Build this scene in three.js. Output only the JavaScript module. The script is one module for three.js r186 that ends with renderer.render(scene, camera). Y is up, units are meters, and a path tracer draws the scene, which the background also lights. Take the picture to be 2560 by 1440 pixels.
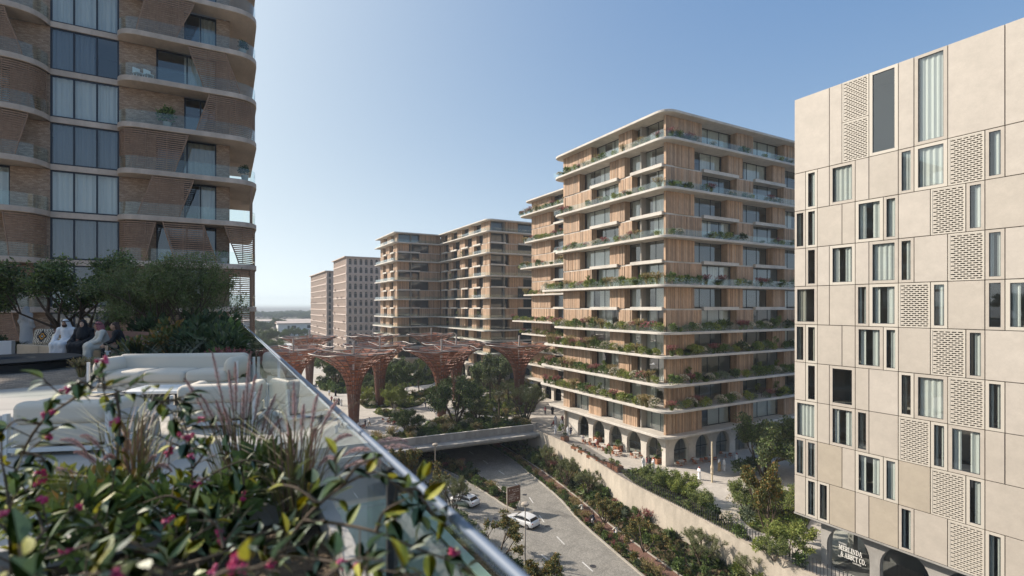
import * as THREE from 'three';
import { mergeGeometries } from 'three/addons/utils/BufferGeometryUtils.js';
import { RoundedBoxGeometry } from 'three/addons/geometries/RoundedBoxGeometry.js';

// ------------------------------------------------------------------ camera, sky, sun, exposure
const scene = new THREE.Scene();
const EY = 23.4;                                   // eye height over the plaza (y = 0)
const YAW = Math.atan(720 / 1280);
const camera = new THREE.PerspectiveCamera(2 * Math.atan(720 / 1280) * 180 / Math.PI, 16 / 9, 0.05, 6000);
camera.position.set(0, EY, 0);
camera.rotation.y = -YAW;
camera.setViewOffset(2560, 1440, 0, -47, 2560, 1440);
camera.focus = 60; camera.userData.focus = 60; camera.userData.fStop = 1.6;
const renderer = new THREE.WebGLRenderer({ antialias: true });
renderer.setSize(1024, 576);
renderer.toneMapping = THREE.LinearToneMapping;
renderer.toneMappingExposure = 1.52;
renderer.shadowMap.enabled = true;
const SUN_EL = 31 * Math.PI / 180;
const SUN = new THREE.Vector3(-0.66 * Math.cos(SUN_EL), Math.sin(SUN_EL), -0.751 * Math.cos(SUN_EL)).normalize();
{
  const w = 1024, h = 512, d = new Float32Array(w * h * 4);
  const mix = (a, b, t) => a + (b - a) * t, sst = (a, b, x) => { const t = Math.min(1, Math.max(0, (x - a) / (b - a))); return t * t * (3 - 2 * t); };
  const Z = [0.055, 0.16, 0.40], HZ = [0.21, 0.40, 0.62], G = [0.95, 1.0, 0.95];
  for (let j = 0; j < h; j++) for (let i = 0; i < w; i++) {
    const el = ((j + 0.5) / h - 0.5) * Math.PI, az = ((i + 0.5) / w - 0.5) * 2 * Math.PI;
    const x = Math.cos(el) * Math.cos(az), y = Math.sin(el), z = Math.cos(el) * Math.sin(az);
    const ang = Math.acos(Math.max(-1, Math.min(1, x * SUN.x + y * SUN.y + z * SUN.z)));
    const daz = Math.acos(Math.max(-1, Math.min(1, (x * SUN.x + z * SUN.z) / (Math.hypot(x, z) * Math.hypot(SUN.x, SUN.z) + 1e-6))));
    const e = Math.max(0, el);
    const t = 1 - Math.exp(-e / 0.40);                          // horizon to zenith
    const near = Math.exp(-ang * ang / 0.64);                   // whitening round the sun
    const hz = Math.exp(-e / 0.20) * (0.48 + 0.52 * Math.exp(-daz * daz / 1.3));
    const k = (j * w + i) * 4;
    for (let c = 0; c < 3; c++) {
      let v = mix(HZ[c], Z[c], t);
      v = mix(v, G[c] * 1.15, Math.min(1, 0.72 * near));
      v = mix(v, G[c] * 1.15, Math.min(1, 0.95 * hz));
      v += G[c] * 0.9 * Math.exp(-ang * ang / 0.14);               // aureole
      if (el < 0) v = mix(v, 0.30, Math.min(1, -el * 6));
      d[k + c] = v * 0.775;
    }
    d[k + 3] = 1;
  }
  const sky = new THREE.DataTexture(d, w, h, THREE.RGBAFormat, THREE.FloatType);
  sky.mapping = THREE.EquirectangularReflectionMapping;
  sky.magFilter = THREE.LinearFilter; sky.minFilter = THREE.LinearFilter; sky.needsUpdate = true;
  scene.background = sky; scene.environment = sky;
  scene.backgroundIntensity = 1; scene.environmentIntensity = 1;
}
const sun = new THREE.DirectionalLight(0xfff3e4, 4.55);
sun.target.position.set(25, 0, -70); scene.add(sun.target);
sun.position.copy(sun.target.position).addScaledVector(SUN, 260);
sun.castShadow = true; sun.shadow.radius = 1; sun.shadow.mapSize.set(4096, 4096);
Object.assign(sun.shadow.camera, { left: -190, right: 190, top: 190, bottom: -190, near: 1, far: 700 });
scene.add(sun);
scene.fog = new THREE.FogExp2(0xdfeaf4, 0.0003);

// ------------------------------------------------------------------ helpers
const V = (x, y, z) => new THREE.Vector3(x, y, z);
function RNG(s) { return () => { s |= 0; s = s + 0x6D2B79F5 | 0; let t = Math.imul(s ^ s >>> 15, 1 | s); t = t + Math.imul(t ^ t >>> 7, 61 | t) ^ t; return ((t ^ t >>> 14) >>> 0) / 4294967296; }; }
let rnd = RNG(7);
const rr = (a, b) => a + rnd() * (b - a), pick = a => a[Math.floor(rnd() * a.length)];
const used = {};
function numbered(n) { const k = used[n] = (used[n] ?? -1) + 1; return k ? n + '_' + String(k).padStart(3, '0') : n; }
function tag(o, label, category, group, kind) {
  if (label) o.userData.label = label; if (category) o.userData.category = category;
  if (group) o.userData.group = group; if (kind) o.userData.kind = kind; return o;
}
function thing(name, label, category, p = [0, 0, 0], turn = 0, group) {
  const o = new THREE.Group(); o.name = numbered(name); o.position.set(...p); o.rotation.y = turn;
  o.wo = turn ? V(0, 0, 0) : V(...p); scene.add(o); return tag(o, label, category, group);
}
function add(name, geo, mat, parent) {
  const m = new THREE.Mesh(geo, mat); m.name = parent ? name : numbered(name); m.castShadow = m.receiveShadow = true;
  m.wo = parent?.wo; (parent ?? scene).add(m); return m;
}
function dup(root, p, turn = 0, s = 1, label, group) {
  const r = root.clone(); r.name = numbered(root.name.replace(/_\d{3}$/, '')); scene.add(r);
  r.position.set(...p); r.rotation.y = turn; if (Array.isArray(s)) r.scale.set(...s); else r.scale.setScalar(s);
  if (label) r.userData.label = label; if (group) r.userData.group = group; return r;
}
// pixel of the 2560x1440 photograph on the plane y = Y  ->  world x, z
const SN = Math.sin(YAW), CS = Math.cos(YAW);
function at(px, py, Y = 0) { const u = (px - 1280) / 1280, D = (EY - Y) * 1280 / (py - 767); return [(SN + u * CS) * D, Y, (-CS + u * SN) * D]; }
function atD(px, D, Y = 0) { const u = (px - 1280) / 1280; return [(SN + u * CS) * D, Y, (-CS + u * SN) * D]; }

class Geo {                                        // collects faces; build() makes ONE mesh
  constructor(O, T, N) { this.p = []; this.n = []; this.uv = []; this.c = []; this.hasC = false; this.fr(O, T, N); }
  fr(O, T, N) { this.O = O; this.T = T; this.N = N; return this; }
  P(a, y, d) { return this.O ? V(this.O.x + this.T.x * a + this.N.x * d, this.O.y + y, this.O.z + this.T.z * a + this.N.z * d) : V(a, y, d); }
  tri(a, b, c, n, col, uvs) {
    const A = [a, b, c];
    for (let i = 0; i < 3; i++) {
      const q = A[i]; this.p.push(q.x, q.y, q.z); this.n.push(n.x, n.y, n.z);
      if (uvs) this.uv.push(uvs[i][0], uvs[i][1]);
      else if (Math.abs(n.y) > 0.7) this.uv.push(q.x, q.z); else if (Math.abs(n.x) > Math.abs(n.z)) this.uv.push(q.z, q.y); else this.uv.push(q.x, q.y);
      if (col) { this.hasC = true; this.c.push(col[0], col[1], col[2]); } else this.c.push(1, 1, 1);
    }
  }
  quad(a, b, c, d, hint, col, uvs) {
    let n = b.clone().sub(a).cross(d.clone().sub(a)); if (n.lengthSq() < 1e-14) n = c.clone().sub(b).cross(d.clone().sub(b)); n.normalize();
    if (hint && n.dot(hint) < 0) { n.negate(); [b, d] = [d, b]; if (uvs) uvs = [uvs[0], uvs[3], uvs[2], uvs[1]]; }
    this.tri(a, b, c, n, col, uvs && [uvs[0], uvs[1], uvs[2]]); this.tri(a, c, d, n, col, uvs && [uvs[0], uvs[2], uvs[3]]);
  }
  box(a0, a1, y0, y1, d0, d1, col, skip = '') {
    const P = (i, j, k) => this.P(i ? a1 : a0, j ? y1 : y0, k ? d1 : d0);
    const dir = (x, y, z) => this.O ? V(this.T.x * x + this.N.x * z, y, this.T.z * x + this.N.z * z) : V(x, y, z);
    const f = (k, a, b, c, d, h) => { if (!skip.includes(k)) this.quad(a, b, c, d, h, col); };
    f('f', P(0, 0, 1), P(1, 0, 1), P(1, 1, 1), P(0, 1, 1), dir(0, 0, 1)); f('b', P(0, 0, 0), P(1, 0, 0), P(1, 1, 0), P(0, 1, 0), dir(0, 0, -1));
    f('l', P(0, 0, 0), P(0, 0, 1), P(0, 1, 1), P(0, 1, 0), dir(-1, 0, 0)); f('r', P(1, 0, 0), P(1, 0, 1), P(1, 1, 1), P(1, 1, 0), dir(1, 0, 0));
    f('t', P(0, 1, 0), P(1, 1, 0), P(1, 1, 1), P(0, 1, 1), dir(0, 1, 0)); f('u', P(0, 0, 0), P(1, 0, 0), P(1, 0, 1), P(0, 0, 1), dir(0, -1, 0));
    return this;
  }
  tube(pts, r, sides = 6, col, cap = true) {         // pts Vector3[], r number or function(t) or array
    const R = i => Array.isArray(r) ? r[i] : typeof r === 'function' ? r(i / (pts.length - 1)) : r;
    let prev = null, up = V(0.123, 0.3, 0.94).normalize(); const rings = [];
    for (let i = 0; i < pts.length; i++) {
      const t = pts[Math.min(i + 1, pts.length - 1)].clone().sub(pts[Math.max(i - 1, 0)]).normalize();
      const u = up.clone().addScaledVector(t, -up.dot(t)); if (u.lengthSq() < 1e-4) u.set(1, 0, 0).addScaledVector(t, -t.x); u.normalize(); up = u;
      const v = t.clone().cross(u), ring = [];
      for (let k = 0; k < sides; k++) { const a = k / sides * 2 * Math.PI; ring.push({ n: u.clone().multiplyScalar(Math.cos(a)).addScaledVector(v, Math.sin(a)) }); ring[k].p = pts[i].clone().addScaledVector(ring[k].n, R(i)); }
      rings.push(ring);
    }
    const push = (q) => { this.p.push(q.p.x, q.p.y, q.p.z); this.n.push(q.n.x, q.n.y, q.n.z); this.uv.push(q.p.x + q.p.z, q.p.y); if (col) { this.hasC = true; this.c.push(...col); } else this.c.push(1, 1, 1); };
    for (let i = 0; i + 1 < rings.length; i++) for (let k = 0; k < sides; k++) {
      const a = rings[i][k], b = rings[i][(k + 1) % sides], c = rings[i + 1][(k + 1) % sides], d = rings[i + 1][k];
      push(a); push(b); push(c); push(a); push(c); push(d);
    }
    if (cap) for (const [i, s] of [[0, -1], [rings.length - 1, 1]]) {
      const t = pts[i].clone().sub(pts[i - s]).normalize();
      for (let k = 1; k + 1 < sides; k++) this.tri(rings[i][0].p, rings[i][k].p, rings[i][k + 1].p, t, col);
    }
    return this;
  }
  bar(a, b, r, sides = 6, col) { return this.tube([a, b], r, sides, col); }
  lathe(prof, cx, cz, sides = 24, col, smooth = true) {   // prof [[r,y]...]
    for (let i = 0; i + 1 < prof.length; i++) {
      const [r0, y0] = prof[i], [r1, y1] = prof[i + 1], nl = Math.hypot(r1 - r0, y1 - y0) || 1, nr = (y1 - y0) / nl, ny = -(r1 - r0) / nl;
      for (let k = 0; k < sides; k++) {
        const a = k / sides * 2 * Math.PI, b = (k + 1) / sides * 2 * Math.PI;
        const q = (r, y, t) => ({ p: V(cx + r * Math.cos(t), y, cz + r * Math.sin(t)), n: V(nr * Math.cos(t), ny, nr * Math.sin(t)) });
        const A = q(r0, y0, a), B = q(r0, y0, b), C = q(r1, y1, b), D = q(r1, y1, a);
        for (const t of [A, C, B, A, D, C]) { this.p.push(t.p.x, t.p.y, t.p.z); this.n.push(t.n.x, t.n.y, t.n.z); this.uv.push(t.p.x + t.p.z, t.p.y); if (col) { this.hasC = true; this.c.push(...col); } else this.c.push(1, 1, 1); }
      }
    } return this;
  }
  geo(g, m, col) {                                  // any three geometry, placed by a Matrix4
    g = g.index ? g.toNonIndexed() : g.clone(); if (m) g.applyMatrix4(m);
    const p = g.attributes.position.array, n = g.attributes.normal.array, u = g.attributes.uv?.array;
    for (let i = 0; i < p.length / 3; i++) { this.p.push(p[3 * i], p[3 * i + 1], p[3 * i + 2]); this.n.push(n[3 * i], n[3 * i + 1], n[3 * i + 2]); this.uv.push(u ? u[2 * i] : p[3 * i] + p[3 * i + 2], u ? u[2 * i + 1] : p[3 * i + 1]); if (col) { this.hasC = true; this.c.push(...col); } else this.c.push(1, 1, 1); }
    return this;
  }
  leaf(p, ax, nor, len, wid, col) {                  // a rhombic leaf, two triangles folded along the midrib
    const s = ax.clone().cross(nor).normalize();
    const tip = p.clone().addScaledVector(ax, len), mid = p.clone().addScaledVector(ax, len * 0.45).addScaledVector(nor, wid * 0.2);
    const l = mid.clone().addScaledVector(s, wid * 0.5), r = mid.clone().addScaledVector(s, -wid * 0.5); mid.addScaledVector(nor, -wid * 0.4);
    const n1 = l.clone().sub(p).cross(tip.clone().sub(p)).normalize(), n2 = tip.clone().sub(p).cross(r.clone().sub(p)).normalize();
    this.tri(p, l, tip, n1, col); this.tri(p, tip, r, n2, col);
  }
  get empty() { return !this.p.length; }
  geometry(origin) {
    const g = new THREE.BufferGeometry(), p = new Float32Array(this.p);
    if (origin) for (let i = 0; i < p.length; i += 3) { p[i] -= origin.x; p[i + 1] -= origin.y; p[i + 2] -= origin.z; }
    g.setAttribute('position', new THREE.BufferAttribute(p, 3)); g.setAttribute('normal', new THREE.BufferAttribute(new Float32Array(this.n), 3));
    g.setAttribute('uv', new THREE.BufferAttribute(new Float32Array(this.uv), 2));
    if (this.hasC) g.setAttribute('color', new THREE.BufferAttribute(new Float32Array(this.c), 3));
    return g;
  }
  build(name, mat, parent) { return add(name, this.geometry(parent?.wo), mat, parent); }
}
function struct(name, g, mat) { const m = (g instanceof Geo) ? g.build(name, mat) : add(name, g, mat); m.userData.kind = 'structure'; return m; }
// rounded polygon in x,z -> points
function roundPoly(pts, rad, seg = 7) {
  const out = [], n = pts.length;
  for (let i = 0; i < n; i++) {
    const p = V2(...pts[i]), a = V2(...pts[(i + n - 1) % n]), b = V2(...pts[(i + 1) % n]), r = Array.isArray(rad) ? rad[i] : rad;
    if (!r) { out.push([p.x, p.y]); continue; }
    const da = a.clone().sub(p).normalize(), db = b.clone().sub(p).normalize(), p0 = p.clone().addScaledVector(da, r), p1 = p.clone().addScaledVector(db, r);
    for (let k = 0; k <= seg; k++) { const t = k / seg, q = p0.clone().multiplyScalar((1 - t) * (1 - t)).addScaledVector(p, 2 * t * (1 - t)).addScaledVector(p1, t * t); out.push([q.x, q.y]); }
  }
  return out;
}
function V2(x, y) { return new THREE.Vector2(x, y); }
function slabGeo(pts, y0, t, bevel = 0.03, holes = []) {   // pts [[x,z]...] horizontal plate from y0 to y0+t
  const s = new THREE.Shape(pts.map(p => V2(p[0], -p[1])));
  for (const h of holes) s.holes.push(new THREE.Path(h.map(p => V2(p[0], -p[1]))));
  const g = new THREE.ExtrudeGeometry(s, { depth: t - 2 * bevel, bevelEnabled: bevel > 0, bevelThickness: bevel, bevelSize: bevel, bevelOffset: -bevel, bevelSegments: 1, curveSegments: 6 });
  g.rotateX(-Math.PI / 2); g.translate(0, y0 + bevel, 0); return g;
}
function flatGeo(pts, y, holes = []) {
  const s = new THREE.Shape(pts.map(p => V2(p[0], -p[1])));
  for (const h of holes) s.holes.push(new THREE.Path(h.map(p => V2(p[0], -p[1]))));
  const g = new THREE.ShapeGeometry(s, 6); g.rotateX(-Math.PI / 2); g.translate(0, y, 0); return g;
}
function sheet(G, line, y0, y1, th, col) {            // a wall of thickness th along a polyline [[x,z]...]
  const L = line.length, nor = i => { const a = line[Math.max(0, i - 1)], b = line[Math.min(L - 1, i + 1)], dx = b[0] - a[0], dz = b[1] - a[1], l = Math.hypot(dx, dz) || 1; return [-dz / l, dx / l]; };
  const Y0 = typeof y0 === 'function' ? y0 : () => y0, Y1 = typeof y1 === 'function' ? y1 : () => y1;
  const pt = (i, s, top) => { const n = nor(i); return V(line[i][0] + n[0] * th / 2 * s, top ? Y1(i) : Y0(i), line[i][1] + n[1] * th / 2 * s); };
  for (let i = 0; i + 1 < L; i++) {
    const n = nor(i), N = V(n[0], 0, n[1]);
    G.quad(pt(i, 1, 0), pt(i + 1, 1, 0), pt(i + 1, 1, 1), pt(i, 1, 1), N, col); G.quad(pt(i, -1, 0), pt(i + 1, -1, 0), pt(i + 1, -1, 1), pt(i, -1, 1), N.clone().negate(), col);
    G.quad(pt(i, -1, 1), pt(i + 1, -1, 1), pt(i + 1, 1, 1), pt(i, 1, 1), V(0, 1, 0), col);
  }
  for (const i of [0, L - 1]) G.quad(pt(i, -1, 0), pt(i, 1, 0), pt(i, 1, 1), pt(i, -1, 1), null, col);
  return G;
}
function ribbon(G, A, B, ya, yb = ya, col) {          // strip between two polylines of the same length
  for (let i = 0; i + 1 < A.length; i++) G.quad(V(A[i][0], ya, A[i][1]), V(B[i][0], yb, B[i][1]), V(B[i + 1][0], yb, B[i + 1][1]), V(A[i + 1][0], ya, A[i + 1][1]), V(0, 1, 0), col);
  return G;
}
function resample(line, n) {                          // by z, smooth
  const c = new THREE.CatmullRomCurve3(line.map(p => V(p[0], 0, p[1])), false, 'centripetal'); return c.getSpacedPoints(n).map(p => [p.x, p.z]);
}
const lerpLine = (L, z) => { for (let i = 0; i + 1 < L.length; i++) { const [x0, z0] = L[i], [x1, z1] = L[i + 1]; if ((z - z0) * (z - z1) <= 0) return x0 + (x1 - x0) * (z - z0) / (z1 - z0 || 1); } return z > L[0][1] === L[0][1] > L[L.length - 1][1] ? L[0][0] : L[L.length - 1][0]; };

// ------------------------------------------------------------------ procedural textures
function vnoise(per, seed) { const r = RNG(seed), t = new Float32Array(per * per).map(() => r()); const s = x => x * x * (3 - 2 * x); return (x, y) => { x *= per; y *= per; const i = Math.floor(x), j = Math.floor(y), f = s(x - i), g = s(y - j), m = (a, b) => t[((b % per + per) % per) * per + (a % per + per) % per]; return (m(i, j) * (1 - f) + m(i + 1, j) * f) * (1 - g) + (m(i, j + 1) * (1 - f) + m(i + 1, j + 1) * f) * g; }; }
function fbm(per, oct, seed) { const ns = []; for (let o = 0; o < oct; o++) ns.push(vnoise(per << o, seed + o)); return (x, y) => { let v = 0, a = 0.5, w = 0; for (const n of ns) { v += a * n(x, y); w += a; a *= 0.55; } return v / w; }; }
function tex(size, metres, fn, srgb = true) {
  const d = new Uint8Array(size * size * 4);
  for (let j = 0; j < size; j++) for (let i = 0; i < size; i++) { const v = fn((i + 0.5) / size, (j + 0.5) / size), k = (j * size + i) * 4; for (let c = 0; c < 3; c++) d[k + c] = Math.max(0, Math.min(255, (Array.isArray(v) ? v[c] : v) * 255)); d[k + 3] = 255; }
  const t = new THREE.DataTexture(d, size, size); t.wrapS = t.wrapT = THREE.RepeatWrapping; t.magFilter = THREE.LinearFilter; t.minFilter = THREE.LinearMipmapLinearFilter; t.generateMipmaps = true;
  if (srgb) t.colorSpace = THREE.SRGBColorSpace; t.repeat.set(1 / metres, 1 / metres); t.needsUpdate = true; return t;
}
const fA = fbm(4, 6, 11), fB = fbm(16, 4, 31), fC = fbm(64, 2, 51);
const TX = {
  blotch: tex(512, 7, (x, y) => 0.80 + 0.22 * fA(x, y) + 0.10 * (fB(x, y) - 0.5) + 0.05 * (fC(x, y) - 0.5)),
  soft: tex(512, 5, (x, y) => 0.90 + 0.10 * fA(x, y) + 0.05 * (fB(x, y) - 0.5) + 0.03 * (fC(x, y) - 0.5)),
  stain: tex(512, 9, (x, y) => 0.74 + 0.30 * fA(x, y * 0.5 + 0.1) + 0.16 * (fB(x, (y * 0.25) % 1) - 0.5) + 0.06 * (fC(x, y) - 0.5)),
  fine: tex(512, 1.2, (x, y) => 0.5 * fB(x, y) + 0.5 * fC(x, y), false),
  asphalt: tex(512, 6, (x, y) => { const b = 0.78 + 0.2 * (fA(x, y) - 0.5) + 0.30 * (fC(x, y) - 0.5); return [b, b * 0.99, b * 0.97]; }),
  wood: tex(256, 1.6, (x, y) => { const g = vn1(x, y * 0.12), k = 0.80 + 0.22 * (g - 0.3) + 0.12 * (fB(x, y * 0.2) - 0.5); return [k, k * 0.985, k * 0.96]; }),
  soil: tex(512, 3, (x, y) => { const k = 0.55 + 0.5 * fB(x, y) * 0.7 + 0.3 * (fC(x, y) - 0.5); return [k, k * 0.95, k * 0.85]; }),
  fabric: tex(256, 0.25, (x, y) => 0.5 + 0.25 * Math.sin(x * 2 * Math.PI * 32) * Math.sin(y * 2 * Math.PI * 32) + 0.2 * (fC(x, y) - 0.5), false),
};
function vn1(x, y) { return (vn1.f ??= fbm(32, 3, 91))(x, y); }
{ // long thin bricks: 12 courses to the metre
  const N = 1024, M = 2, rows = 28, br = RNG(5), tone = []; for (let i = 0; i < rows * 8; i++) tone.push(br());
  const f = (x, y) => { const ry = y * rows, j = Math.floor(ry), fy = ry - j, rx = x * 7 + (j % 2) * 0.5 + (j % 3) * 0.17, i = Math.floor(rx), fx = rx - i; return { m: fy < 0.16 || fx < 0.045, t: tone[(j * 8 + ((i % 7) + 7) % 7) % tone.length] }; };
  TX.brick = tex(N, M, (x, y) => { const b = f(x, y), n = 0.12 * (fC(x, y) - 0.5) + 0.14 * (fA(x, y) - 0.5); if (b.m) { const k = 0.62 + n; return [k, k * 0.96, k * 0.92]; } const k = 0.74 + 0.16 * b.t + n; return [k, k * (0.93 + 0.05 * b.t), k * (0.86 + 0.07 * b.t)]; });
  TX.brickB = tex(N, M, (x, y) => { const b = f(x, y); return b.m ? 0.2 : 0.75 + 0.2 * (fC(x, y) - 0.5) + 0.1 * b.t; }, false);
  const g = (x, y) => { const ry = y * 12, j = Math.floor(ry), fy = ry - j, rx = x * 8 + (j % 2) * 0.5, i = Math.floor(rx), fx = rx - i; return { m: fy < 0.09 || fx < 0.06, t: tone[(j * 8 + ((i % 8) + 8) % 8) % tone.length] }; };
  TX.cobble = tex(512, 1.4, (x, y) => { const b = g(x, y), n = 0.2 * (fC(x, y) - 0.5); return b.m ? [0.5 + n, 0.48 + n, 0.45 + n] : [0.70 + 0.22 * b.t + n, 0.66 + 0.20 * b.t + n, 0.62 + 0.17 * b.t + n]; });
  TX.cobbleB = tex(512, 1.4, (x, y) => g(x, y).m ? 0.1 : 0.8 + 0.2 * fC(x, y), false);
}
// ------------------------------------------------------------------ materials
const C = (r, g, b) => new THREE.Color().setRGB(r, g, b);
const std = (o) => new THREE.MeshStandardMaterial({ roughness: 0.85, side: THREE.DoubleSide, ...o });
const phy = (o) => new THREE.MeshPhysicalMaterial({ roughness: 0.85, side: THREE.DoubleSide, ...o });
const M = {
  conc: std({ color: C(0.66, 0.61, 0.54), map: TX.blotch, bumpMap: TX.fine, bumpScale: 0.003 }),
  concWarm: std({ color: C(0.55, 0.47, 0.38), map: TX.stain, bumpMap: TX.fine, bumpScale: 0.004 }),
  concWall: std({ color: C(0.54, 0.475, 0.39), map: TX.stain, bumpMap: TX.fine, bumpScale: 0.006 }),
  concGrey: std({ color: C(0.40, 0.38, 0.35), map: TX.stain, bumpMap: TX.fine, bumpScale: 0.004 }),
  concBrown: std({ color: C(0.62, 0.51, 0.42), map: TX.stain, bumpMap: TX.fine, bumpScale: 0.003 }),
  brick: std({ color: C(0.58, 0.455, 0.375), map: TX.brick, bumpMap: TX.brickB, bumpScale: 0.008 }),
  panelA: std({ color: C(0.53, 0.475, 0.41), map: TX.soft, bumpMap: TX.fine, bumpScale: 0.0015, roughness: 0.7 }),
  panelB: std({ color: C(0.50, 0.445, 0.378), map: TX.soft, bumpMap: TX.fine, bumpScale: 0.0015, roughness: 0.7 }),
  panelC: std({ color: C(0.45, 0.388, 0.305), map: TX.soft, bumpMap: TX.fine, bumpScale: 0.0015, roughness: 0.7 }),
  panelFrame: std({ color: C(0.52, 0.475, 0.405), roughness: 0.6 }),
  recess: std({ color: C(0.22, 0.17, 0.135), roughness: 0.9 }),
  pink: std({ color: C(0.64, 0.515, 0.435), map: TX.blotch }),
  pinkLight: std({ color: C(0.66, 0.545, 0.47), map: TX.blotch }),
  wood: std({ color: C(0.60, 0.425, 0.30), map: TX.wood, vertexColors: true, roughness: 0.75 }),
  screen: std({ color: C(0.40, 0.26, 0.18), map: TX.wood, roughness: 0.7 }),
  frame: std({ color: C(0.028, 0.034, 0.045), roughness: 0.45, metalness: 0.3 }),
  curtain: phy({ color: C(0.76, 0.74, 0.68), roughness: 1, transmission: 0.25, thickness: 0 }),
  curtainB: phy({ color: C(0.15, 0.16, 0.17), roughness: 1, transmission: 0.1, thickness: 0 }),
  curtainD: phy({ color: C(0.42, 0.38, 0.31), roughness: 1, transmission: 0.15, thickness: 0 }),
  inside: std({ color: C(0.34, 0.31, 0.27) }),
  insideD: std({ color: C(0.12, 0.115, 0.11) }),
  glass: phy({ color: C(0.93, 0.97, 0.96), roughness: 0.01, transmission: 1, thickness: 0, ior: 1.5, specularIntensity: 1 }),
  glassWin: phy({ color: C(0.84, 0.90, 0.90), roughness: 0.01, transmission: 1, thickness: 0, ior: 2.1 }),
  glassRail: phy({ color: C(0.93, 0.975, 0.96), roughness: 0.01, transmission: 1, thickness: 0, ior: 1.5 }),
  glassGreen: phy({ color: C(0.28, 0.50, 0.38), roughness: 0.06, transmission: 1, thickness: 0, ior: 1.5 }),
  glassFar: phy({ color: C(0.035, 0.045, 0.055), roughness: 0.04, metalness: 0.0, ior: 1.9 }),
  metal: std({ color: C(0.42, 0.43, 0.45), roughness: 0.32, metalness: 0.9 }),
  darkMetal: std({ color: C(0.10, 0.10, 0.11), roughness: 0.45, metalness: 0.6 }),
  rust: std({ color: C(0.31, 0.105, 0.05), map: TX.blotch, roughness: 0.7, vertexColors: true }),
  rustRib: std({ color: C(0.15, 0.07, 0.048), roughness: 0.6 }),
  ringM: std({ color: C(0.24, 0.22, 0.21), roughness: 0.45, metalness: 0.5 }),
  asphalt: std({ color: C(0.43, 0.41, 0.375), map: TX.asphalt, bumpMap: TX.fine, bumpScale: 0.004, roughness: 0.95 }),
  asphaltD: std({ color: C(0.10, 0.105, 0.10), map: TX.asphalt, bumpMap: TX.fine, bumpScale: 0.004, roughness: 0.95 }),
  mark: std({ color: C(0.72, 0.70, 0.66), map: TX.blotch }),
  kerb: std({ color: C(0.46, 0.42, 0.36), map: TX.blotch }),
  bike: std({ color: C(0.30, 0.165, 0.125), map: TX.asphalt, roughness: 0.95 }),
  soil: std({ color: C(0.16, 0.115, 0.075), map: TX.soil, bumpMap: TX.fine, bumpScale: 0.03 }),
  paving: std({ color: C(0.58, 0.53, 0.465), map: TX.blotch, bumpMap: TX.fine, bumpScale: 0.003 }),
  ground: std({ color: C(0.20, 0.185, 0.13), map: TX.soil }),
  lawn: std({ color: C(0.11, 0.135, 0.035), map: TX.soil, bumpMap: TX.fine, bumpScale: 0.03 }),
  cobble: std({ color: C(0.45, 0.40, 0.355), map: TX.cobble, bumpMap: TX.cobbleB, bumpScale: 0.006 }),
  bark: std({ color: C(0.13, 0.095, 0.07), map: TX.wood, bumpMap: TX.fine, bumpScale: 0.01 }),
  leaf: phy({ color: C(1, 1, 1), vertexColors: true, roughness: 0.75, transmission: 0.22, thickness: 0 }),
  leafPl: phy({ color: C(1, 1, 1), vertexColors: true, roughness: 0.7, transmission: 0.22, thickness: 0 }),
  railM: std({ color: C(0.13, 0.17, 0.235), roughness: 0.55, metalness: 0.0 }),
  white: std({ color: C(0.74, 0.72, 0.68), roughness: 0.7 }),
  whiteF: std({ color: C(0.66, 0.59, 0.485), roughness: 0.95, bumpMap: TX.fabric, bumpScale: 0.0008 }),
  black: std({ color: C(0.02, 0.021, 0.024), roughness: 0.6 }),
  terracotta: std({ color: C(0.36, 0.15, 0.075), map: TX.blotch, roughness: 0.7 }),
  rattan: std({ color: C(0.32, 0.12, 0.06), roughness: 0.7 }),
};
// ------------------------------------------------------------------ ground, plaza, street
const RY = -5;                                      // level of the sunken street
const WALL = [[51.3, -84.5], [51.2, -76], [50.6, -68.7], [48.5, -59.2], [46.8, -50.6], [46.0, -42], [45.4, -36], [44.9, -29], [44.6, -24], [44.4, -10], [44.4, 30]];
const CORR_L = [[-6, 30], [-6, -84.5]];
const hole = [...WALL.map(p => [p[0] + 0.1, p[1]]), ...CORR_L];
struct('plaza_paving', slabGeo([[-70, 40], [140, 40], [140, -215], [-70, -215]], -0.6, 0.6, 0, [hole]), M.paving);
struct('ground', flatGeo([[-1600, 400], [1900, 400], [1900, -1800], [-1600, -1800]], -0.3, [[[-69, 39], [139, 39], [139, -214], [-69, -214]]]), M.ground);
struct('street_soil', flatGeo([[-10, 34], [60, 34], [60, -150], [-10, -150]], RY - 0.05), M.soil);
const KERB_R = resample([[47.2, -150], [47.0, -92], [46.5, -82.7], [45.1, -73.9], [43.2, -62.9], [40.9, -54.5], [39.5, -47], [38.4, -40.5], [37.5, -34], [36.6, -20], [36, 10]], 60);
const BIKE_L = resample([[47.9, -150], [47.8, -92], [46.9, -80.3], [45.6, -70], [43.9, -60.5], [42.2, -52.4], [41.0, -45], [40.1, -39.6], [39.2, -32], [38.4, -20], [38, 10]], 60);
const BIKE_R = resample([[49.8, -150], [49.5, -92], [48.5, -80.6], [47.2, -70], [45.5, -60.5], [43.8, -52.4], [42.7, -45], [41.9, -38.6], [41.0, -32], [40.2, -20], [39.8, 10]], 60);
const ROAD_L = resample([[26.5, -150], [26.8, -95], [28, -75], [27.4, -63.4], [28, -50], [28, -40], [27, -20], [26, 10]], 60);
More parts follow.
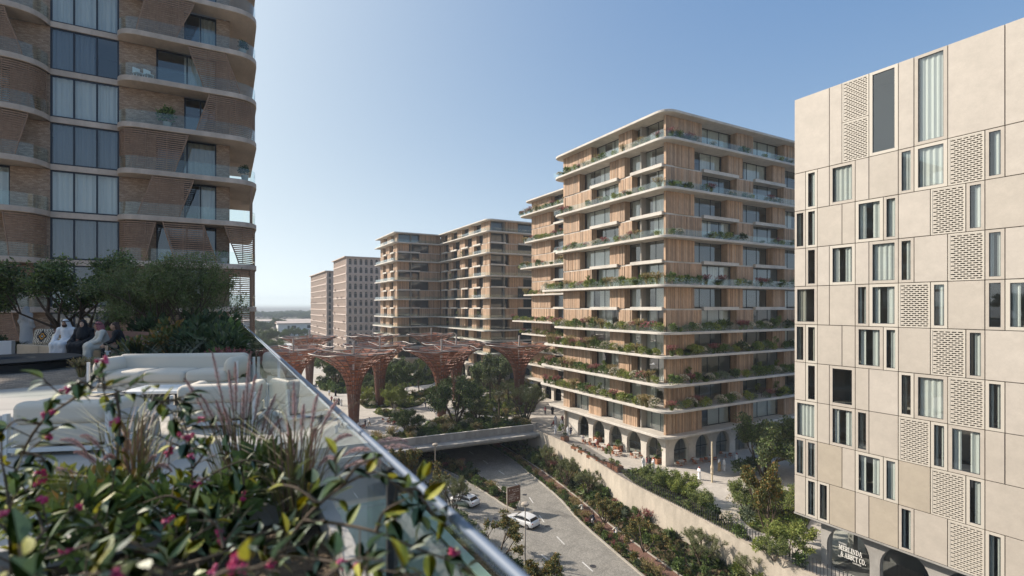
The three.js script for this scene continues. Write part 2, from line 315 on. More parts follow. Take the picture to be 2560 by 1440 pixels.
{
  const g = new Geo(); ribbon(g, ROAD_L, KERB_R, RY); struct('road', g, M.asphalt);
  const b = new Geo(); ribbon(b, BIKE_L, BIKE_R, RY + 0.04); struct('cycle_path', b, M.bike);
  const w = resample(WALL, 60), k = new Geo();
  // planted bank rising from the path to the wall
  const B2 = BIKE_R.map(p => [p[0] + 0.15, p[1]]), Wb = BIKE_R.map(p => [lerpLine(WALL, Math.max(-84, p[1])) - 0.1, p[1]]);
  ribbon(k, B2, Wb, RY + 0.02, RY + 1.7); struct('planted_bank', k, M.soil);
  const v = new Geo(); ribbon(v, KERB_R.map(p => [p[0] + 0.2, p[1]]), BIKE_L.map(p => [p[0] - 0.12, p[1]]), RY + 0.09); struct('verge_soil', v, M.soil);
  for (const [nm, L, o, wd, hgt] of [['kerb', KERB_R, 0.1, 0.2, 0.16], ['kerb', ROAD_L, -0.1, 0.2, 0.16], ['path_edging', BIKE_L, -0.06, 0.14, 0.1], ['path_edging', BIKE_R, 0.07, 0.16, 0.14]]) {
    const q = new Geo(); sheet(q, L.map(p => [p[0] + o, p[1]]), RY - 0.1, RY + hgt, wd); struct(nm, q, M.kerb);
  }
  // the planted median that ends at the sign
  const mr = resample([[36.9, -150], [36.9, -95], [37.2, -80], [37.7, -72.9], [37.3, -68.2], [36.5, -63.2], [35.9, -61.9]], 40), ml = resample([[32.0, -150], [32.3, -95], [33.0, -86], [34.2, -77], [34.7, -68], [34.8, -63.2], [35.2, -62.0]], 40);
  const poly = [...mr, ...ml.slice().reverse()];
  struct('median_kerb', slabGeo(poly, RY, 0.16, 0.02), M.kerb);
  struct('median_soil', flatGeo([...mr.map(p => [p[0] - 0.2, p[1]]), ...ml.slice().reverse().map(p => [p[0] + 0.2, p[1]])], RY + 0.175), M.soil);
  // lane dashes
  const dash = (x0, z0, x1, z1, wd = 0.16) => { const g = new Geo(), dx = x1 - x0, dz = z1 - z0, l = Math.hypot(dx, dz), nx = -dz / l * wd / 2, nz = dx / l * wd / 2; g.quad(V(x0 + nx, RY + 0.006, z0 + nz), V(x1 + nx, RY + 0.006, z1 + nz), V(x1 - nx, RY + 0.006, z1 - nz), V(x0 - nx, RY + 0.006, z0 - nz), V(0, 1, 0)); struct('lane_marking', g, M.mark); };
  const lane = resample([[42.3, -100], [41.6, -82], [41.2, -74], [39.6, -65], [37.0, -57.6], [35.2, -48.7], [34.4, -42.7], [33.8, -34]], 90);
  for (let i = 2; i < 88; i += 9) dash(...lane[i], ...lane[i + 3]);
  for (const [a, b] of [[[31.3, -56.5], [31.6, -53.6]], [[31.7, -49.5], [31.8, -46.2]], [[30.6, -90], [30.8, -87]], [[30.9, -82], [31, -79]]]) dash(...a, ...b);
  // repairs and covers in the road
  for (const [x, z, w, d, a] of [[40.2, -58.5, 1.2, 4.5, 0.2], [33.2, -64, 1.0, 2.6, 0.3], [38.2, -70.5, 0.9, 3.4, 0.1], [30.5, -45, 1.4, 3.0, 0]]) { const q = flatGeo([[-w / 2, -d / 2], [w / 2, -d / 2], [w / 2, d / 2], [-w / 2, d / 2]], 0); q.rotateY(a); q.translate(x, RY + 0.004, z); struct('asphalt_patch', q, M.asphaltP ??= std({ color: C(0.33, 0.315, 0.29), map: TX.asphalt, roughness: 0.95 })); }
  for (const [x, z] of [[36.5, -55.5], [31.8, -61], [39.6, -66.5], [35.2, -44.5]]) { const q = new THREE.CylinderGeometry(0.36, 0.36, 0.02, 18); q.translate(x, RY + 0.004, z); struct('manhole_cover', q, M.darkMetal); }
  // service lane on the near side, seen through the green glass
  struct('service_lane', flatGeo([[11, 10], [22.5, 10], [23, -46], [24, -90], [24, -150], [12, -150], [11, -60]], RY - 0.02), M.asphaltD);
  for (const z of [-80, -72, -64, -56, -48, -40, -32]) dash(17.3, z, 17.3, z + 2.6, 0.14);
  const vk = new Geo(); sheet(vk, [[23.2, 10], [23.5, -46], [24.3, -90], [24.3, -150]], RY - 0.1, RY + 0.2, 0.25); struct('kerb', vk, M.kerb);
}
// ---- retaining wall with its fence of thin bars
{
  const fine = resample(WALL, 90).filter(p => p[1] < 28), t = thing('retaining_wall', 'long curved pale render retaining wall between the planted bank and the upper terrace', 'retaining wall', [47, 0, -50]);
  const g = new Geo(); sheet(g, fine, RY - 1, 0.16, 0.36); g.build('wall', M.concWall, t);
  const cp = new Geo(); sheet(cp, fine, 0.16, 0.22, 0.42); cp.build('coping', M.concWarm, t);
  const f = thing('railing_fence', 'curved fence of thin upright steel bars along the top of the retaining wall', 'fence', [47, 0, -50]);
  const bar = new THREE.CylinderGeometry(0.036, 0.036, 1.34, 6); bar.translate(0, 0.67, 0);
  const L = new THREE.CatmullRomCurve3(fine.filter(p => p[1] < -14 && p[1] > -83).map(p => V(p[0], 0, p[1]))), n = 210;
  L.getSpacedPoints(n).forEach(p => { const b = add('bar', bar, M.darkMetal, f); b.position.set(p.x - 47, 0.2, p.z + 50); });
  const r = new Geo(); r.tube(L.getSpacedPoints(80).map(p => V(p.x, 0.30, p.z)), 0.016, 5); r.build('rail', M.darkMetal, f);
}
// ---- bridge edge of the plaza over the street
{
  const t = thing('underpass_bridge', 'grey concrete bridge edge with parapet where the road runs under the plaza', 'bridge', [30, 0, -84]);
  const A = V(51.1, 0, -82.6), B = V(-6, 0, -86.5), T = B.clone().sub(A).normalize(), N = V(T.z, 0, -T.x); if (N.z < 0) N.negate();
  const L = A.distanceTo(B);
  const g = new Geo(A, T, N); g.box(0, L, -0.3, 1.05, -0.32, 0.0); g.build('parapet', M.concGrey, t);
  const c = new Geo(A, T, N); c.box(-0.02, L, 1.05, 1.12, -0.36, 0.04); c.build('coping', M.conc, t);
  const l = new Geo(A, T, N); l.box(-0.1, L, -0.62, -0.22, 0.003, 2.3); l.build('ledge', M.concGrey, t);
  const s = new Geo(A, T, N); s.box(0, L, -1.25, -0.63, -1.0, 1.0); s.build('edge_beam', M.concGrey, t);
  const d = new Geo(); d.box(-6, 60, -1.2, -0.61, -150, -87.4); d.build('deck', M.concGrey, t);
  const a = new Geo(); a.box(50.6, 51.3, RY - 0.5, -0.61, -150, -85); a.box(22.5, 23.1, RY - 0.5, -0.61, -150, -86); a.box(-6, 60, RY - 0.5, -0.61, -150.4, -150); a.build('abutment', M.concGrey, t);  // side walls, and an end wall out of view that keeps the underpass dark
  // soil of the long planting bed behind the parapet
}
// ---- planting beds on the plaza
const BEDS = [
  [[22, -85.6], [51, -83.4], [52.5, -86], [52, -90], [47, -95.5], [42, -97.5], [36, -96.5], [31, -92.5], [22, -89]],
  [[893, 1006], [930, 998], [965, 1001], [985, 1010], [965, 1020], [915, 1022]].map(p => at(...p)).map(p => [p[0], p[2]]),
  [[935, 1033], [965, 1026], [1005, 1026], [1038, 1034], [1015, 1044], [965, 1043]].map(p => at(...p)).map(p => [p[0], p[2]]),
  [[985, 1012], [1020, 990], [1080, 970], [1120, 962], [1115, 985], [1070, 998], [1050, 1014], [1010, 1022]].map(p => at(...p)).map(p => [p[0], p[2]]),
  [[1160, 1012], [1210, 992], [1300, 985], [1345, 1000], [1335, 1030], [1260, 1042], [1185, 1036]].map(p => at(...p)).map(p => [p[0], p[2]]),
  [[790, 955], [880, 938], [1000, 940], [1100, 945], [1080, 960], [960, 975], [850, 985], [800, 975]].map(p => at(...p)).map(p => [p[0], p[2]]),
  [[1120, 965], [1190, 945], [1290, 945], [1330, 965], [1290, 978], [1200, 982]].map(p => at(...p)).map(p => [p[0], p[2]]),
];
BEDS.forEach((b, i) => struct('planting_bed', slabGeo(roundPoly(b, 0.9, 4), 0, i ? 0.16 : 0.3, 0.02), M.lawn));
// ---- beds, island and ramp path on the upper terrace before the corner building
const ISLE = [[1845, 1290], [1870, 1245], [1930, 1225], [2000, 1235], [2035, 1285], [2010, 1330], [1950, 1345], [1880, 1325]].map(p => at(...p)).map(p => [p[0], p[2]]);
struct('planting_bed', slabGeo(roundPoly(ISLE, 1.2, 5), 0, 0.2, 0.03), M.lawn);
const WEDGE = [[48.9, -55.5], [51.5, -55], [53.2, -51.5], [52.6, -47.0], [50.5, -42], [47.5, -37], [46.0, -33], [45.3, -33], [46.2, -42], [47.2, -50.6]];
struct('planting_bed', slabGeo(roundPoly(WEDGE, 0.8, 4), 0, 0.2, 0.03), M.lawn);
// ------------------------------------------------------------------ timber-clad terraced blocks
function woodPanel(G, a0, a1, y0, y1, d = 0, depth = 0.1, skipJ = '') {
  let a = a0; while (a < a1 - 0.02) {
    let w = Math.min(rr(0.17, 0.32), a1 - a); if (a1 - a - w < 0.12) w = a1 - a;
    const dd = d + (rnd() < 0.5 ? 0 : rr(-0.05, 0.06)), k = rr(0.66, 1.16), warm = rr(-0.03, 0.07);
    G.box(a + 0.008, a + w - 0.008, y0, y1, d - depth, dd, [k * (1 + warm), k, k * (1 - warm)], 'b'); a += w;
  }
}
function jamb(G, a, sgn, y0, y1, d0, d1) {             // boards of the reveal, at a, facing sgn along the facade
  let d = d0; while (d < d1 - 0.02) { const w = Math.min(0.24, d1 - d), k = rr(0.74, 1.08), t = rr(0.02, 0.07); G.box(sgn > 0 ? a - 0.02 : a - t, sgn > 0 ? a + t : a + 0.02, y0, y1, d + 0.008, d + w - 0.008, [k, k, k], ''); d += w; }
}
function curtainSheet(G, a0, a1, y0, y1, d, amp = 0.06) {
  const n = Math.max(6, Math.round((a1 - a0) / 0.09)); let ph = rnd() * 6;
  let pts = []; for (let i = 0; i <= n; i++) { ph += rr(1.0, 2.1); pts.push([a0 + (a1 - a0) * i / n, d + amp * Math.sin(ph)]); }
  for (let i = 0; i < n; i++) G.quad(G.P(pts[i][0], y0, pts[i][1]), G.P(pts[i + 1][0], y0, pts[i + 1][1]), G.P(pts[i + 1][0], y1, pts[i + 1][1]), G.P(pts[i][0], y1, pts[i][1]), G.O ? G.N : V(0, 0, 1));
}
// one window: the frame is the part, its pane and curtain are its own pieces
function windowPart(t, F, a0, a1, y0, y1, d, n, o = {}) {
  const { O, T, N } = F, fw = o.fw ?? 0.07, g = new Geo(O, T, N);
  g.box(a0, a0 + fw, y0, y1, d, d + 0.1); g.box(a1 - fw, a1, y0, y1, d, d + 0.1); g.box(a0 + fw, a1 - fw, y0, y0 + fw, d, d + 0.097); g.box(a0 + fw, a1 - fw, y1 - fw, y1, d, d + 0.097);
  for (let i = 1; i < n; i++) { const a = a0 + (a1 - a0) * i / n; g.box(a - fw / 2, a + fw / 2, y0 + fw, y1 - fw, d, d + 0.094); }
  const w = g.build('window', o.frame ?? M.frame, t);
  const p = new Geo(O, T, N); p.quad(p.P(a0 + fw / 2, y0 + fw / 2, d + 0.05), p.P(a1 - fw / 2, y0 + fw / 2, d + 0.05), p.P(a1 - fw / 2, y1 - fw / 2, d + 0.05), p.P(a0 + fw / 2, y1 - fw / 2, d + 0.05), N);
  p.build('pane', o.pane ?? M.glassWin, w);
  for (const [c0, c1, m] of o.curtains ?? []) { const c = new Geo(O, T, N); curtainSheet(c, a0 + (a1 - a0) * c0, a0 + (a1 - a0) * c1, y0 + 0.03, y1 - 0.06, d - 0.22); c.build('curtain', m ?? M.curtain, w); }
  return w;
}
function archWall(t, F, len, y0, y1, d, th, start, pitch, wid, top, mat, n, pane, bare) {
  const { O, T, N } = F, s = new THREE.Shape([V2(0, y0), V2(len, y0), V2(len, y1), V2(0, y1)]), sp = y0 + (top - y0) * 0.52;
  const wins = [];
  for (let i = 0; i < n; i++) {
    const a = start + i * pitch, p = new THREE.Path(); p.moveTo(a, y0 + 0.001); p.lineTo(a + wid, y0 + 0.001); p.lineTo(a + wid, sp);
    p.bezierCurveTo(a + wid, sp + (top - sp) * 0.62, a + wid * 0.72, top, a + wid / 2, top); p.bezierCurveTo(a + wid * 0.28, top, a, sp + (top - sp) * 0.62, a, sp); p.closePath(); s.holes.push(p); wins.push([a, p]);
  }
  const g = new THREE.ExtrudeGeometry(s, { depth: th, bevelEnabled: false, curveSegments: 7 });
  const B = new THREE.Matrix4().makeBasis(T, V(0, 1, 0), N).setPosition(O.x, O.y, O.z); g.translate(0, 0, d - th); g.applyMatrix4(B);
  if (B.determinant() < 0) flip(g);
  if (t.wo) g.translate(-t.wo.x, -t.wo.y, -t.wo.z);
  const w = add('arcade', g, mat, t);
  for (const [a, p] of wins) { const pg = new THREE.ShapeGeometry(new THREE.Shape(p.getPoints(7)), 6); pg.translate(0, 0, d - th * 0.75); pg.applyMatrix4(B); if (t.wo) pg.translate(-t.wo.x, -t.wo.y, -t.wo.z); add('pane', pg, pane, w);
    if (bare) continue; const fr = new Geo(O, T, N); fr.box(a + wid / 2 - 0.04, a + wid / 2 + 0.04, y0, top - 0.05, d - th * 0.75, d - th * 0.75 + 0.06); fr.box(a, a + wid, sp - 0.04, sp + 0.04, d - th * 0.75, d - th * 0.75 + 0.06); fr.build('frame', M.frame, w); }
  return w;
}
function flip(g) { const ix = g.index, n = g.attributes.normal; if (ix) { const a = ix.array; for (let i = 0; i < a.length; i += 3) { const q = a[i]; a[i] = a[i + 2]; a[i + 2] = q; } } else { for (const k of ['position', 'normal', 'uv']) { const A = g.attributes[k]; if (!A) continue; const z = A.itemSize, r = A.array; for (let i = 0; i < A.count; i += 3) for (let c = 0; c < z; c++) { const q = r[i * z + c]; r[i * z + c] = r[(i + 2) * z + c]; r[(i + 2) * z + c] = q; } } } g.computeVertexNormals(); }
const compl = (op, len, from = 0) => { const r = []; let a = from; for (const [x, y] of op) { if (x - a > 0.3) r.push([a, x]); a = y; } if (len - a > 0.3) r.push([a, len]); return r; };

// spec: S soffits (heights over the eye), kinds ('1' one storey, '2' two), facades, slab outline per level
function terracedBlock(t, sp) {
  const TH = 0.38, H = h => EY + h;
  for (const f of sp.facades) {
    const F = { O: V(f.x, 0, f.z), T: f.dir === 'z' ? V(0, 0, -1) : V(1, 0, 0), N: f.dir === 'z' ? V(-1, 0, 0) : V(0, 0, 1) };
    f.F = F;
    const floor = (y0, y1, op, openingsBelow) => {
      for (const [a0, a1] of compl(op, f.len)) { const g = new Geo(F.O, F.T, F.N); woodPanel(g, a0, a1, y0, y1); g.build('wood_panel', M.wood, t); }
      for (const [a0, a1] of op) {
        for (const [ja, js] of [[a1 < f.len - 0.1 ? a1 : -1, -1], [a0 > 0.05 ? a0 : -1, 1]]) if (ja >= 0) { const j = new Geo(F.O, F.T, F.N); jamb(j, ja, js, y0, y1, -sp.rec, 0); j.build('wood_reveal', M.wood, t); }
        const cs = []; if (f.curt > rnd()) { const r = rnd(); if (r < 0.4) cs.push([0.02, 0.98]); else if (r < 0.7) cs.push([0.02, rr(0.3, 0.6)], [rr(0.7, 0.85), 0.98]); else cs.push([rr(0.3, 0.5), 0.98]); }
        windowPart(t, F, a0 + (a0 > 0.05 ? 0.05 : 0), a1 - 0.05, y0, y1, -sp.rec, a1 - a0 > 4 ? 3 : 2, { curtains: cs, pane: f.pane ?? sp.pane });
      }
    };
    for (let i = 0; i + 1 < sp.S.length; i++) {
      const y1 = H(sp.S[i]), y0 = H(sp.S[i + 1]) + TH, pat = f.pat[i];
      if (pat.length === 1) floor(y0, y1, f.op[pat]);
      else {
        const ym = y0 + (y1 - y0) * 0.5, a = f.op[pat[0]], b = f.op[pat[1]];
        floor(ym + 0.12, y1, a); floor(y0, ym - 0.12, b);
        const m = new Geo(F.O, F.T, F.N); m.box(0.03, f.len - 0.03, ym - 0.118, ym + 0.118, -sp.rec - 0.3, -0.13); m.build('floor_edge', M.conc, t);
        for (const [b0, b1] of b) { const l = new Geo(F.O, F.T, F.N); l.box(b0 + 0.05, b1 - 0.05, ym - 0.14, ym + 0.36, -0.06, 0.42); l.build('ledge', M.conc, t); }
      }
    }
    // what stands behind the glass: floors and a back wall
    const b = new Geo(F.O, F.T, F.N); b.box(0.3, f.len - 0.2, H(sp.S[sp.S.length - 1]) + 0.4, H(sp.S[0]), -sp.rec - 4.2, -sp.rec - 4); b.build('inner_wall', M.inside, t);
  }
  sp.S.forEach((h, i) => {
    const pts = roundPoly(sp.outline(i), sp.round ?? 2.2), g = slabGeo(pts, H(h), TH, 0.05); if (t.wo) g.translate(-t.wo.x, -t.wo.y, -t.wo.z);
    const s = add(i ? 'balcony_slab' : 'roof_slab', g, M.conc, t);
    if (sp.rails[i]) { const q = new Geo(); sheet(q, sp.rail(i), H(h) + TH, H(h) + TH + 0.95, 0.03); q.build('glass_rail', M.glassRail, s); }
  });
}
const LV = [27.75, 23.84, 16.8, 9.9, 2.87, -4.0, -7.4, -11.4, -15.0, -18.96].map(v => v);
// ---- the corner block in the middle of the picture
const CX = 55.65, CZ = -53.6;
const oC = [1.5, 1.55, 1.55, 1.55, 1.6, 1.7, 1.9, 2.3, 2.4, 1.3];
const cornerOutline = (i, d = 0) => { const o = oC[i] - d, l = i === 4 ? 4.5 : i > 5 ? 3 : 0; return [[CX - o, -79.3 - o - l], [CX - o, CZ + o], [108, CZ + o], [108, -79.3 - o - l]]; };
const cornerLine = (i, d) => roundPoly(cornerOutline(i, d), [0, 2.2 - d * 0.6, 0, 0], 7).slice(0, -1);
{
  const t = thing('terraced_apartment_building', 'timber-clad corner apartment block with white slabs, planted balconies and a white arcade', 'building', [CX, 0, CZ]);
  const U = [[0.35, 8.8], [12.3, 20.6]], L = [[0.35, 7.1], [10.1, 17.2]], P = [[0.35, 5.9], [9.1, 14.6], [17.9, 23.6]];
  const rU = [[5.9, 13.5], [17.1, 24.9], [28.2, 36]], rL = [[7.5, 15.7], [19.7, 28], [31.5, 39]];
  terracedBlock(t, {
    S: LV, rec: 1.3, pane: M.glassWin, rails: [0, 1, 1, 1, 1, 1, 0, 0, 0, 0], outline: cornerOutline, rail: i => cornerLine(i, 0.3),
    facades: [
      { x: CX, z: CZ, dir: 'z', len: 25.6, curt: 0.85, op: { U, L, P }, pat: ['L', 'UL', 'UL', 'UL', 'UL', 'U', 'L', 'U', 'P'] },
      { x: CX, z: CZ, dir: 'x', len: 50, curt: 0.3, op: { U: rU, L: rL }, pat: ['L', 'UL', 'UL', 'UL', 'UL', 'U', 'L', 'U', 'L'] }],
  });
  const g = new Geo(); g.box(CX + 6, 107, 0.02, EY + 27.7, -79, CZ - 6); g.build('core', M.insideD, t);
  const e = new Geo(); e.box(CX + 0.2, 107, 0.02, EY + 27.7, -79.2, -79.0); e.build('end_wall', M.concWarm, t);
  const yT = EY + LV[9];
  archWall(t, { O: V(CX + 0.7, 0, CZ - 0.7), T: V(0, 0, -1), N: V(-1, 0, 0) }, 24.6, 0, yT, 0, 0.7, 0.75, 4.35, 3.2, 3.75, M.conc, 5, M.glassWin);
  archWall(t, { O: V(CX + 1.405, 0, CZ - 0.703), T: V(1, 0, 0), N: V(0, 0, 1) }, 48.2, 0, yT, 0, 0.7, 1.0, 4.6, 3.2, 3.75, M.conc, 10, M.glassWin);
  const k = new Geo(); k.box(CX + 4.8, 106, 0, yT, -79, CZ - 4.9); k.build('shop_wall', M.inside, t);
}
{ // the lower wing behind it
  const X = 71.4, t = thing('terraced_apartment_wing', 'rear timber-clad wing with planted white slabs set back behind the corner block', 'building', [X, 0, -80]);
  const o = [1.5, 2.6, 1.8, 2.6, 2.0, 4.2, 2.4, 3.4, 3.0, 2.0];
  const outline = i => [[X - o[i], -116.5 - o[i]], [X - o[i], -78], [108, -78], [108, -116.5 - o[i]]];
  terracedBlock(t, {
    S: LV, rec: 1.3, pane: M.glassFar, rails: [0, 1, 1, 1, 0, 0, 0, 0, 0, 0], outline, rail: i => outline(i).slice(0, 2).map((p, k) => [p[0] + 0.3, p[1] + (k ? 0 : 0.3)]),
    facades: [{ x: X, z: -80, dir: 'z', len: 36.3, curt: 0.3, op: { U: [[3, 9], [20.5, 27.2]], L: [[5, 12], [18.5, 25.5]] }, pat: ['U', 'UL', 'UL', 'UL', 'UL', 'U', 'L', 'U', 'L'] }],
  });
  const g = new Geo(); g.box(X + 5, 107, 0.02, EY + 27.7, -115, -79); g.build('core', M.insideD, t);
  const e = new Geo(); e.box(X + 0.1, 107, EY - 18.5, EY + 27.7, -116.2, -115.9); e.build('end_wall', M.concWarm, t);
  archWall(t, { O: V(X + 0.3, 0, -80), T: V(0, 0, -1), N: V(-1, 0, 0) }, 36, 0, EY + LV[9], 0, 0.7, 1.2, 4.35, 3.2, 3.75, M.conc, 8, M.glassFar);
}
{ // the pair of blocks farther down the plaza
  const LB = [26.6, 23, 16.3, 9.3, 2.45, -3.9, -7.5, -10.7, -14.6, -18.9];
  const ops = (len, p0, pitch, w) => { const r = []; for (let a = p0; a + w < len; a += pitch) r.push([a, a + w]); return r; };
  const pat = ['L', 'UL', 'UL', 'UL', 'UL', 'U', 'L', 'U', 'L'];
  {
    const X = 71.4, Zc = -141, t = thing('distant_apartment_building', 'timber-clad apartment block with white slabs and glass balustrades beyond the lattice canopies', 'building', [X, 0, Zc]);
    const o = [1.6, 1.7, 2.0, 2.0, 2.2, 2.2, 3.2, 2.6, 3.0, 2.2];
    const outline = i => [[X - o[i], -184], [X - o[i], Zc + o[i]], [112, Zc + o[i]], [112, -184]];
    terracedBlock(t, { S: LB, rec: 1.2, pane: M.glassFar, round: [0, 2.2, 0, 0], rails: [0, 1, 1, 1, 1, 1, 1, 1, 1, 0], outline, rail: i => roundPoly([[X - o[i] + 0.2, -182], [X - o[i] + 0.2, Zc + o[i] - 0.2], [112, Zc + o[i] - 0.2], [112, -182]], [0, 2, 0, 0]).slice(0, -1),
      facades: [{ x: X, z: Zc, dir: 'z', len: 40.8, curt: 0.4, op: { U: [[4.5, 9.5], [13, 18.5], [23, 29], [33, 38]], L: [[6, 11.5], [15.5, 21], [25, 30.5], [34, 39]] }, pat }, { x: X, z: Zc, dir: 'x', len: 40, curt: 0.25, op: { U: [[0.4, 7], [12, 18], [22, 29]], L: [[0.4, 5.6], [10, 17], [21, 28]] }, pat }] });
    const g = new Geo(); g.box(X + 5, 111, 0.02, EY + 26.5, -183, Zc - 5); g.build('core', M.insideD, t);
    archWall(t, { O: V(X + 0.3, 0, Zc - 0.3), T: V(0, 0, -1), N: V(-1, 0, 0) }, 40, 0, EY - 18.9, 0, 0.7, 1.2, 4.35, 3.2, 3.75, M.conc, 9, M.glassFar);
    archWall(t, { O: V(X + 1.005, 0, Zc - 0.303), T: V(1, 0, 0), N: V(0, 0, 1) }, 39, 0, EY - 18.9, 0, 0.7, 1.6, 4.6, 3.2, 3.75, M.conc, 8, M.glassFar);
  }
  {
    const X = 54.6, Zc = -181.8, t = thing('distant_apartment_wing', 'left timber-clad wing with stacked wide windows behind the lattice canopies', 'building', [X, 0, Zc]);
    const o = [1.7, 2.0, 2.0, 2.0, 2.2, 2.2, 2.8, 2.4, 2.8, 2.2];
    const outline = i => [[X - o[i], -206], [X - o[i], Zc + o[i]], [72.5, Zc + o[i]], [72.5, -206]];
    terracedBlock(t, { S: LB, rec: 1.2, pane: M.glassFar, round: [0, 1.2, 0, 0], rails: [0, 1, 1, 1, 1, 1, 1, 1, 1, 0], outline, rail: i => roundPoly([[X - o[i] + 0.2, -205], [X - o[i] + 0.2, Zc + o[i] - 0.2], [69, Zc + o[i] - 0.2], [69, -205]], [0, 1, 0, 0]).slice(0, -1),
      facades: [{ x: X, z: Zc, dir: 'z', len: 22.7, curt: 0.4, op: { U: [[5, 10], [15, 19]], L: [[3, 8], [13, 18]] }, pat }, { x: X, z: Zc, dir: 'x', len: 16.6, curt: 0.4, op: { U: [[4.4, 12.2]], L: [[0.4, 8.6]] }, pat }] });
    const g = new Geo(); g.box(X + 5, 111, 0.02, EY + 26.5, -205, Zc - 5); g.build('core', M.insideD, t);
    archWall(t, { O: V(X + 1.005, 0, Zc - 0.303), T: V(1, 0, 0), N: V(0, 0, 1) }, 16, 0, EY - 18.9, 0, 0.7, 1.2, 4.6, 3.2, 3.75, M.conc, 3, M.glassFar);
    archWall(t, { O: V(X + 0.3, 0, Zc - 0.3), T: V(0, 0, -1), N: V(-1, 0, 0) }, 22, 0, EY - 18.9, 0, 0.7, 1.2, 4.6, 3.2, 3.75, M.conc, 4, M.glassFar);
  }
}
// ------------------------------------------------------------------ the brick tower behind the terrace
const AZ = -48.6, LK = k => EY + 3.44 * k;
{
  const t = thing('brick_apartment_tower', 'dark brick apartment tower with curved balconies and slatted timber screens behind the terrace', 'building', [-10, 0, AZ]);
  const F = { O: V(0, 0, AZ), T: V(1, 0, 0), N: V(0, 0, 1) };
  const xz = px => { const u = (px - 1280) / 1280; return (SN + u * CS) / (-CS + u * SN) * AZ; };
  const W1 = [xz(390), xz(541)], W2 = [xz(460), xz(541)], XR = xz(574), LW = [[-18, -13.1], [-20, -15.5]];
  const curtA = [[[0.02, 0.33], [0.72, 0.98]], [[0.02, 0.98]], [[0.02, 0.98]], [[0.03, 0.66], [0.7, 0.97]], [[0.02, 0.98]], [[0.02, 0.62]], [[0.02, 0.97]]];
  for (let k = -7; k <= 7; k++) {
    const y0 = LK(k) + 0.01, y1 = LK(k + 1) - 0.4, seen = k >= -2 && k <= 7;
    const op = [[-10.95, -6.95], k % 2 ? W1 : W2].map(a => a.slice()), lw = LW[((k % 2) + 2) % 2]; op.unshift(lw);
    for (const [a0, a1] of compl(op, XR, -32.6)) { const g = new Geo(F.O, F.T, F.N); g.box(a0, a1, y0, y1, -0.35, 0); g.build('brick_wall', M.brick, t); }
    const dk = k % 2 ? M.curtainB : M.curtain;
    op.forEach(([a0, a1], i) => { if (!seen) return;
      windowPart(t, F, a0, a1, y0 + (i === 1 ? 0 : 0.05), y1, i === 1 ? -0.12 : -0.28, i === 1 ? 3 : 2, { fw: 0.11, pane: M.glassWin, curtains: (i === 1 ? curtA[((k % 7) + 7) % 7] : i === 2 ? (k % 3 === 1 ? [] : [[0.45, 0.98]]) : [[0.6, 1]]).map(c => [...c, i === 1 ? dk : k % 3 ? M.curtain : M.curtainD]) }); });
  }
  // centre bay floor bands, side walls, core
  for (let k = -7; k <= 8; k++) { const g = new Geo(F.O, F.T, F.N); g.box(-10.97, -6.93, LK(k) - 0.4, LK(k), -0.3, 0.10); g.build('floor_band', M.concBrown, t); }
  { const g = new Geo(); g.box(XR - 0.3, XR - 0.003, 0, LK(8), -60.6, AZ - 0.36); g.box(-32.6, -32.3, 0, LK(8), -60.6, AZ - 0.36); g.box(-32.3, XR - 0.31, 0, LK(8), -60.6, -60.3); g.build('side_wall', M.brick, t);
    const c = new Geo(); c.box(-32.2, XR - 0.4, 0, LK(7.9), -59.6, AZ - 4.5); c.build('core', M.insideD, t);
    for (let k = -7; k <= 8; k++) { const f = new Geo(); f.box(-32.2, XR - 0.35, LK(k) - 0.3, LK(k) - 0.003, -60.1, AZ - 0.37); f.build('floor', M.inside, t); } }
  // balcony slabs, glass rails and slatted screens
  const right = d => roundPoly([[-7.0 + d, AZ + 0.05], [-7.0 + d, -46.85 - d], [2.4 - d, -46.7 - d], [2.4 - d, -59.6]], [0, 1.5, 1.9, 0], 10);
  const left = d => roundPoly([[-10.9 - d, AZ + 0.05], [-10.9 - d, -46.6 - d], [-32.6, -46.3 - d]], [0, 2.3, 0], 12);
  const toPx = p => { const D = SN * p[0] - CS * p[1]; return 1280 + 1280 * (CS * p[0] + SN * p[1]) / D; };
  const along = (line) => { const L = [0]; for (let i = 1; i < line.length; i++) L.push(L[i - 1] + Math.hypot(line[i][0] - line[i - 1][0], line[i][1] - line[i - 1][1])); return L; };
  function pointAt(line, L, s) { s = Math.max(0, Math.min(L[L.length - 1], s)); let i = 1; while (i < L.length - 1 && L[i] < s) i++; const f = (s - L[i - 1]) / (L[i] - L[i - 1] || 1); return [line[i - 1][0] + (line[i][0] - line[i - 1][0]) * f, line[i - 1][1] + (line[i][1] - line[i - 1][1]) * f]; }
  const RL = right(0.12), RS = along(RL), LL = left(0.12), LS = along(LL);
  const sOf = (line, S, px, mono) => { let best = 0, bd = 1e9; const end = mono > 0 ? 12.6 : S[S.length - 1]; for (let s = 0; s <= end; s += 0.05) { const q = Math.abs(toPx(pointAt(line, S, s)) - px); if (q < bd - 0.02) { bd = q; best = s; } } return best; };
  for (let k = -6; k <= 8; k++) for (const [fn, side] of [[right, 1], [left, -1]]) {
    const line = fn(0), inner = side > 0 ? [[XR, -59.6], [XR, AZ + 0.05]] : [[-32.6, AZ + 0.05]];
    const g = slabGeo([...line, ...inner], LK(k) - 0.4, 0.4, 0.03); g.translate(-t.wo.x, -t.wo.y, -t.wo.z); const s = add('balcony_slab', g, M.concBrown, t);
    const q = new Geo(); sheet(q, fn(0.1).slice(1), LK(k), LK(k) + 0.95, 0.025); q.build('glass_rail', M.glassRail, s);
  }
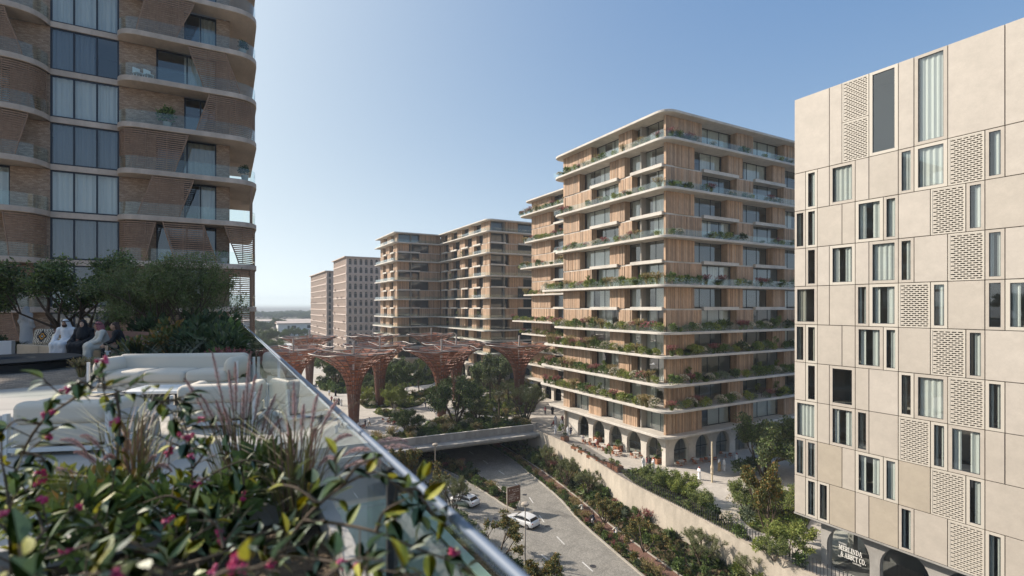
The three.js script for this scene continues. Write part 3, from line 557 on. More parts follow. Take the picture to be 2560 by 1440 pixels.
  function screen(k, side, T, B) {
    const line = side > 0 ? RL : LL, S = side > 0 ? RS : LS, y0 = LK(k) + 0.03, y1 = LK(k + 1) - 0.43;
    let a = sOf(line, S, T[0], side), b = sOf(line, S, T[1], side), c = sOf(line, S, B[0], side), d = sOf(line, S, B[1], side);
    if (side > 0 && T[1] >= 640) b = 14; if (side > 0 && B[1] >= 640) d = 14; if (side < 0) { if (T[0] < 0) b = Math.max(a, b), a = Math.min(a, b), b = 7; else[a, b] = [Math.min(a, b), Math.max(a, b)]; if (B[0] < 0) { c = Math.min(c, d); d = 7; } else[c, d] = [Math.min(c, d), Math.max(c, d)]; if (T[0] < 0) a = sOf(line, S, T[1], side); if (B[0] < 0) c = sOf(line, S, B[1], side); }
    const ez = t => t * 0.75 + 0.25 * (t * t * (3 - 2 * t)), at2 = (p, q, u) => p + (q - p) * ez(u);
    const round = (p, q, u) => { const s = at2(p, q, u); if (p === q) return s; const r = Math.max(0, (u - 0.8) / 0.2); return s + (q > p ? -1 : 1) * 0; };
    const g = new Geo(), n = 19;
    for (let i = 0; i < n; i++) {
      const u = (i + 0.5) / n, y = y0 + (y1 - y0) * i / n, l = round(c, a, u), r = round(d, b, u), pts = [], m = Math.max(1, Math.ceil((r - l) / 0.45));
      for (let j = 0; j <= m; j++) pts.push(pointAt(line, S, l + (r - l) * j / m)); sheet(g, pts, y, y + 0.09, 0.05);
    }
    const w = g.build('slatted_screen', M.screen, t); tag(w, null, null, null); w.userData.kind = 'stuff';
    const e = new Geo();
    for (const [p, q] of [[c, a], [d, b]]) { const pts = []; for (let j = 0; j <= 8; j++) { const o = pointAt(line, S, at2(p, q, j / 8)); pts.push(V(o[0], y0 + (y1 - y0) * j / 8, o[1])); } e.tube(pts, 0.05, 5); }
    for (let s = Math.min(a, c) + 1.3; s < Math.max(b, d) - 0.5; s += 1.35) { const tu = s < Math.max(a, c) ? (s - c) / (a - c) : s > Math.min(b, d) ? (s - d) / (b - d) : -1; const o = pointAt(line, S, s); let u0 = 0, u1 = 1; if (s < Math.max(a, c)) { if (a > c) u1 = (s - c) / (a - c); else u0 = (s - c) / (a - c); } if (s > Math.min(b, d)) { if (b > d) u0 = Math.max(u0, (s - d) / (b - d)); else u1 = Math.min(u1, (s - d) / (b - d)); } if (u1 - u0 > 0.1) e.tube([V(o[0], y0 + (y1 - y0) * u0, o[1]), V(o[0], y0 + (y1 - y0) * u1, o[1])], 0.03, 4); }
    e.build('frame', M.screen, w);
  }
  const R = { 6: [[[367, 486], [340, 440]]], 5: [[[472, 564], [509, 601]]], 4: [[[523, 642], [491, 642]]], 3: [[[300, 472], [300, 436]]], 2: [[[381, 484], [344, 449]]], 1: [[[300, 390], [300, 362]], [[408, 509], [436, 541]], [[562, 642], [597, 642]]], 0: [[[300, 385], [300, 420]], [[525, 642], [505, 642]]], [-1]: [[[300, 475], [300, 475]], [[560, 642], [580, 642]]], [-2]: [[[300, 642], [300, 642]]] };
  for (const k in R) for (const [T, B] of R[k]) screen(+k, 1, T, B);
  const L = { 5: [[[-60, 9], [-60, 55]]], 4: [[[-60, 115], [-60, 115]]], 3: [[[-60, 69], [-60, 37]]], 1: [[[5, 115], [23, 115]]], 0: [[[-60, 44], [-60, 20]]], [-1]: [[[-60, 30], [-60, 60]]] };
  for (const k in L) for (const [T, B] of L[k]) screen(+k, -1, T, B);
  for (const k of [2, 0, -1, -2]) { const g = new Geo(); g.bar(V(1.95, LK(k), -47.35), V(1.95, LK(k + 1) - 0.4, -47.35), 0.11, 8); g.build('column', M.screen, t); }
  for (const k of [4, 3, 2]) { const g = new Geo(); g.lathe([[0.02, 0.1], [0.2, 0.05], [0.26, 0]].map(p => [p[0], LK(k + 1) - 0.9 + p[1]]), -1.6, AZ - 1.2, 14); g.bar(V(-1.6, LK(k + 1) - 0.8, AZ - 1.2), V(-1.6, LK(k + 1) - 0.4, AZ - 1.2), 0.01, 4); g.build('lamp', M.white, t); }
}
// ------------------------------------------------------------------ the panelled building on the right
const RX = 46.2, RZ = -28.57, RG = 1.05;
{
  const t = thing('panelled_building', 'pale building of cream rectangular panels, framed windows and perforated brick screens', 'building', [RX, 0, RZ]);
  const F = { O: V(RX, 0, RZ), T: V(0, 0, 1), N: V(-1, 0, 0) }, rowY = i => EY + (i === 0 ? 19.18 : 12.3 - 3.478 * (i - 1));
  const rows = ['P0-3 P3-4 D4-6 W6-8d P8-9 W9-11c P11-14 P14-17 P17-20',
    'P0-1 W1-2b P2-3 W3-5c P5-6 P6-8 W8-9c W9-11c S11-13 W13-14b P14-17 W17-19c P19-20', 'W0-1k W1-2b P2-4 P4-5 W5-7p W7-8c P8-10 S10-12 W12-13b P13-16 P16-20',
    'P0-1 W1-2d P2-3 W3-5p P5-6 W6-8c W8-9b P9-11 S11-13 W13-14p P14-17 P17-20', 'W0-2k P2-3 P3-5 W5-6p W6-8p S8-10 W10-11b P11-13 W13-14d W14-16p P16-20',
    'W0-1k W1-2s P2-4 P4-5 W5-7p W7-8b P8-10 S10-12 W12-13b P13-16 P16-20', 'P0-1 W1-2d P2-3 W3-5d P5-6 P6-8 W8-9k W9-11c S11-13 W13-14p P14-16 P16-20',
    'W0-2c P2-3 W3-5p W5-6k P6-8 S8-10 W10-11p W11-13p P13-14 P14-17 P17-20', 'W0-1p W1-2p P2-4 P4-5 W5-7p W7-8c P8-10 S10-12 W12-13b P13-16 P16-20',
    'P0-1 W1-2p W2-3k P3-5 P5-6 P6-8 W8-9p P9-11 S11-13 W13-14p P14-17 P17-20'];
  let bricks = 0; const brickG = {}, gap = 0.028;
  const mats = [M.panelA, M.panelA, M.panelB, M.panelB, M.panelC], pr = RNG(21);
  rows.forEach((row, i) => {
    const yt = rowY(i), yb = rowY(i + 1);
    for (const c of row.split(' ')) {
      const [, k, a, b, m] = c.match(/([PWSD])(\d+)-(\d+)(\w?)/), a0 = +a * RG + gap, a1 = +b * RG - gap, y0 = yb + gap, y1 = yt - gap;
      if (k === 'P') { // a plain panel with a small chamfer
        const g = new RoundedBoxGeometry(a1 - a0, y1 - y0, 0.12, 1, 0.012); g.rotateY(-Math.PI / 2); const p = add('panel', g, i > 6 ? mats[Math.floor(pr() * 3) + 2] : mats[Math.floor(pr() * 4)], t);
        p.position.set(pr() * 0.008, (y0 + y1) / 2, (a0 + a1) / 2); const uv = g.attributes.uv, o = pr() * 9; for (let q = 0; q < uv.count; q++) uv.setXY(q, uv.getX(q) * (a1 - a0) + o, uv.getY(q) * (y1 - y0) + o * 1.7);
      } else if (k === 'W') {
        const g = new Geo(F.O, F.T, F.N), e = a1 - a0 < 1.2 ? 0.19 : 0.23;
        g.box(a0, a0 + e, y0, y1, -0.1, 0.05); g.box(a1 - e, a1, y0, y1, -0.1, 0.05); g.box(a0 + e, a1 - e, y0, y0 + e, -0.1, 0.047); g.box(a0 + e, a1 - e, y1 - e, y1, -0.1, 0.047);
        const s = g.build('window_surround', pr() < 0.5 ? M.panelFrame : M.panelB, t);
        const cs = m === 'c' ? [[0.02, 0.98, M.curtain]] : m === 'p' ? [[0.02, 0.3, M.curtain], [0.62, 0.98, M.curtain]] : m === 'b' ? [[0.35, 0.98, M.curtain]] : m === 'k' ? [[0.02, 0.45, M.curtainD]] : m === 's' ? [[0.5, 0.98, M.curtainD]] : [];
        const sub = new Geo(F.O, F.T, F.N), wf = 0.035; sub.box(a0 + e, a0 + e + wf, y0 + e, y1 - e, -0.07, 0.0); sub.box(a1 - e - wf, a1 - e, y0 + e, y1 - e, -0.07, 0.0); sub.box(a0 + e + wf, a1 - e - wf, y0 + e, y0 + e + wf, -0.07, -0.003); sub.box(a0 + e + wf, a1 - e - wf, y1 - e - wf, y1 - e, -0.07, -0.003);
        sub.build('frame', M.frame, s);
        const p = new Geo(F.O, F.T, F.N); p.quad(p.P(a0 + e, y0 + e, -0.03), p.P(a1 - e, y0 + e, -0.03), p.P(a1 - e, y1 - e, -0.03), p.P(a0 + e, y1 - e, -0.03), F.N); p.build('pane', M.glassWin, s);
        for (const [c0, c1, cm] of cs) { const q = new Geo(F.O, F.T, F.N); curtainSheet(q, a0 + e + (a1 - a0 - 2 * e) * c0, a0 + e + (a1 - a0 - 2 * e) * c1, y0 + 0.1, y1 - 0.1, -0.19, 0.04); q.build('curtain', cm, s); }
      } else {
        const parts = k === 'D' ? [[(y0 + y1) / 2 + gap, y1], [y0, (y0 + y1) / 2 - gap]] : [[y0, y1]];
        for (const [q0, q1] of parts) { // perforated screen: solid courses with loose bricks between
          const g = new Geo(F.O, F.T, F.N), br = new Geo(F.O, F.T, F.N), ed = 0.1, n = Math.round((q1 - q0 - 2 * ed) / 0.152), ph = (q1 - q0 - 2 * ed) / n, m2 = 5, pw = (a1 - a0 - 2 * ed) / m2;
          g.box(a0, a0 + ed, q0, q1, -0.12, 0.06); g.box(a1 - ed, a1, q0, q1, -0.12, 0.06); g.box(a0 + ed, a1 - ed, q0, q0 + ed, -0.12, 0.057); g.box(a0 + ed, a1 - ed, q1 - ed, q1, -0.12, 0.057);
          for (let r = 0; r < n; r++) g.box(a0 + ed, a1 - ed, q0 + ed + r * ph + 0.084, q0 + ed + (r + 1) * ph, -0.11, 0.045);
          const s = g.build('perforated_screen', M.panelFrame, t);
          const x = a0 + ed, hole = 0.27;
          for (let r = 0; r < n; r++) { const off = r % 2 ? pw / 2 : 0; let c0 = x; const ends = [];
            for (let q = 0; q < m2; q++) { const h0 = x + off + q * pw + (pw - hole) / 2 - (r % 2 ? 0 : 0), h1 = Math.min(h0 + hole, a1 - ed); if (h0 > c0 + 0.01 && h0 < a1 - ed) ends.push([c0, h0]); c0 = h1; } if (a1 - ed - c0 > 0.01) ends.push([c0, a1 - ed]);
            for (const [b0, b1] of ends) {
              const y = q0 + ed + r * ph;
              if (i >= 4 && i <= 6 && bricks < 300) { bricks++; const key = (b1 - b0).toFixed(3); const bg = brickG[key] ??= new THREE.BoxGeometry(0.155, 0.0835, b1 - b0); const bm = add('brick', bg, M.panelB, s); bm.position.set(0.0325 + pr() * 0.003, y + 0.042, (b0 + b1) / 2); }
              else br.box(b0, b1, y, y + 0.0835, -0.1, 0.043 + pr() * 0.003, null, 'b');
            } }
          if (!br.empty) { const bm = br.build('brick', M.panelB, s); bm.userData.kind = 'stuff'; }
        }
      }
    }
  });
  const Y0 = rowY(10);
  // backing slab behind the joints with the window and screen openings, roof, floors, inner rooms
  const s = new THREE.Shape([V2(-0.004, Y0 + 0.004), V2(20 * RG, Y0 + 0.004), V2(20 * RG, rowY(0) - 0.06), V2(-0.004, rowY(0) - 0.06)]);
  rows.forEach((row, i) => { for (const c of row.split(' ')) { const [, k, a, b] = c.match(/([PWSD])(\d+)-(\d+)/); if (k !== 'P') { const x0 = +a * RG + 0.16, x1 = +b * RG - 0.16, q0 = rowY(i + 1) + 0.16, q1 = rowY(i) - 0.16; s.holes.push(new THREE.Path([V2(x0, q0), V2(x1, q0), V2(x1, q1), V2(x0, q1)])); } } });
  const bg = new THREE.ExtrudeGeometry(s, { depth: 0.12, bevelEnabled: false }); bg.rotateY(-Math.PI / 2); bg.translate(0.21, 0, 0); add('joint_backing', bg, M.recess, t);
  const o = new Geo(); o.box(RX + 0.05, RX + 24, EY + 19.05, EY + 19.16, RZ, RZ + 21); o.build('roof', M.panelB, t);
  const e = new Geo(); e.box(RX + 0.22, RX + 24, Y0, EY + 19.04, RZ - 0.0, RZ + 0.3); e.box(RX + 0.22, RX + 24, Y0, EY + 19.04, RZ + 20.7, RZ + 21); e.build('end_wall', M.panelA, t);
  const fl = new Geo(); for (let i = 1; i <= 10; i++) fl.box(RX + 0.23, RX + 6, rowY(i) - 0.12, rowY(i) + 0.12, RZ + 0.31, RZ + 20.6); fl.build('floor', M.inside, t);
  const b = new Geo(); b.box(RX + 3.2, RX + 3.4, Y0 + 0.1, EY + 19, RZ + 0.31, RZ + 20.6); b.build('inner_wall', M.inside, t);
  const sf = new Geo(); sf.box(RX - 0.06, RX + 24, Y0 - 0.16, Y0 - 0.02, RZ - 0.05, RZ + 21); sf.build('soffit', M.concGrey, t);
  archWall(t, { O: V(RX + 0.9, 0, RZ + 1.9), T: V(0, 0, 1), N: V(-1, 0, 0) }, 19, 0, Y0 - 0.17, 0, 0.55, 0.5, 4.25, 3.5, Y0 - 0.32, M.concGrey, 4, M.glass, 1);
  archWall(t, { O: V(RX + 1.0, 0, RZ + 2.0), T: V(1, 0, 0), N: V(0, 0, -1) }, 20, 0, Y0 - 0.17, 0, 0.5, 0.6, 4.25, 3.5, Y0 - 0.32, M.concGrey, 4, M.glass, 1);
  const sh = new Geo(); sh.box(RX + 7, RX + 7.2, 0, Y0 - 0.2, RZ + 2.6, RZ + 21); sh.box(RX + 1.6, RX + 7, 0.004, 0.03, RZ + 2.6, RZ + 21); sh.build('shop_wall', M.insideD, t);
  for (let i = 0; i < 4; i++) { const d = new Geo(); d.lathe([[0.02, 0.74], [0.45, 0.74], [0.45, 0.78], [0.02, 0.79]], RX + 3.4, RZ + 5.2 + i * 3.3, 16); d.bar(V(RX + 3.4, 0.03, RZ + 5.2 + i * 3.3), V(RX + 3.4, 0.74, RZ + 5.2 + i * 3.3), 0.04, 6); d.build('shop_table', M.black, t); }
  // lettering on the first shop window
  const { FontLoader } = await import('three/addons/loaders/FontLoader.js'); const { TextGeometry } = await import('three/addons/geometries/TextGeometry.js');
  const font = await new FontLoader().loadAsync('fonts/droid/droid_serif_bold.typeface.json');
  const txt = (str, size, z, y, sx = 0.72) => { const g = new TextGeometry(str, { font, size, depth: 0.012, curveSegments: 3 }); g.scale(sx, 1, 1); g.rotateY(-Math.PI / 2); const m = add('lettering', g, M.white, t); m.position.set(1.28, y, z - RZ); return m; };
  txt('COLUMBIA', 0.12, -25.35, 2.5, 0.7); txt('MERLINDA', 0.44, -25.35, 1.96, 0.55); txt('& ABBCT CO.', 0.44, -25.2, 1.4, 0.52); txt('DE LA', 0.11, -25.4, 1.3, 0.55); txt('CALIFORNIA', 0.11, -24.2, 1.18, 0.7);
}
// ------------------------------------------------------------------ the pink arcaded blocks far down the plaza
function arcadedBlock(name, label, X, Z, top, lenR, lenL, cols, pitch) {
  const t = thing(name, label, 'building', [X, 0, Z]), rows = 12, H = EY + top, rh = (H - 0.6) / rows, F = { O: V(X, 0, Z), T: V(1, 0, 0), N: V(0, 0, 1) };
  const s = new THREE.Shape([V2(0, 0), V2(lenR, 0), V2(lenR, H - 0.5), V2(0, H - 0.5)]), w = 1.35, h = 2.75, spots = [];
  const arch = (x, y, P) => { P.moveTo(x, y); P.lineTo(x + w, y); P.lineTo(x + w, y + h - w / 2); P.absarc(x + w / 2, y + h - w / 2, w / 2, 0, Math.PI, false); P.lineTo(x, y); return P; };
  for (let r = 0; r < rows; r++) for (let c = 0; c < cols; c++) { const x = 1.1 + c * pitch, y = r * rh + 0.6; s.holes.push(arch(x, y, new THREE.Path())); spots.push([x, y]); }
  const g = new THREE.ExtrudeGeometry(s, { depth: 0.6, bevelEnabled: false, curveSegments: 6 }); g.translate(0, 0, -0.6); add('arcade_wall', g, M.pink, t);
  const pg = new THREE.ShapeGeometry(arch(0, 0, new THREE.Shape()), 6), bar = new THREE.BoxGeometry(w, 0.1, 0.08); bar.translate(w / 2, h - w / 2 - 0.1, 0.04);
  for (const [x, y] of spots) { const m = add('window', pg, M.glassFar, t); m.position.set(x, y, -0.42); const q = add('transom', bar, M.pinkLight, m); }
  for (let r = 0; r <= rows; r++) { const b = new Geo(F.O, F.T, F.N); b.box(0.02, lenR, r * rh + 0.12, r * rh + 0.42, 0.003, 0.22); b.build('string_course', M.pinkLight, t); }
  // side with close upright fins and planted ledges
  const G = { O: V(X, 0, Z), T: V(0, 0, -1), N: V(-1, 0, 0) };
  const wall = new Geo(G.O, G.T, G.N); wall.box(0.61, lenL, 0, H - 0.5, -0.9, -0.6); wall.build('window_band', M.glassFar, t);
  for (let a = 0.62; a < lenL - 0.3; a += 1.15) { const f = new Geo(G.O, G.T, G.N); f.box(a, a + 0.42, 0, H - 0.5, -0.595, 0.0); f.build('fin', M.pink, t); }
  for (let r = 0; r <= rows; r++) { const b = new Geo(G.O, G.T, G.N); b.box(0.0, lenL, r * rh + 0.02, r * rh + 0.55, -0.59, 0.16); b.build('floor_band', M.pinkLight, t); }
  const fr = RNG(X + lenL | 0);
  for (let k = 0; k < 16; k++) { const r = 1 + Math.floor(fr() * 8), a = 1 + fr() * (lenL - 4), b = new Geo(G.O, G.T, G.N); b.box(a, a + 1.6, r * rh + 0.56, r * rh + 1.2, 0.02, 0.9); b.build('balcony_box', M.pink, t); }
  const rf = new Geo(); rf.box(X - 1, X + lenR, H - 0.5, H - 0.1, Z - lenL, Z + 1); rf.build('roof', M.pinkLight, t);
  const c = new Geo(); c.box(X + 1.2, X + lenR, 0, H - 0.6, Z - lenL + 0.1, Z - 1.2); c.build('core', M.insideD, t);
}
arcadedBlock('arcaded_pink_building', 'pink stone block of small arched windows standing nearer behind the wooden blocks', 49.9, -247, 23.8, 34, 32, 12, 2.5);
arcadedBlock('arcaded_pink_building', 'farther and lower pink block with fins, left of the taller arcaded one', 49.9, -300, 20.3, 12, 60, 4, 2.7);
// ------------------------------------------------------------------ low buildings in the distance
function lowBuilding(label, x0, x1, z0, z1, h, roofC, wins) {
  const t = thing('low_building', label, 'building', [x0, 0, z1]);
  const g = new Geo(); g.box(x0, x1, -0.3, h, z0, z1); g.build('wall', M.white, t);
  const r = new Geo(); r.box(x0 - 1, x1 + 1, h, h + 0.6, z0 - 1, z1 + 1); r.quad(V(x0 - 1, h + 0.6, z1 + 1), V(x1 + 1, h + 0.6, z1 + 1), V(x1 + 1, h + 2.2, (z0 + z1) / 2), V(x0 - 1, h + 2.2, (z0 + z1) / 2), V(0, 1, 0.2)); r.quad(V(x0 - 1, h + 0.6, z0 - 1), V(x1 + 1, h + 0.6, z0 - 1), V(x1 + 1, h + 2.2, (z0 + z1) / 2), V(x0 - 1, h + 2.2, (z0 + z1) / 2), V(0, 1, -0.2)); r.build('roof', roofC, t);
  for (const [a, w, y, hh] of wins) { const q = new Geo(); q.box(x0 + a, x0 + a + w, y, y + hh, z1 - 0.1, z1 + 0.08); const f = q.build('window', M.frame, t); const p = new Geo(); p.box(x0 + a + 0.2, x0 + a + w - 0.2, y + 0.2, y + hh - 0.2, z1 + 0.081, z1 + 0.11); p.build('pane', M.glassFar, f); }
}
lowBuilding('white two-storey house with a pale pink roof in front of the pink towers', 38, 84, -470, -452, 9.5, M.pinkLight, [[7, 1.6, 5, 3], [10, 3.4, 5.2, 2.8], [16, 1, 3, 2.6], [22, 6, 5.8, 2.4], [30, 2, 5.8, 2.4], [26, 1, 1, 4]]);
lowBuilding('long low white shed with a pale roof before the far trees', 20, 190, -700, -670, 6, M.pinkLight, [[30, 6, 2.5, 2], [50, 6, 2.5, 2], [70, 6, 2.5, 2], [90, 6, 2.5, 2]]);
lowBuilding('small white flat-roofed pavilion between the trees behind the canopies', 25, 38, -262, -250, 4.4, M.white, [[2, 2, 1, 2.4], [7, 2.4, 1, 2.4]]);
// ------------------------------------------------------------------ lattice canopies of the plaza
const canopyProto = {};
function canopyR(h) { const t = h / 14.5; return 0.8 + 0.85 * t + 6.4 * Math.pow(Math.max(0, (t - 0.345) / 0.655), 3.4); }
const canopyH = (() => { const s = [0]; let L = 0; for (let i = 1; i <= 400; i++) { const a = 14.5 * (i - 1) / 400, b = 14.5 * i / 400; L += Math.hypot(b - a, canopyR(b) - canopyR(a)); s.push(L); } return u => { const t = u * L; let i = 1; while (i < 400 && s[i] < t) i++; return 14.5 * (i - 1 + (t - s[i - 1]) / (s[i] - s[i - 1])) / 400; }; })();   // height at a share of the profile's length
function canopy(fine, x, z, label, turn, s = 1) {
  const key = fine ? 'f' : 'c'; let t;
  if (!canopyProto[key]) {
    t = thing('lattice_canopy', label, 'canopy', [0, 0, 0], 0, 'rust lattice canopies over the plaza');
    const rb = 24, HT = 14.5, rim = a => 1 + 0.055 * Math.cos(6 * a), P = (h, a) => { const r = canopyR(h) * (1 + (rim(a) - 1) * Math.pow(h / HT, 4)); return V(r * Math.cos(a), h + 0.15 * Math.pow(h / HT, 8) * Math.cos(6 * a), r * Math.sin(a)); };
    for (let k = 0; k < rb; k++) { const a = k / rb * 2 * Math.PI, pts = []; for (let i = 0; i <= 24; i++) pts.push(P(canopyH(i / 24), a)); const g = new Geo(); g.tube(pts, u => 0.10 - 0.03 * u, 5); g.build('rib', M.rustRib, t); }
    for (let i = 0; i <= 27; i++) { const u = i / 27, h = canopyH(u), pts = []; for (let k = 0; k <= 36; k++) pts.push(P(h, k / 36 * 2 * Math.PI)); const g = new Geo(); g.tube(pts, i === 27 ? 0.11 : 0.045, 4, null, false); g.build('hoop', i === 27 ? M.ringM : M.rustRib, t); }
    const cr = RNG(77), all = new Geo();
    const lv = []; for (let i = 0; i <= 12; i++) lv.push(canopyH(0.36 + 0.64 * i / 12));
    let cnt = 0;
    for (let i = 0; i < 12; i++) for (let k = 0; k < rb; k++) {
      const m = cr(); const a0 = (k + 0.10) / rb * 2 * Math.PI, a1 = (k + 0.90) / rb * 2 * Math.PI, h0 = lv[i] + (lv[i + 1] - lv[i]) * 0.10, h1 = lv[i] + (lv[i + 1] - lv[i]) * 0.80;
      const rag = i >= 11 ? m < 0.38 : i >= 9 ? m < 0.16 : m < 0.04; if (rag) continue;
      const tone = rr2(cr, 0.62, 1.35), col = m > 0.9 ? [tone * 1.05, tone * 1.5, tone * 2.0] : [tone, tone, tone];
      const tilt = (cr() - 0.5) * 0.10, push = (cr() - 0.5) * 0.05, q = fine ? new Geo() : all, N = V(Math.cos((a0 + a1) / 2), 0, Math.sin((a0 + a1) / 2));
      const A = P(h0, a0), B = P(h0, a1), Cc = P(h1, a1), D = P(h1, a0); for (const v of [Cc, D]) v.addScaledVector(N, tilt); for (const v of [A, B, Cc, D]) v.addScaledVector(N, push);
      const nn = B.clone().sub(A).cross(D.clone().sub(A)).normalize().multiplyScalar(0.03), lo = [A, B, Cc, D], hi = lo.map(v => v.clone().add(nn));
      q.quad(...hi, nn, col); q.quad(...lo, nn.clone().negate(), col); for (let e = 0; e < 4; e++) q.quad(lo[e], lo[(e + 1) % 4], hi[(e + 1) % 4], hi[e], null, col);
      if (fine) { q.build('panel', M.rust, t); cnt++; }
    }
    if (!fine) { const m = all.build('panel', M.rust, t); m.userData.kind = 'stuff'; }
    // small infill plates woven between the close hoops of the trunk
    const inf = new Geo(); for (let i = 0; i < 14; i++) for (let k = 0; k < rb; k++) { if (cr() < 0.62) continue; const h0 = 0.4 + i * 0.36, a0 = k / rb * 2 * Math.PI, a1 = (k + 1) / rb * 2 * Math.PI; const tone = rr2(cr, 0.7, 1.2); inf.quad(P(h0, a0), P(h0, a1), P(h0 + 0.2, a1), P(h0 + 0.2, a0), null, [tone, tone, tone]); }
    const im = inf.build('infill_plate', M.rust, t); im.userData.kind = 'stuff';
    const g = new Geo(); g.bar(V(0, 0, 0), V(0, 16.6, 0), 0.2, 8); g.build('mast', M.concGrey, t);
    for (let k = 0; k < 6; k++) { const a = k / 6 * 2 * Math.PI, b = new Geo(); b.bar(V(0, 14.1, 0), P(HT, a), 0.07, 5); b.build('strut', M.ringM, t); }
    const f = new Geo(); f.lathe([[0.01, 0.3], [1.5, 0.3], [1.5, 0]], 0, 0, 20); f.build('plinth', M.concGrey, t);
    canopyProto[key] = t; t.position.set(x, 0, z); t.rotation.y = turn;
  } else t = dup(canopyProto[key], [x, 0, z], turn, 1, label, 'rust lattice canopies over the plaza');
  t.scale.set(s, 1, s); return t;
}
function rr2(r, a, b) { return a + r() * (b - a); }
canopy(true, 22.1, -102.3, 'nearest rust lattice canopy, its trunk just right of the glass railing', 0.1);
canopy(true, 40.1, -101.6, 'rust lattice canopy whose trunk rises beside the big multi-stemmed tree', 0.35);
canopy(false, 32.1, -120.8, 'rust lattice canopy on the round green bed between the two nearest ones', 0.6);
canopy(false, 60.8, -104.6, 'rightmost rust lattice canopy, standing close to the planted balconies', 0.2);
canopy(false, 13.0, -118.9, 'leftmost rust lattice canopy, partly hidden by the glass railing', 0.8);
canopy(false, 49.8, -116.5, 'rust lattice canopy half hidden behind the one beside the big tree', 0.5);
canopy(false, 22.0, -161, 'leftmost of the three far rust canopies before the pink building', 0.3);
canopy(false, 40.6, -161, 'middle one of the three far rust canopies', 0.9);
canopy(false, 58.8, -158, 'rightmost of the three far rust canopies before the wooden block', 0.15);
// ------------------------------------------------------------------ trees and shrubs (a few of each kind are grown, the rest are copies)
const rdir = () => { const z = rr(-1, 1), a = rr(0, 6.2832), s = Math.sqrt(1 - z * z); return V(s * Math.cos(a), z, s * Math.sin(a)); };
const gau = () => (rnd() + rnd() + rnd() - 1.5) / 1.5;
const COL = {
  green: [[0.109, 0.167, 0.034], [0.145, 0.210, 0.041], [0.080, 0.123, 0.030]], dark: [[0.051, 0.084, 0.027], [0.072, 0.109, 0.030], [0.041, 0.065, 0.024]],
  olive: [[0.167, 0.181, 0.068], [0.131, 0.152, 0.054], [0.203, 0.217, 0.081]], autumn: [[0.189, 0.167, 0.034], [0.290, 0.167, 0.034], [0.123, 0.145, 0.034], [0.102, 0.123, 0.027]],
  lime: [[0.246, 0.290, 0.047], [0.189, 0.239, 0.041], [0.290, 0.304, 0.068]], grey: [[0.189, 0.225, 0.135], [0.145, 0.181, 0.108]], straw: [[0.435, 0.319, 0.149], [0.348, 0.246, 0.108], [0.246, 0.217, 0.068]],
};
const jit = (c, s = 0.22) => { const k = 1 + rr(-s, s); return [c[0] * k, c[1] * k, c[2] * k]; };
function cluster(G, p, R, n, len, wid, cols, outward) { for (let i = 0; i < n; i++) { const d = rdir(), q = p.clone().add(V(gau() * R, gau() * R * 0.75, gau() * R)); const ax = d.clone().addScaledVector(outward ?? V(0, 0, 0), 0.5).add(V(0, rr(-0.2, 0.25), 0)).normalize(); let nor = rdir(); nor.addScaledVector(ax, -nor.dot(ax)).normalize(); G.leaf(q, ax, nor, len * rr(0.7, 1.3), wid * rr(0.7, 1.2), jit(pick(cols))); } }
function growTree(o) {                                 // o: height, stems, spread, leaves per tip, leaf size, colours
  const W = new Geo(), L = new Geo();
  const br = (p, d, len, r, lvl) => {
    const bend = rdir().multiplyScalar(0.16), m = p.clone().addScaledVector(d, len * 0.5).addScaledVector(bend, len * 0.4), e = p.clone().addScaledVector(d, len).addScaledVector(bend, len * 0.3).add(V(0, len * o.lift, 0));
    W.tube([p, m, e], [r, r * 0.8, r * 0.62], lvl > 1 ? 6 : 4, null, false);
    if (lvl <= 1) cluster(L, e, o.clus, Math.round(o.n * (lvl === 0 ? 1 : 0.5)), o.len, o.wid, o.cols, d);
    if (lvl === 0) { cluster(L, m, o.clus * 0.8, Math.round(o.n * 0.6), o.len, o.wid, o.cols, d); return; }
    const k = o.kids + (rnd() < 0.5 ? 1 : 0);
    for (let i = 0; i < k; i++) { const t = i === 0 ? 1 : rr(0.45, 1), q = t < 0.5 ? p.clone().lerp(m, t * 2) : m.clone().lerp(e, t * 2 - 1); const nd = d.clone().addScaledVector(rdir(), o.wander).add(V(0, o.up, 0)).normalize(); br(q, nd, len * rr(0.6, 0.82), r * (i === 0 ? 0.62 : 0.5), lvl - 1); }
  };
  for (let s = 0; s < o.stems; s++) { const a = s / o.stems * 6.283 + rr(-0.4, 0.4), sp = o.stems > 1 ? o.spread * rr(0.6, 1.1) : 0.05, d = V(Math.cos(a) * sp, 1, Math.sin(a) * sp).normalize(); br(V(Math.cos(a) * 0.12 * (o.stems > 1 ? 1 : 0), -0.1, Math.sin(a) * 0.12 * (o.stems > 1 ? 1 : 0)), d, o.height * o.first, o.r * rr(0.8, 1.1), o.levels); }
  let top = 0; for (let i = 1; i < L.p.length; i += 3) top = Math.max(top, L.p[i]); const k = o.height / top;
  for (const G of [W, L]) for (let i = 0; i < G.p.length; i++) G.p[i] *= k;
  return [W.geometry(), L.geometry()];
}
const TREES = {};
function treeKind(k, o, barkM = M.bark, leafM = M.leaf) { TREES[k] = { g: growTree(o), barkM, leafM, h: o.height, name: o.name }; }
rnd = RNG(101);
const dflt = { levels: 3, kids: 2, lift: 0.05, wander: 0.75, up: 0.18, first: 0.36, r: 0.13, clus: 0.42, len: 0.17, wid: 0.11, n: 46, spread: 0.5, stems: 1, name: 'tree' };
treeKind('dense', { ...dflt, height: 6, stems: 6, spread: 0.72, first: 0.27, cols: [...COL.green, ...COL.green, ...COL.olive, ...COL.dark], n: 100, clus: 0.62, len: 0.19, wid: 0.125 });
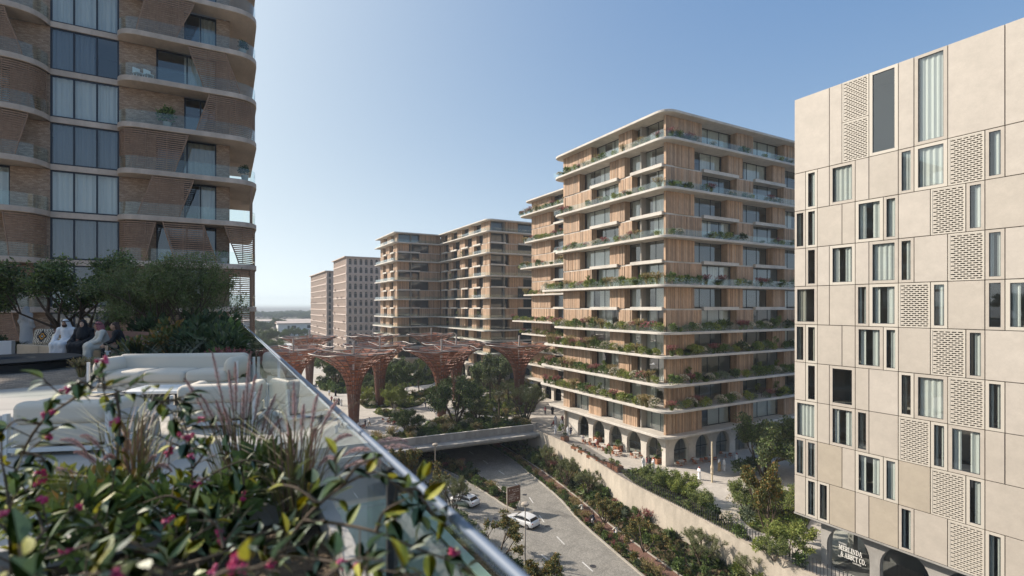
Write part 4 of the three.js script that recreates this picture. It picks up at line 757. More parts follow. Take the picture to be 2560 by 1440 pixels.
treeKind('dark', { ...dflt, height: 6, stems: 6, spread: 0.68, first: 0.26, cols: [...COL.dark, ...COL.green, ...COL.olive], n: 100, clus: 0.62, len: 0.19, wid: 0.12 });
treeKind('airy', { ...dflt, height: 5, stems: 6, spread: 0.5, cols: COL.olive, n: 70, clus: 0.36, len: 0.15, wid: 0.045, up: 0.3, name: 'shrub_tree' });
treeKind('autumn', { ...dflt, height: 5, stems: 4, spread: 0.7, cols: COL.autumn, n: 66, clus: 0.42, len: 0.22, wid: 0.14 });
treeKind('autumnB', { ...dflt, height: 5, stems: 3, spread: 0.75, cols: COL.autumn, n: 66, clus: 0.45, len: 0.2, wid: 0.13 });
treeKind('round', { ...dflt, height: 5.5, stems: 1, first: 0.42, cols: [...COL.green, ...COL.lime], n: 80, clus: 0.44, up: 0.12 });
treeKind('lime', { ...dflt, height: 3, stems: 7, spread: 0.6, first: 0.34, levels: 2, cols: COL.lime, n: 70, clus: 0.34, len: 0.2, wid: 0.06, up: 0.3, r: 0.04, name: 'shrub' });
treeKind('oliveBush', { ...dflt, height: 3, stems: 8, spread: 0.75, first: 0.36, levels: 2, cols: [...COL.olive, ...COL.lime, ...COL.green], n: 84, clus: 0.36, len: 0.17, wid: 0.05, up: 0.28, r: 0.035, name: 'shrub' });
function plantTree(kind, p, h, w, label, group, cat) {
  const K = TREES[kind]; let t;
  if (!K.root) { t = K.root = thing(K.name, label, cat ?? (K.name === 'tree' ? 'tree' : 'shrub'), [0, 0, 0]); add('trunk', K.g[0], K.barkM, t); add('crown', K.g[1], K.leafM, t); t.position.set(...p); t.rotation.y = rr(0, 6.28); }
  else { t = dup(K.root, p, rr(0, 6.28), 1, label); delete t.userData.group; }
  t.userData.category = cat ?? (K.name === 'tree' ? 'tree' : 'shrub'); if (group) t.userData.group = group; const s = h / K.h; t.scale.set(s * w, s, s * w); return t;
}
// small plants: one mesh each
const SMALL = {};
function smallKind(k, name, fn) { const g = new Geo(); fn(g); SMALL[k] = { g: g.geometry(), name }; }
const bushFn = (cols, n, R, H, len, wid, fl) => g => {
  for (let b = 0; b < 7; b++) { const c = V(gau() * R * 0.75, H * rr(0.3, 0.72), gau() * R * 0.75); for (let i = 0; i < n / 7; i++) { const d = rdir(), p = c.clone().addScaledVector(d, R * 0.45 * Math.pow(rnd(), 0.4)); p.y = Math.max(0.03, p.y); let nor = rdir(); const ax = d.clone().add(V(0, 0.4, 0)).normalize(); nor.addScaledVector(ax, -nor.dot(ax)).normalize(); g.leaf(p, ax, nor, len * rr(0.7, 1.3), wid * rr(0.7, 1.3), jit(pick(cols))); } }
  if (fl) for (let i = 0; i < fl[1]; i++) { const d = rdir(); d.y = Math.abs(d.y); const p = V(d.x * R * 1.0, H * 0.5 + d.y * H * 0.55, d.z * R * 1.0); for (let q = 0; q < 3; q++) g.leaf(p, rdir(), rdir(), fl[2], fl[2] * 0.8, jit(pick(fl[0]), 0.12)); }
};
const tuftFn = (cols, n, H, sp, wid, plume) => g => {
  for (let i = 0; i < n; i++) { const a = rr(0, 6.283), l = rr(0.1, 1) * sp, b = V(Math.cos(a) * l * 0.25, 0, Math.sin(a) * l * 0.25), h = H * rr(0.6, 1.05), c = jit(pick(cols)); const m = b.clone().add(V(Math.cos(a) * l * 0.35, h * 0.6, Math.sin(a) * l * 0.35)), e = b.clone().add(V(Math.cos(a) * l, h, Math.sin(a) * l)), s = V(-Math.sin(a), 0, Math.cos(a)).multiplyScalar(wid / 2); const nn = V(Math.cos(a), 0.3, Math.sin(a)).normalize(); g.quad(b.clone().sub(s), b.clone().add(s), m.clone().add(s), m.clone().sub(s), nn, c); g.tri(m.clone().sub(s), m.clone().add(s), e, nn, c); if (plume && i % 2 === 0) { const pc = jit(pick(plume)); for (let q = 0; q < 5; q++) { const p = m.clone().lerp(e, 0.75 + q * 0.1); g.leaf(p, rdir().add(V(0, 1.2, 0)).normalize(), rdir(), 0.11, 0.045, pc); } } }
};
smallKind('green', 'leafy_shrub', bushFn(COL.green, 300, 0.5, 0.9, 0.16, 0.09));
smallKind('darkg', 'dark_shrub', bushFn(COL.dark, 300, 0.5, 1.0, 0.17, 0.10));
smallKind('limeg', 'bright_shrub', bushFn(COL.lime, 280, 0.5, 0.8, 0.16, 0.09));
smallKind('greyg', 'grey_shrub', bushFn(COL.grey, 280, 0.45, 0.75, 0.13, 0.06));
smallKind('fern', 'fern', g => tuftFn(COL.green, 130, 0.55, 0.75, 0.07)(g));
smallKind('grass', 'grass_tuft', tuftFn([...COL.olive, ...COL.straw], 170, 0.9, 0.5, 0.025, COL.straw));
smallKind('pinkgrass', 'plumed_grass', tuftFn([...COL.olive, ...COL.green], 150, 0.85, 0.5, 0.025, [[0.30, 0.10, 0.09], [0.36, 0.16, 0.13], [0.25, 0.07, 0.07]]));
smallKind('white', 'white_flower_shrub', bushFn([...COL.green, ...COL.olive], 190, 0.5, 0.75, 0.13, 0.05, [[[0.62, 0.56, 0.44], [0.55, 0.48, 0.36]], 85, 0.085]));
smallKind('pink', 'pink_flower_shrub', bushFn([...COL.green, ...COL.dark], 200, 0.5, 0.75, 0.13, 0.06, [[[0.46, 0.11, 0.13], [0.40, 0.15, 0.15], [0.5, 0.2, 0.2]], 75, 0.08]));
smallKind('red', 'red_shrub', bushFn([[0.16, 0.05, 0.03], ...COL.autumn], 280, 0.5, 0.8, 0.14, 0.06));
smallKind('orange', 'orange_shrub', bushFn(COL.autumn, 290, 0.5, 0.9, 0.16, 0.09));
const smallName = { green: 'leafy green shrub', darkg: 'dark green shrub', limeg: 'bright yellow-green shrub', greyg: 'grey-green shrub', fern: 'arching green fern', grass: 'straw-coloured grass tuft', pinkgrass: 'pink-plumed grass tuft', white: 'white-flowering shrub', pink: 'pink-flowering shrub', red: 'dark red shrub', orange: 'orange and green shrub' };
const smallCat = k => /grass/.test(k) ? 'grass' : 'plant';
function smallPlant(k, p, s, where, group, sy = 1) {
  const K = SMALL[k], m = new THREE.Mesh(K.g, M.leafPl); m.name = numbered(K.name); m.castShadow = m.receiveShadow = true; m.position.set(...p); m.rotation.y = rr(0, 6.28); m.scale.set(s, s * sy, s); scene.add(m);
  return tag(m, `${smallName[k]} ${where}`, smallCat(k), group);
}
// ground cover: many little tufts as one object
function cover(name, label, spots, cols, size) {
  const g = new Geo(); const keep = rnd; for (let i = 0; i < 26; i++) { const d = rdir(); d.y = Math.abs(d.y) * 0.9 + 0.12; d.normalize(); let n = rdir(); n.addScaledVector(d, -n.dot(d)).normalize(); g.leaf(V(gau() * 0.22, rr(0, 0.12), gau() * 0.22), d, n, rr(0.16, 0.34), rr(0.05, 0.1), [1, 1, 1]); }
  const geo = g.geometry(); geo.deleteAttribute('color');
  const im = new THREE.InstancedMesh(geo, M.cover ??= std({ roughness: 0.8 }), spots.length), mt = new THREE.Matrix4(), q = new THREE.Quaternion(), c = new THREE.Color();
  spots.forEach((p, i) => { const s = size * rr(0.6, 1.5); q.setFromAxisAngle(V(0, 1, 0), rr(0, 6.28)); mt.compose(V(...p), q, V(s, s * rr(0.6, 1.2), s)); im.setMatrixAt(i, mt); const k = jit(pick(cols), 0.3); im.setColorAt(i, c.setRGB(...k)); });
  im.name = numbered(name); im.castShadow = im.receiveShadow = true; scene.add(im); return tag(im, label, 'ground cover', null, 'stuff');
}
const inPoly = (P, x, z) => { let r = false; for (let i = 0, j = P.length - 1; i < P.length; j = i++) if ((P[i][1] > z) !== (P[j][1] > z) && x < (P[j][0] - P[i][0]) * (z - P[i][1]) / (P[j][1] - P[i][1]) + P[i][0]) r = !r; return r; };
function scatter(P, dens, y) { let x0 = 1e9, x1 = -1e9, z0 = 1e9, z1 = -1e9, A = 0; for (const [x, z] of P) { x0 = Math.min(x0, x); x1 = Math.max(x1, x); z0 = Math.min(z0, z); z1 = Math.max(z1, z); } const out = []; const n = (x1 - x0) * (z1 - z0) * dens; for (let i = 0; i < n; i++) { const x = rr(x0, x1), z = rr(z0, z1); if (inPoly(P, x, z)) out.push([x, y, z]); } return out; }
function bandSpots(A, B, ya, yb, zMin, zMax, n) { const out = []; let g = 0; while (out.length < n && g++ < n * 20) { const i = Math.floor(rnd() * (A.length - 1)), f = rnd(), t = rr(0.04, 0.96), ax = A[i][0] + (A[i + 1][0] - A[i][0]) * f, az = A[i][1] + (A[i + 1][1] - A[i][1]) * f, bx = B[i][0] + (B[i + 1][0] - B[i][0]) * f; if (az < zMin || az > zMax) continue; out.push([ax + (bx - ax) * t, ya + (yb - ya) * t, az]); } return out; }
const MIXC = [...COL.green, ...COL.dark, ...COL.olive, [0.15, 0.12, 0.05], [0.19, 0.14, 0.07]];
rnd = RNG(202);
{
  const WB = BIKE_R.map(p => [lerpLine(WALL, Math.max(-84, p[1])) - 0.2, p[1]]), BR = BIKE_R.map(p => [p[0] + 0.2, p[1]]);
  cover('ground_cover', 'low mixed ground cover on the bank below the retaining wall', bandSpots(BR, WB, RY + 0.02, RY + 1.7, -95, -14, 2600), MIXC, 1.0);
  const KR = KERB_R.map(p => [p[0] + 0.22, p[1]]), BL = BIKE_L.map(p => [p[0] - 0.1, p[1]]);
  cover('ground_cover', 'low mixed ground cover between the road kerb and the red cycle path', bandSpots(KR, BL, RY + 0.09, RY + 0.09, -105, -14, 1100), MIXC, 0.9);
  const MP = [[32.5, -110], [32.6, -92], [34.0, -78], [34.9, -67.5], [35.2, -62.6], [35.8, -62.6], [37, -68.2], [37.4, -73], [37.0, -80], [36.7, -110]];
  cover('ground_cover', 'low shrubby ground cover filling the road median behind the sign', scatter(MP, 7, RY + 0.17), MIXC, 0.95);
  const LB = [[24, -100], [26.3, -100], [27.6, -75], [27, -63], [27.6, -50], [27.6, -38], [26, -20], [23.6, -20], [23.8, -46]];
  cover('ground_cover', 'dark green ground cover on the verge left of the road', scatter(LB, 6, RY), [...COL.dark, ...COL.green], 1.1);
  BEDS.forEach((b, i) => cover('ground_cover', ['ground cover in the long bed along the bridge parapet', 'ground cover in the bed left of the middle canopy trunk', 'ground cover round the foot of the middle canopy', 'ground cover on the bed beside the curved path', 'ground cover below the palms', 'ground cover of the far hedge bed', 'ground cover in the bed before the far arcade'][i], scatter(b, i === 0 ? 7 : i > 4 ? 1.5 : 3.5, i ? 0.16 : 0.3), [...COL.green, ...COL.lime, ...COL.olive, ...COL.dark], i > 4 ? 1.8 : 1.15));
  cover('ground_cover', 'ground cover on the planted wedge behind the fence', scatter(WEDGE, 6, 0.2), [...COL.green, ...COL.olive], 1);
  cover('ground_cover', 'ground cover on the round island bed by the ramp', scatter(ISLE, 5, 0.2), [...COL.green, ...COL.lime], 0.8);
  // shrubs one by one
  const mixes = { bank: ['green', 'green', 'darkg', 'grass', 'orange', 'pinkgrass', 'fern', 'limeg', 'greyg'], verge: ['green', 'grass', 'grass', 'green', 'darkg', 'orange', 'pinkgrass'], median: ['green', 'grass', 'pinkgrass', 'darkg', 'orange', 'green'], left: ['darkg', 'darkg', 'green', 'darkg', 'orange'] };
  const put = (spots, mix, s0, s1, where, group) => spots.forEach(p => smallPlant(pick(mix), p, rr(s0, s1), where(p), group));
  const third = z => z > -38 ? 'nearest end' : z > -48 ? 'before the last cyclist' : z > -57 ? 'beside the cyclists' : z > -66 ? 'level with the road sign' : z > -75 ? 'towards the bridge' : 'in the shade of the bridge';
  put(bandSpots(BR, WB, RY + 0.02, RY + 1.7, -84, -18, 120), mixes.bank, 0.9, 1.9, p => `on the wall bank, ${third(p[2])}`, 'shrubs on the bank');
  put(bandSpots(KR, BL, RY + 0.09, RY + 0.09, -95, -18, 80), mixes.verge, 0.8, 1.35, p => `on the cycle path verge, ${third(p[2])}`, 'shrubs on the verge');
  put(scatter(MP, 0.36, RY + 0.17), mixes.median, 1.0, 1.7, p => `on the road median, ${p[2] > -75 ? 'close behind the brown sign' : 'towards the bridge'}`, 'shrubs on the median');
  put(scatter(LB, 0.3, RY), mixes.left, 1.1, 2.0, p => `left of the road, ${third(p[2])}`, 'shrubs left of the road');
  smallPlant('green', [35.55, RY + 0.18, -62.9], 1.5, 'right under the brown road sign');
  put(scatter(BEDS[0], 0.34, 0.3), ['green', 'limeg', 'grass', 'darkg', 'white', 'limeg', 'orange', 'fern'], 1.0, 2.0, p => `above the bridge parapet, ${p[0] < 30 ? 'leftmost part' : p[0] < 37 ? 'left of the lattice trunk' : p[0] < 44 ? 'behind the middle of the parapet' : 'right part'}`, 'shrubs above the bridge');
  const bw = [, 'in the plaza bed left of the middle canopy trunk', 'at the foot of the middle canopy', 'in the plaza bed beside the curved path', 'in the plaza bed around the palms', 'in the far hedge bed', 'in the bed before the far arcade'];
  for (let i = 1; i < 7; i++) put(scatter(BEDS[i], i > 4 ? 0.05 : 0.16, 0.16), i === 5 ? ['darkg', 'darkg', 'green'] : ['limeg', 'green', 'limeg', 'red', 'white', 'grass'], 1.0, i > 4 ? 3.2 : 1.8, () => bw[i], 'shrubs in the plaza beds');
}
// trees on the plaza
const B0 = (px, py, dy = 0) => at(px, py, dy);
plantTree('dark', B0(1020, 1093), 5.4, 0.85, 'small dark round tree in the bed above the bridge');
plantTree('dense', B0(1138, 1060), 10.6, 0.82, 'big dark multi-stemmed tree beside the lattice trunk on the plaza');
plantTree('airy', B0(1312, 1058), 8.2, 0.95, 'airy olive-green tree at the right end of the bed above the bridge');
plantTree('airy', B0(1118, 985), 10.4, 0.7, 'tall feathery tree behind the big multi-stemmed one');
plantTree('round', B0(1021, 1012), 5.6, 0.95, 'small round tree with a thin trunk beside the curved plaza path');
plantTree('dense', B0(1002, 985), 10.5, 0.75, 'broad green tree behind the middle canopy trunk');
plantTree('round', B0(1048, 978), 9.4, 0.85, 'spreading tree seen through the arch between two canopies');
plantTree('dark', B0(962, 990), 6.2, 0.9, 'dense dark tree just right of the middle canopy trunk');
plantTree('dark', B0(922, 985), 5.6, 0.95, 'dense tree in the gap between the two nearest canopy trunks');
plantTree('dark', B0(1240, 978), 11.4, 0.85, 'tall dark tree behind the palms, before the white arcade');
plantTree('dense', B0(1215, 970), 9, 0.8, 'leafy tree partly behind the palms on their left');
plantTree('dense', B0(1375, 985), 8.5, 0.8, 'green tree between the right canopy and the planted slabs');
plantTree('airy', B0(1196, 1052), 4.2, 1.0, 'small airy tree on the plaza left of the palms');
plantTree('lime', B0(985, 1022), 5.2, 0.9, 'bright yellow-green bush behind the middle canopy foot', 'bright bushes on the plaza');
plantTree('lime', B0(968, 1012), 5.4, 0.8, 'bright bush touching the middle canopy trunk', 'bright bushes on the plaza');
plantTree('lime', B0(912, 1012), 4.6, 0.9, 'bright bush by the flower bed right of the nearest trunk', 'bright bushes on the plaza');
plantTree('dark', B0(840, 960), 9, 1.0, 'dark tree seen through the arch right of the glass railing', 'trees of the far hedge');
plantTree('dark', B0(865, 950), 10, 1.0, 'dark tree behind the nearest canopy trunk', 'trees of the far hedge');
plantTree('dense', B0(822, 940), 10, 1.0, 'green tree above the far pavilion roof', 'trees of the far hedge');
plantTree('dark', B0(905, 955), 10, 1.0, 'dark tree between the two nearest trunks at the back of the plaza', 'trees of the far hedge');
plantTree('dense', B0(1090, 950), 9, 1.0, 'tree at the back of the plaza under the third canopy', 'trees of the far hedge');
plantTree('dense', B0(945, 948), 11, 1.0, 'tree at the back of the plaza left of the broad green one', 'trees of the far hedge');
// palms
{
  const palm = () => { const W = new Geo(), L = new Geo(), pts = []; for (let i = 0; i <= 8; i++) pts.push(V(0.08 * Math.sin(i * 0.4), i * 0.62, 0.05 * i / 8)); W.tube(pts, u => 0.2 - 0.06 * u, 8);
    const top = V(pts[8].x, 5.0, 0.05);
    for (let k = 0; k < 34; k++) { const a = k * 2.4, el = 1.15 - (k / 34) * 1.75, len = rr(1.9, 2.4), fr = []; for (let i = 0; i <= 7; i++) { const s = i / 7, r = len * s * Math.cos(el * (1 - 0.3 * s)), y = len * s * Math.sin(el) - 1.0 * s * s; fr.push(V(top.x + Math.cos(a) * r, top.y + y, top.z + Math.sin(a) * r)); }
      L.tube(fr, u => 0.022 * (1 - 0.7 * u), 3, [0.16, 0.15, 0.05], false); const side = V(-Math.sin(a), 0, Math.cos(a)), c0 = k > 26 ? [0.22, 0.16, 0.06] : pick(COL.olive);
      for (let i = 1; i < 7; i++) for (let q = 0; q < 3; q++) for (const s of [1, -1]) { const p = fr[i].clone().lerp(fr[Math.min(7, i + 1)], q / 3), dir = fr[Math.min(7, i + 1)].clone().sub(fr[i]).normalize().multiplyScalar(0.75).addScaledVector(side, s * 0.8).add(V(0, -0.25, 0)).normalize(); L.leaf(p, dir, V(0, 1, 0), 0.42 * (1 - 0.07 * i), 0.05, jit(c0)); } }
    return [W.geometry(), L.geometry()]; };
  const g = palm(); let r0;
  [[1224, 1012, 1.15, 'left palm of the three on the plaza'], [1248, 1046, 1.05, 'middle and nearest palm of the three on the plaza'], [1271, 1014, 1.05, 'right palm of the three on the plaza, partly behind the airy tree']].forEach(([px, py, s, lb], i) => { const p = B0(px, py); if (!i) { r0 = thing('palm_tree', lb, 'palm tree', p, 0, 'plaza palms'); r0.wo = null; add('trunk', g[0], M.bark, r0); add('crown', g[1], M.leafPl, r0); r0.scale.setScalar(s); } else dup(r0, p, i * 2, s, lb); });
}
// trees along the street
plantTree('autumn', B0(1003, 1222, RY), 7.0, 0.75, 'orange-leaved tree behind the railing, farthest along the street', 'orange trees left of the road');
plantTree('autumnB', B0(1066, 1262, RY), 5.9, 0.85, 'orange-tinged tree just left of the far lamp post', 'orange trees left of the road');
plantTree('airy', B0(1133, 1290, RY), 5.6, 0.75, 'grey-olive airy tree beside the first white car');
plantTree('autumnB', B0(1246, 1402, RY), 5.1, 1.0, 'round orange-green tree standing before the second white car', 'orange trees left of the road');
plantTree('autumn', B0(1376, 1512, RY), 4.5, 1.0, 'orange-green tree cut by the lower edge near the lamp', 'orange trees left of the road');
plantTree('oliveBush', B0(1160, 1400, RY), 4.2, 1.1, 'dark bush just below the railing at the street edge');
plantTree('dark', B0(1120, 1360, RY), 4.6, 1.0, 'dark bushy tree right under the railing');
plantTree('dark', B0(1185, 1440, RY), 4.0, 1.0, 'dark bushy tree under the railing near the lower edge');
const bankY = (px, py) => { let y = RY + 0.9; return at(px, py, y); };
plantTree('airy', bankY(1370, 1165), 3.6, 0.9, 'airy bush at the bridge end of the bank', 'bushes on the bank');
plantTree('airy', bankY(1416, 1212), 4.4, 0.85, 'airy bush against the wall below the cafe terrace', 'bushes on the bank');
plantTree('airy', bankY(1466, 1236), 3.6, 0.95, 'airy grey-green bush halfway along the bank', 'bushes on the bank');
plantTree('autumn', bankY(1512, 1306), 3.5, 1.1, 'orange-green bush beside the first two cyclists', 'bushes on the bank');
plantTree('autumnB', bankY(1612, 1378), 4.1, 1.0, 'large orange-green bush casting its shadow on the wall', 'bushes on the bank');
plantTree('airy', bankY(1756, 1416), 4.0, 0.95, 'airy bush in front of the pale wall towards the right', 'bushes on the bank');
plantTree('airy', bankY(1902, 1470), 3.8, 1.0, 'airy bush at the lower edge near the fence', 'bushes on the bank');
plantTree('dark', at(1375, 1115, RY), 4.2, 1.2, 'dark shrubby tree in the shade beside the bridge', 'dark trees in the underpass corner');
plantTree('dark', at(1330, 1125, RY), 4, 1.2, 'dark shrubby tree under the right end of the bridge', 'dark trees in the underpass corner');
// the upper terrace
plantTree('oliveBush', B0(1632, 1222), 3.2, 0.95, 'olive bush behind the fence left of the group', 'olive bushes behind the fence');
plantTree('oliveBush', B0(1678, 1240), 3.8, 0.9, 'tallest olive bush behind the fence', 'olive bushes behind the fence');
plantTree('lime', B0(1712, 1252), 3.5, 0.9, 'light green bush behind the fence beside the ramp');
plantTree('oliveBush', B0(1748, 1285), 3.2, 0.85, 'olive bush nearest the curved ramp', 'olive bushes behind the fence');
plantTree('autumn', B0(1920, 1335), 7.4, 0.62, 'tall orange-green tree on the island bed left of the panelled building');
plantTree('oliveBush', B0(1868, 1285), 4.0, 1.0, 'wide light olive bush on the island bed');
plantTree('oliveBush', B0(1965, 1290), 4.2, 1.0, 'olive bush on the island close to the panelled building');
plantTree('dark', [64.8, 0, -44.4], 8.6, 0.95, 'large dark tree at the right front of the corner building');
plantTree('dark', [71, 0, -42], 8.0, 0.95, 'second large dark tree half hidden by the panelled building');
plantTree('lime', B0(1975, 1388), 3.4, 1.1, 'yellow-green bush beside the corner column of the panelled building');
plantTree('oliveBush', B0(1935, 1400), 2.6, 1.0, 'dark green bush beside the fence near the panelled building');
for (const [px, py, k, s, w] of [[1842, 1270, 'white', 2.2, 'on the left side of the island bed'], [1868, 1305, 'greyg', 2.4, 'at the front of the island bed'], [1825, 1318, 'white', 2.0, 'between the ramp and the fence'], [1780, 1300, 'darkg', 1.9, 'beside the ramp near the fence'], [1850, 1190, 'darkg', 2.4, 'in the shade under the large dark tree, left'], [1880, 1185, 'darkg', 2.6, 'in the shade under the large dark tree, right'], [1850, 1345, 'green', 1.6, 'beside the fence below the island bed'], [1900, 1380, 'limeg', 1.7, 'at the fence under the tall orange-green tree'], [2000, 1420, 'green', 1.6, 'at the fence beside the shop window']]) smallPlant(k, B0(px, py, 0.1), s, w);
// distant trees
rnd = RNG(303);
for (const [px, D, h, w] of [[660, 300, 11, 1.1], [700, 330, 10, 1.1], [676, 250, 9, 1.0], [730, 380, 9, 1.2], [752, 400, 8, 1.3], [648, 420, 13, 1.2], [690, 520, 13, 1.2], [765, 330, 7, 1.2], [715, 235, 8, 1.0], [655, 200, 7, 1.0]]) plantTree(pick(['dense', 'dark']), atD(px, D), h, w, `distant leafy tree ${px < 670 ? 'close beside the brick tower' : px < 720 ? 'left of the white two-storey house' : 'in front of the white two-storey house'}`, 'distant trees');
for (let i = 0; i < 46; i++) { const p = atD(600 + i * 5 + rr(-3, 3), rr(900, 1350)); plantTree(pick(['dense', 'dark']), p, rr(10, 17), 1.5, 'far dark tree on the skyline left of the pink towers', 'skyline trees'); }
// plants on the balconies of the corner block
rnd = RNG(404);
{
  const ord = ['roof', 'first', 'second', 'third', 'fourth', 'fifth', 'sixth', 'seventh', 'eighth', 'lowest'];
  const sp = { sun: ['grass', 'green', 'limeg', 'green', 'limeg', 'white', 'pink', 'fern', 'grass', 'pinkgrass', 'limeg'], shade: ['green', 'green', 'darkg', 'fern', 'greyg', 'pinkgrass', 'limeg', 'green', 'white'] };
  for (let i = 1; i <= 8; i++) {
    const y = EY + LV[i] + 0.36, o = oC[i] - 0.55, dens = [0, 0.68, 0.62, 0.82, 1, 1, 1, 1, 1][i], s0 = i < 4 ? 1.05 : 1.4, far = i === 4 ? 84 : i > 5 ? 83 : 80.5;
    for (let z = CZ - 0.5; z > -far; z -= rr(0.95, 1.45)) if (rnd() < dens) smallPlant(pick(i > 5 && z < -68 ? ['grass', 'green', 'limeg', 'pinkgrass'] : sp.sun), [CX - o + rr(-0.2, 0.25), y, z], rr(s0, s0 + 0.6), `on the ${ord[i]} balcony slab, sunlit side, ${z > -61 ? 'near the corner' : z > -70 ? 'halfway' : 'at the far end'}`, 'balcony plants on the sunlit side', i < 4 ? 0.95 : 1);
    for (let x = CX - o + 1.2; x < 92; x += rr(1.0, 1.55)) if (rnd() < dens * 0.92) smallPlant(pick(sp.shade), [x, y, CZ + o - rr(-0.15, 0.2)], rr(s0, s0 + 0.6), `on the ${ord[i]} balcony slab, shaded side, ${x < 65 ? 'near the corner' : x < 76 ? 'halfway' : 'towards the panelled building'}`, 'balcony plants on the shaded side', i < 4 ? 0.95 : 1);
    const X = 71.4, ow = [1.5, 2.6, 1.8, 2.6, 2.0, 4.2, 2.4, 3.4, 3.0, 2.0][i];
    for (let z = -98; z > -117.5 - ow * 0.8; z -= rr(1.1, 1.6)) if (rnd() < 0.9) smallPlant(pick(sp.sun), [X - ow + 0.5 + rr(-0.2, 0.3), y, z], rr(1.2, 1.9), `on the ${ord[i]} slab of the rear wing`, 'balcony plants of the rear wing');
  }
  // small potted trees and garden seats among them
  const inner = (label, p, h) => plantTree('round', p, h, 1.0, label, 'small balcony trees');
  for (const [i, z, lb] of [[4, -70, 'small round tree on the fourth slab'], [6, -69, 'small tree before the windows of the sixth slab'], [7, -67, 'small tree in front of dark windows on the seventh slab'], [8, -66.6, 'small tree on the eighth slab near the wooden panel']]) inner(lb + ', left side', [CX - 0.9, EY + LV[i] + 0.38, z], 2.2);
  for (const [i, x, lb] of [[7, 60, 'small tree at the corner of the seventh slab'], [7, 76, 'small dark tree on the seventh slab'], [7, 81, 'second small dark tree on the seventh slab'], [8, 76, 'small dark tree on the eighth slab'], [8, 81, 'second small dark tree on the eighth slab'], [6, 79, 'small dark tree on the sixth slab'], [5, 81, 'small dark tree on the fifth slab']]) inner(lb + ', right side', [x, EY + LV[i] + 0.38, CZ + 1.0], 2.3);
  for (const [i, z] of [[2, -160], [3, -168], [4, -150], [5, -163], [5, -147], [6, -172]]) plantTree('round', [71.4 - 1.2, EY + [26.6, 23, 16.3, 9.3, 2.45, -3.9, -7.5][i] + 0.38, z], 2.2, 1.1, 'small potted tree on a balcony of the distant wooden block', 'small balcony trees');
}
// ------------------------------------------------------------------ bodies meshed from a smooth distance field
function surfaceNets(f, lo, hi, h) {
  const n = [0, 1, 2].map(i => Math.ceil((hi[i] - lo[i]) / h) + 2), [nx, ny, nz] = n, G = new Float32Array(nx * ny * nz), id = (x, y, z) => (z * ny + y) * nx + x, P = (i, k) => lo[k] + (i - 0.5) * h;
  for (let z = 0; z < nz; z++) for (let y = 0; y < ny; y++) for (let x = 0; x < nx; x++) G[id(x, y, z)] = f(P(x, 0), P(y, 1), P(z, 2));
  const vid = new Int32Array(nx * ny * nz).fill(-1), pos = [], ix = [];
  const E = []; for (let a = 0; a < 8; a++) for (let b = a + 1; b < 8; b++) { const d = a ^ b; if (d === 1 || d === 2 || d === 4) E.push([a, b]); }
  for (let z = 0; z + 1 < nz; z++) for (let y = 0; y + 1 < ny; y++) for (let x = 0; x + 1 < nx; x++) {
    const g = []; let m = 0; for (let c = 0; c < 8; c++) { const v = G[id(x + (c & 1), y + (c >> 1 & 1), z + (c >> 2))]; g.push(v); if (v < 0) m |= 1 << c; } if (!m || m === 255) continue;
    let sx = 0, sy = 0, sz = 0, k = 0; for (const [a, b] of E) if ((g[a] < 0) !== (g[b] < 0)) { const t = g[a] / (g[a] - g[b]); sx += (a & 1) + t * ((b & 1) - (a & 1)); sy += (a >> 1 & 1) + t * ((b >> 1 & 1) - (a >> 1 & 1)); sz += (a >> 2) + t * ((b >> 2) - (a >> 2)); k++; }
    vid[id(x, y, z)] = pos.length / 3; pos.push(P(x + sx / k, 0), P(y + sy / k, 1), P(z + sz / k, 2));
  }
  for (let z = 1; z + 1 < nz; z++) for (let y = 1; y + 1 < ny; y++) for (let x = 1; x + 1 < nx; x++) {
    const v = G[id(x, y, z)] < 0, q = (a, b, c, d, s) => { if (s) ix.push(a, b, c, a, c, d); else ix.push(a, c, b, a, d, c); };
    if ((G[id(x + 1, y, z)] < 0) !== v) q(vid[id(x, y - 1, z - 1)], vid[id(x, y, z - 1)], vid[id(x, y, z)], vid[id(x, y - 1, z)], v);
    if ((G[id(x, y + 1, z)] < 0) !== v) q(vid[id(x - 1, y, z - 1)], vid[id(x - 1, y, z)], vid[id(x, y, z)], vid[id(x, y, z - 1)], v);
    if ((G[id(x, y, z + 1)] < 0) !== v) q(vid[id(x - 1, y - 1, z)], vid[id(x, y - 1, z)], vid[id(x, y, z)], vid[id(x - 1, y, z)], v);
  }
  const g = new THREE.BufferGeometry(); g.setAttribute('position', new THREE.BufferAttribute(new Float32Array(pos), 3)); g.setIndex(ix);
  const nr = new Float32Array(pos.length), e = h * 0.4; for (let i = 0; i < pos.length; i += 3) { const [x, y, z] = [pos[i], pos[i + 1], pos[i + 2]]; let a = f(x + e, y, z) - f(x - e, y, z), b = f(x, y + e, z) - f(x, y - e, z), c = f(x, y, z + e) - f(x, y, z - e); const l = Math.hypot(a, b, c) || 1; nr[i] = a / l; nr[i + 1] = b / l; nr[i + 2] = c / l; }
  g.setAttribute('normal', new THREE.BufferAttribute(nr, 3)); const uv = new Float32Array(pos.length / 3 * 2); for (let i = 0; i < uv.length / 2; i++) { uv[2 * i] = pos[3 * i] + pos[3 * i + 2]; uv[2 * i + 1] = pos[3 * i + 1]; } g.setAttribute('uv', new THREE.BufferAttribute(uv, 2)); return g;
}
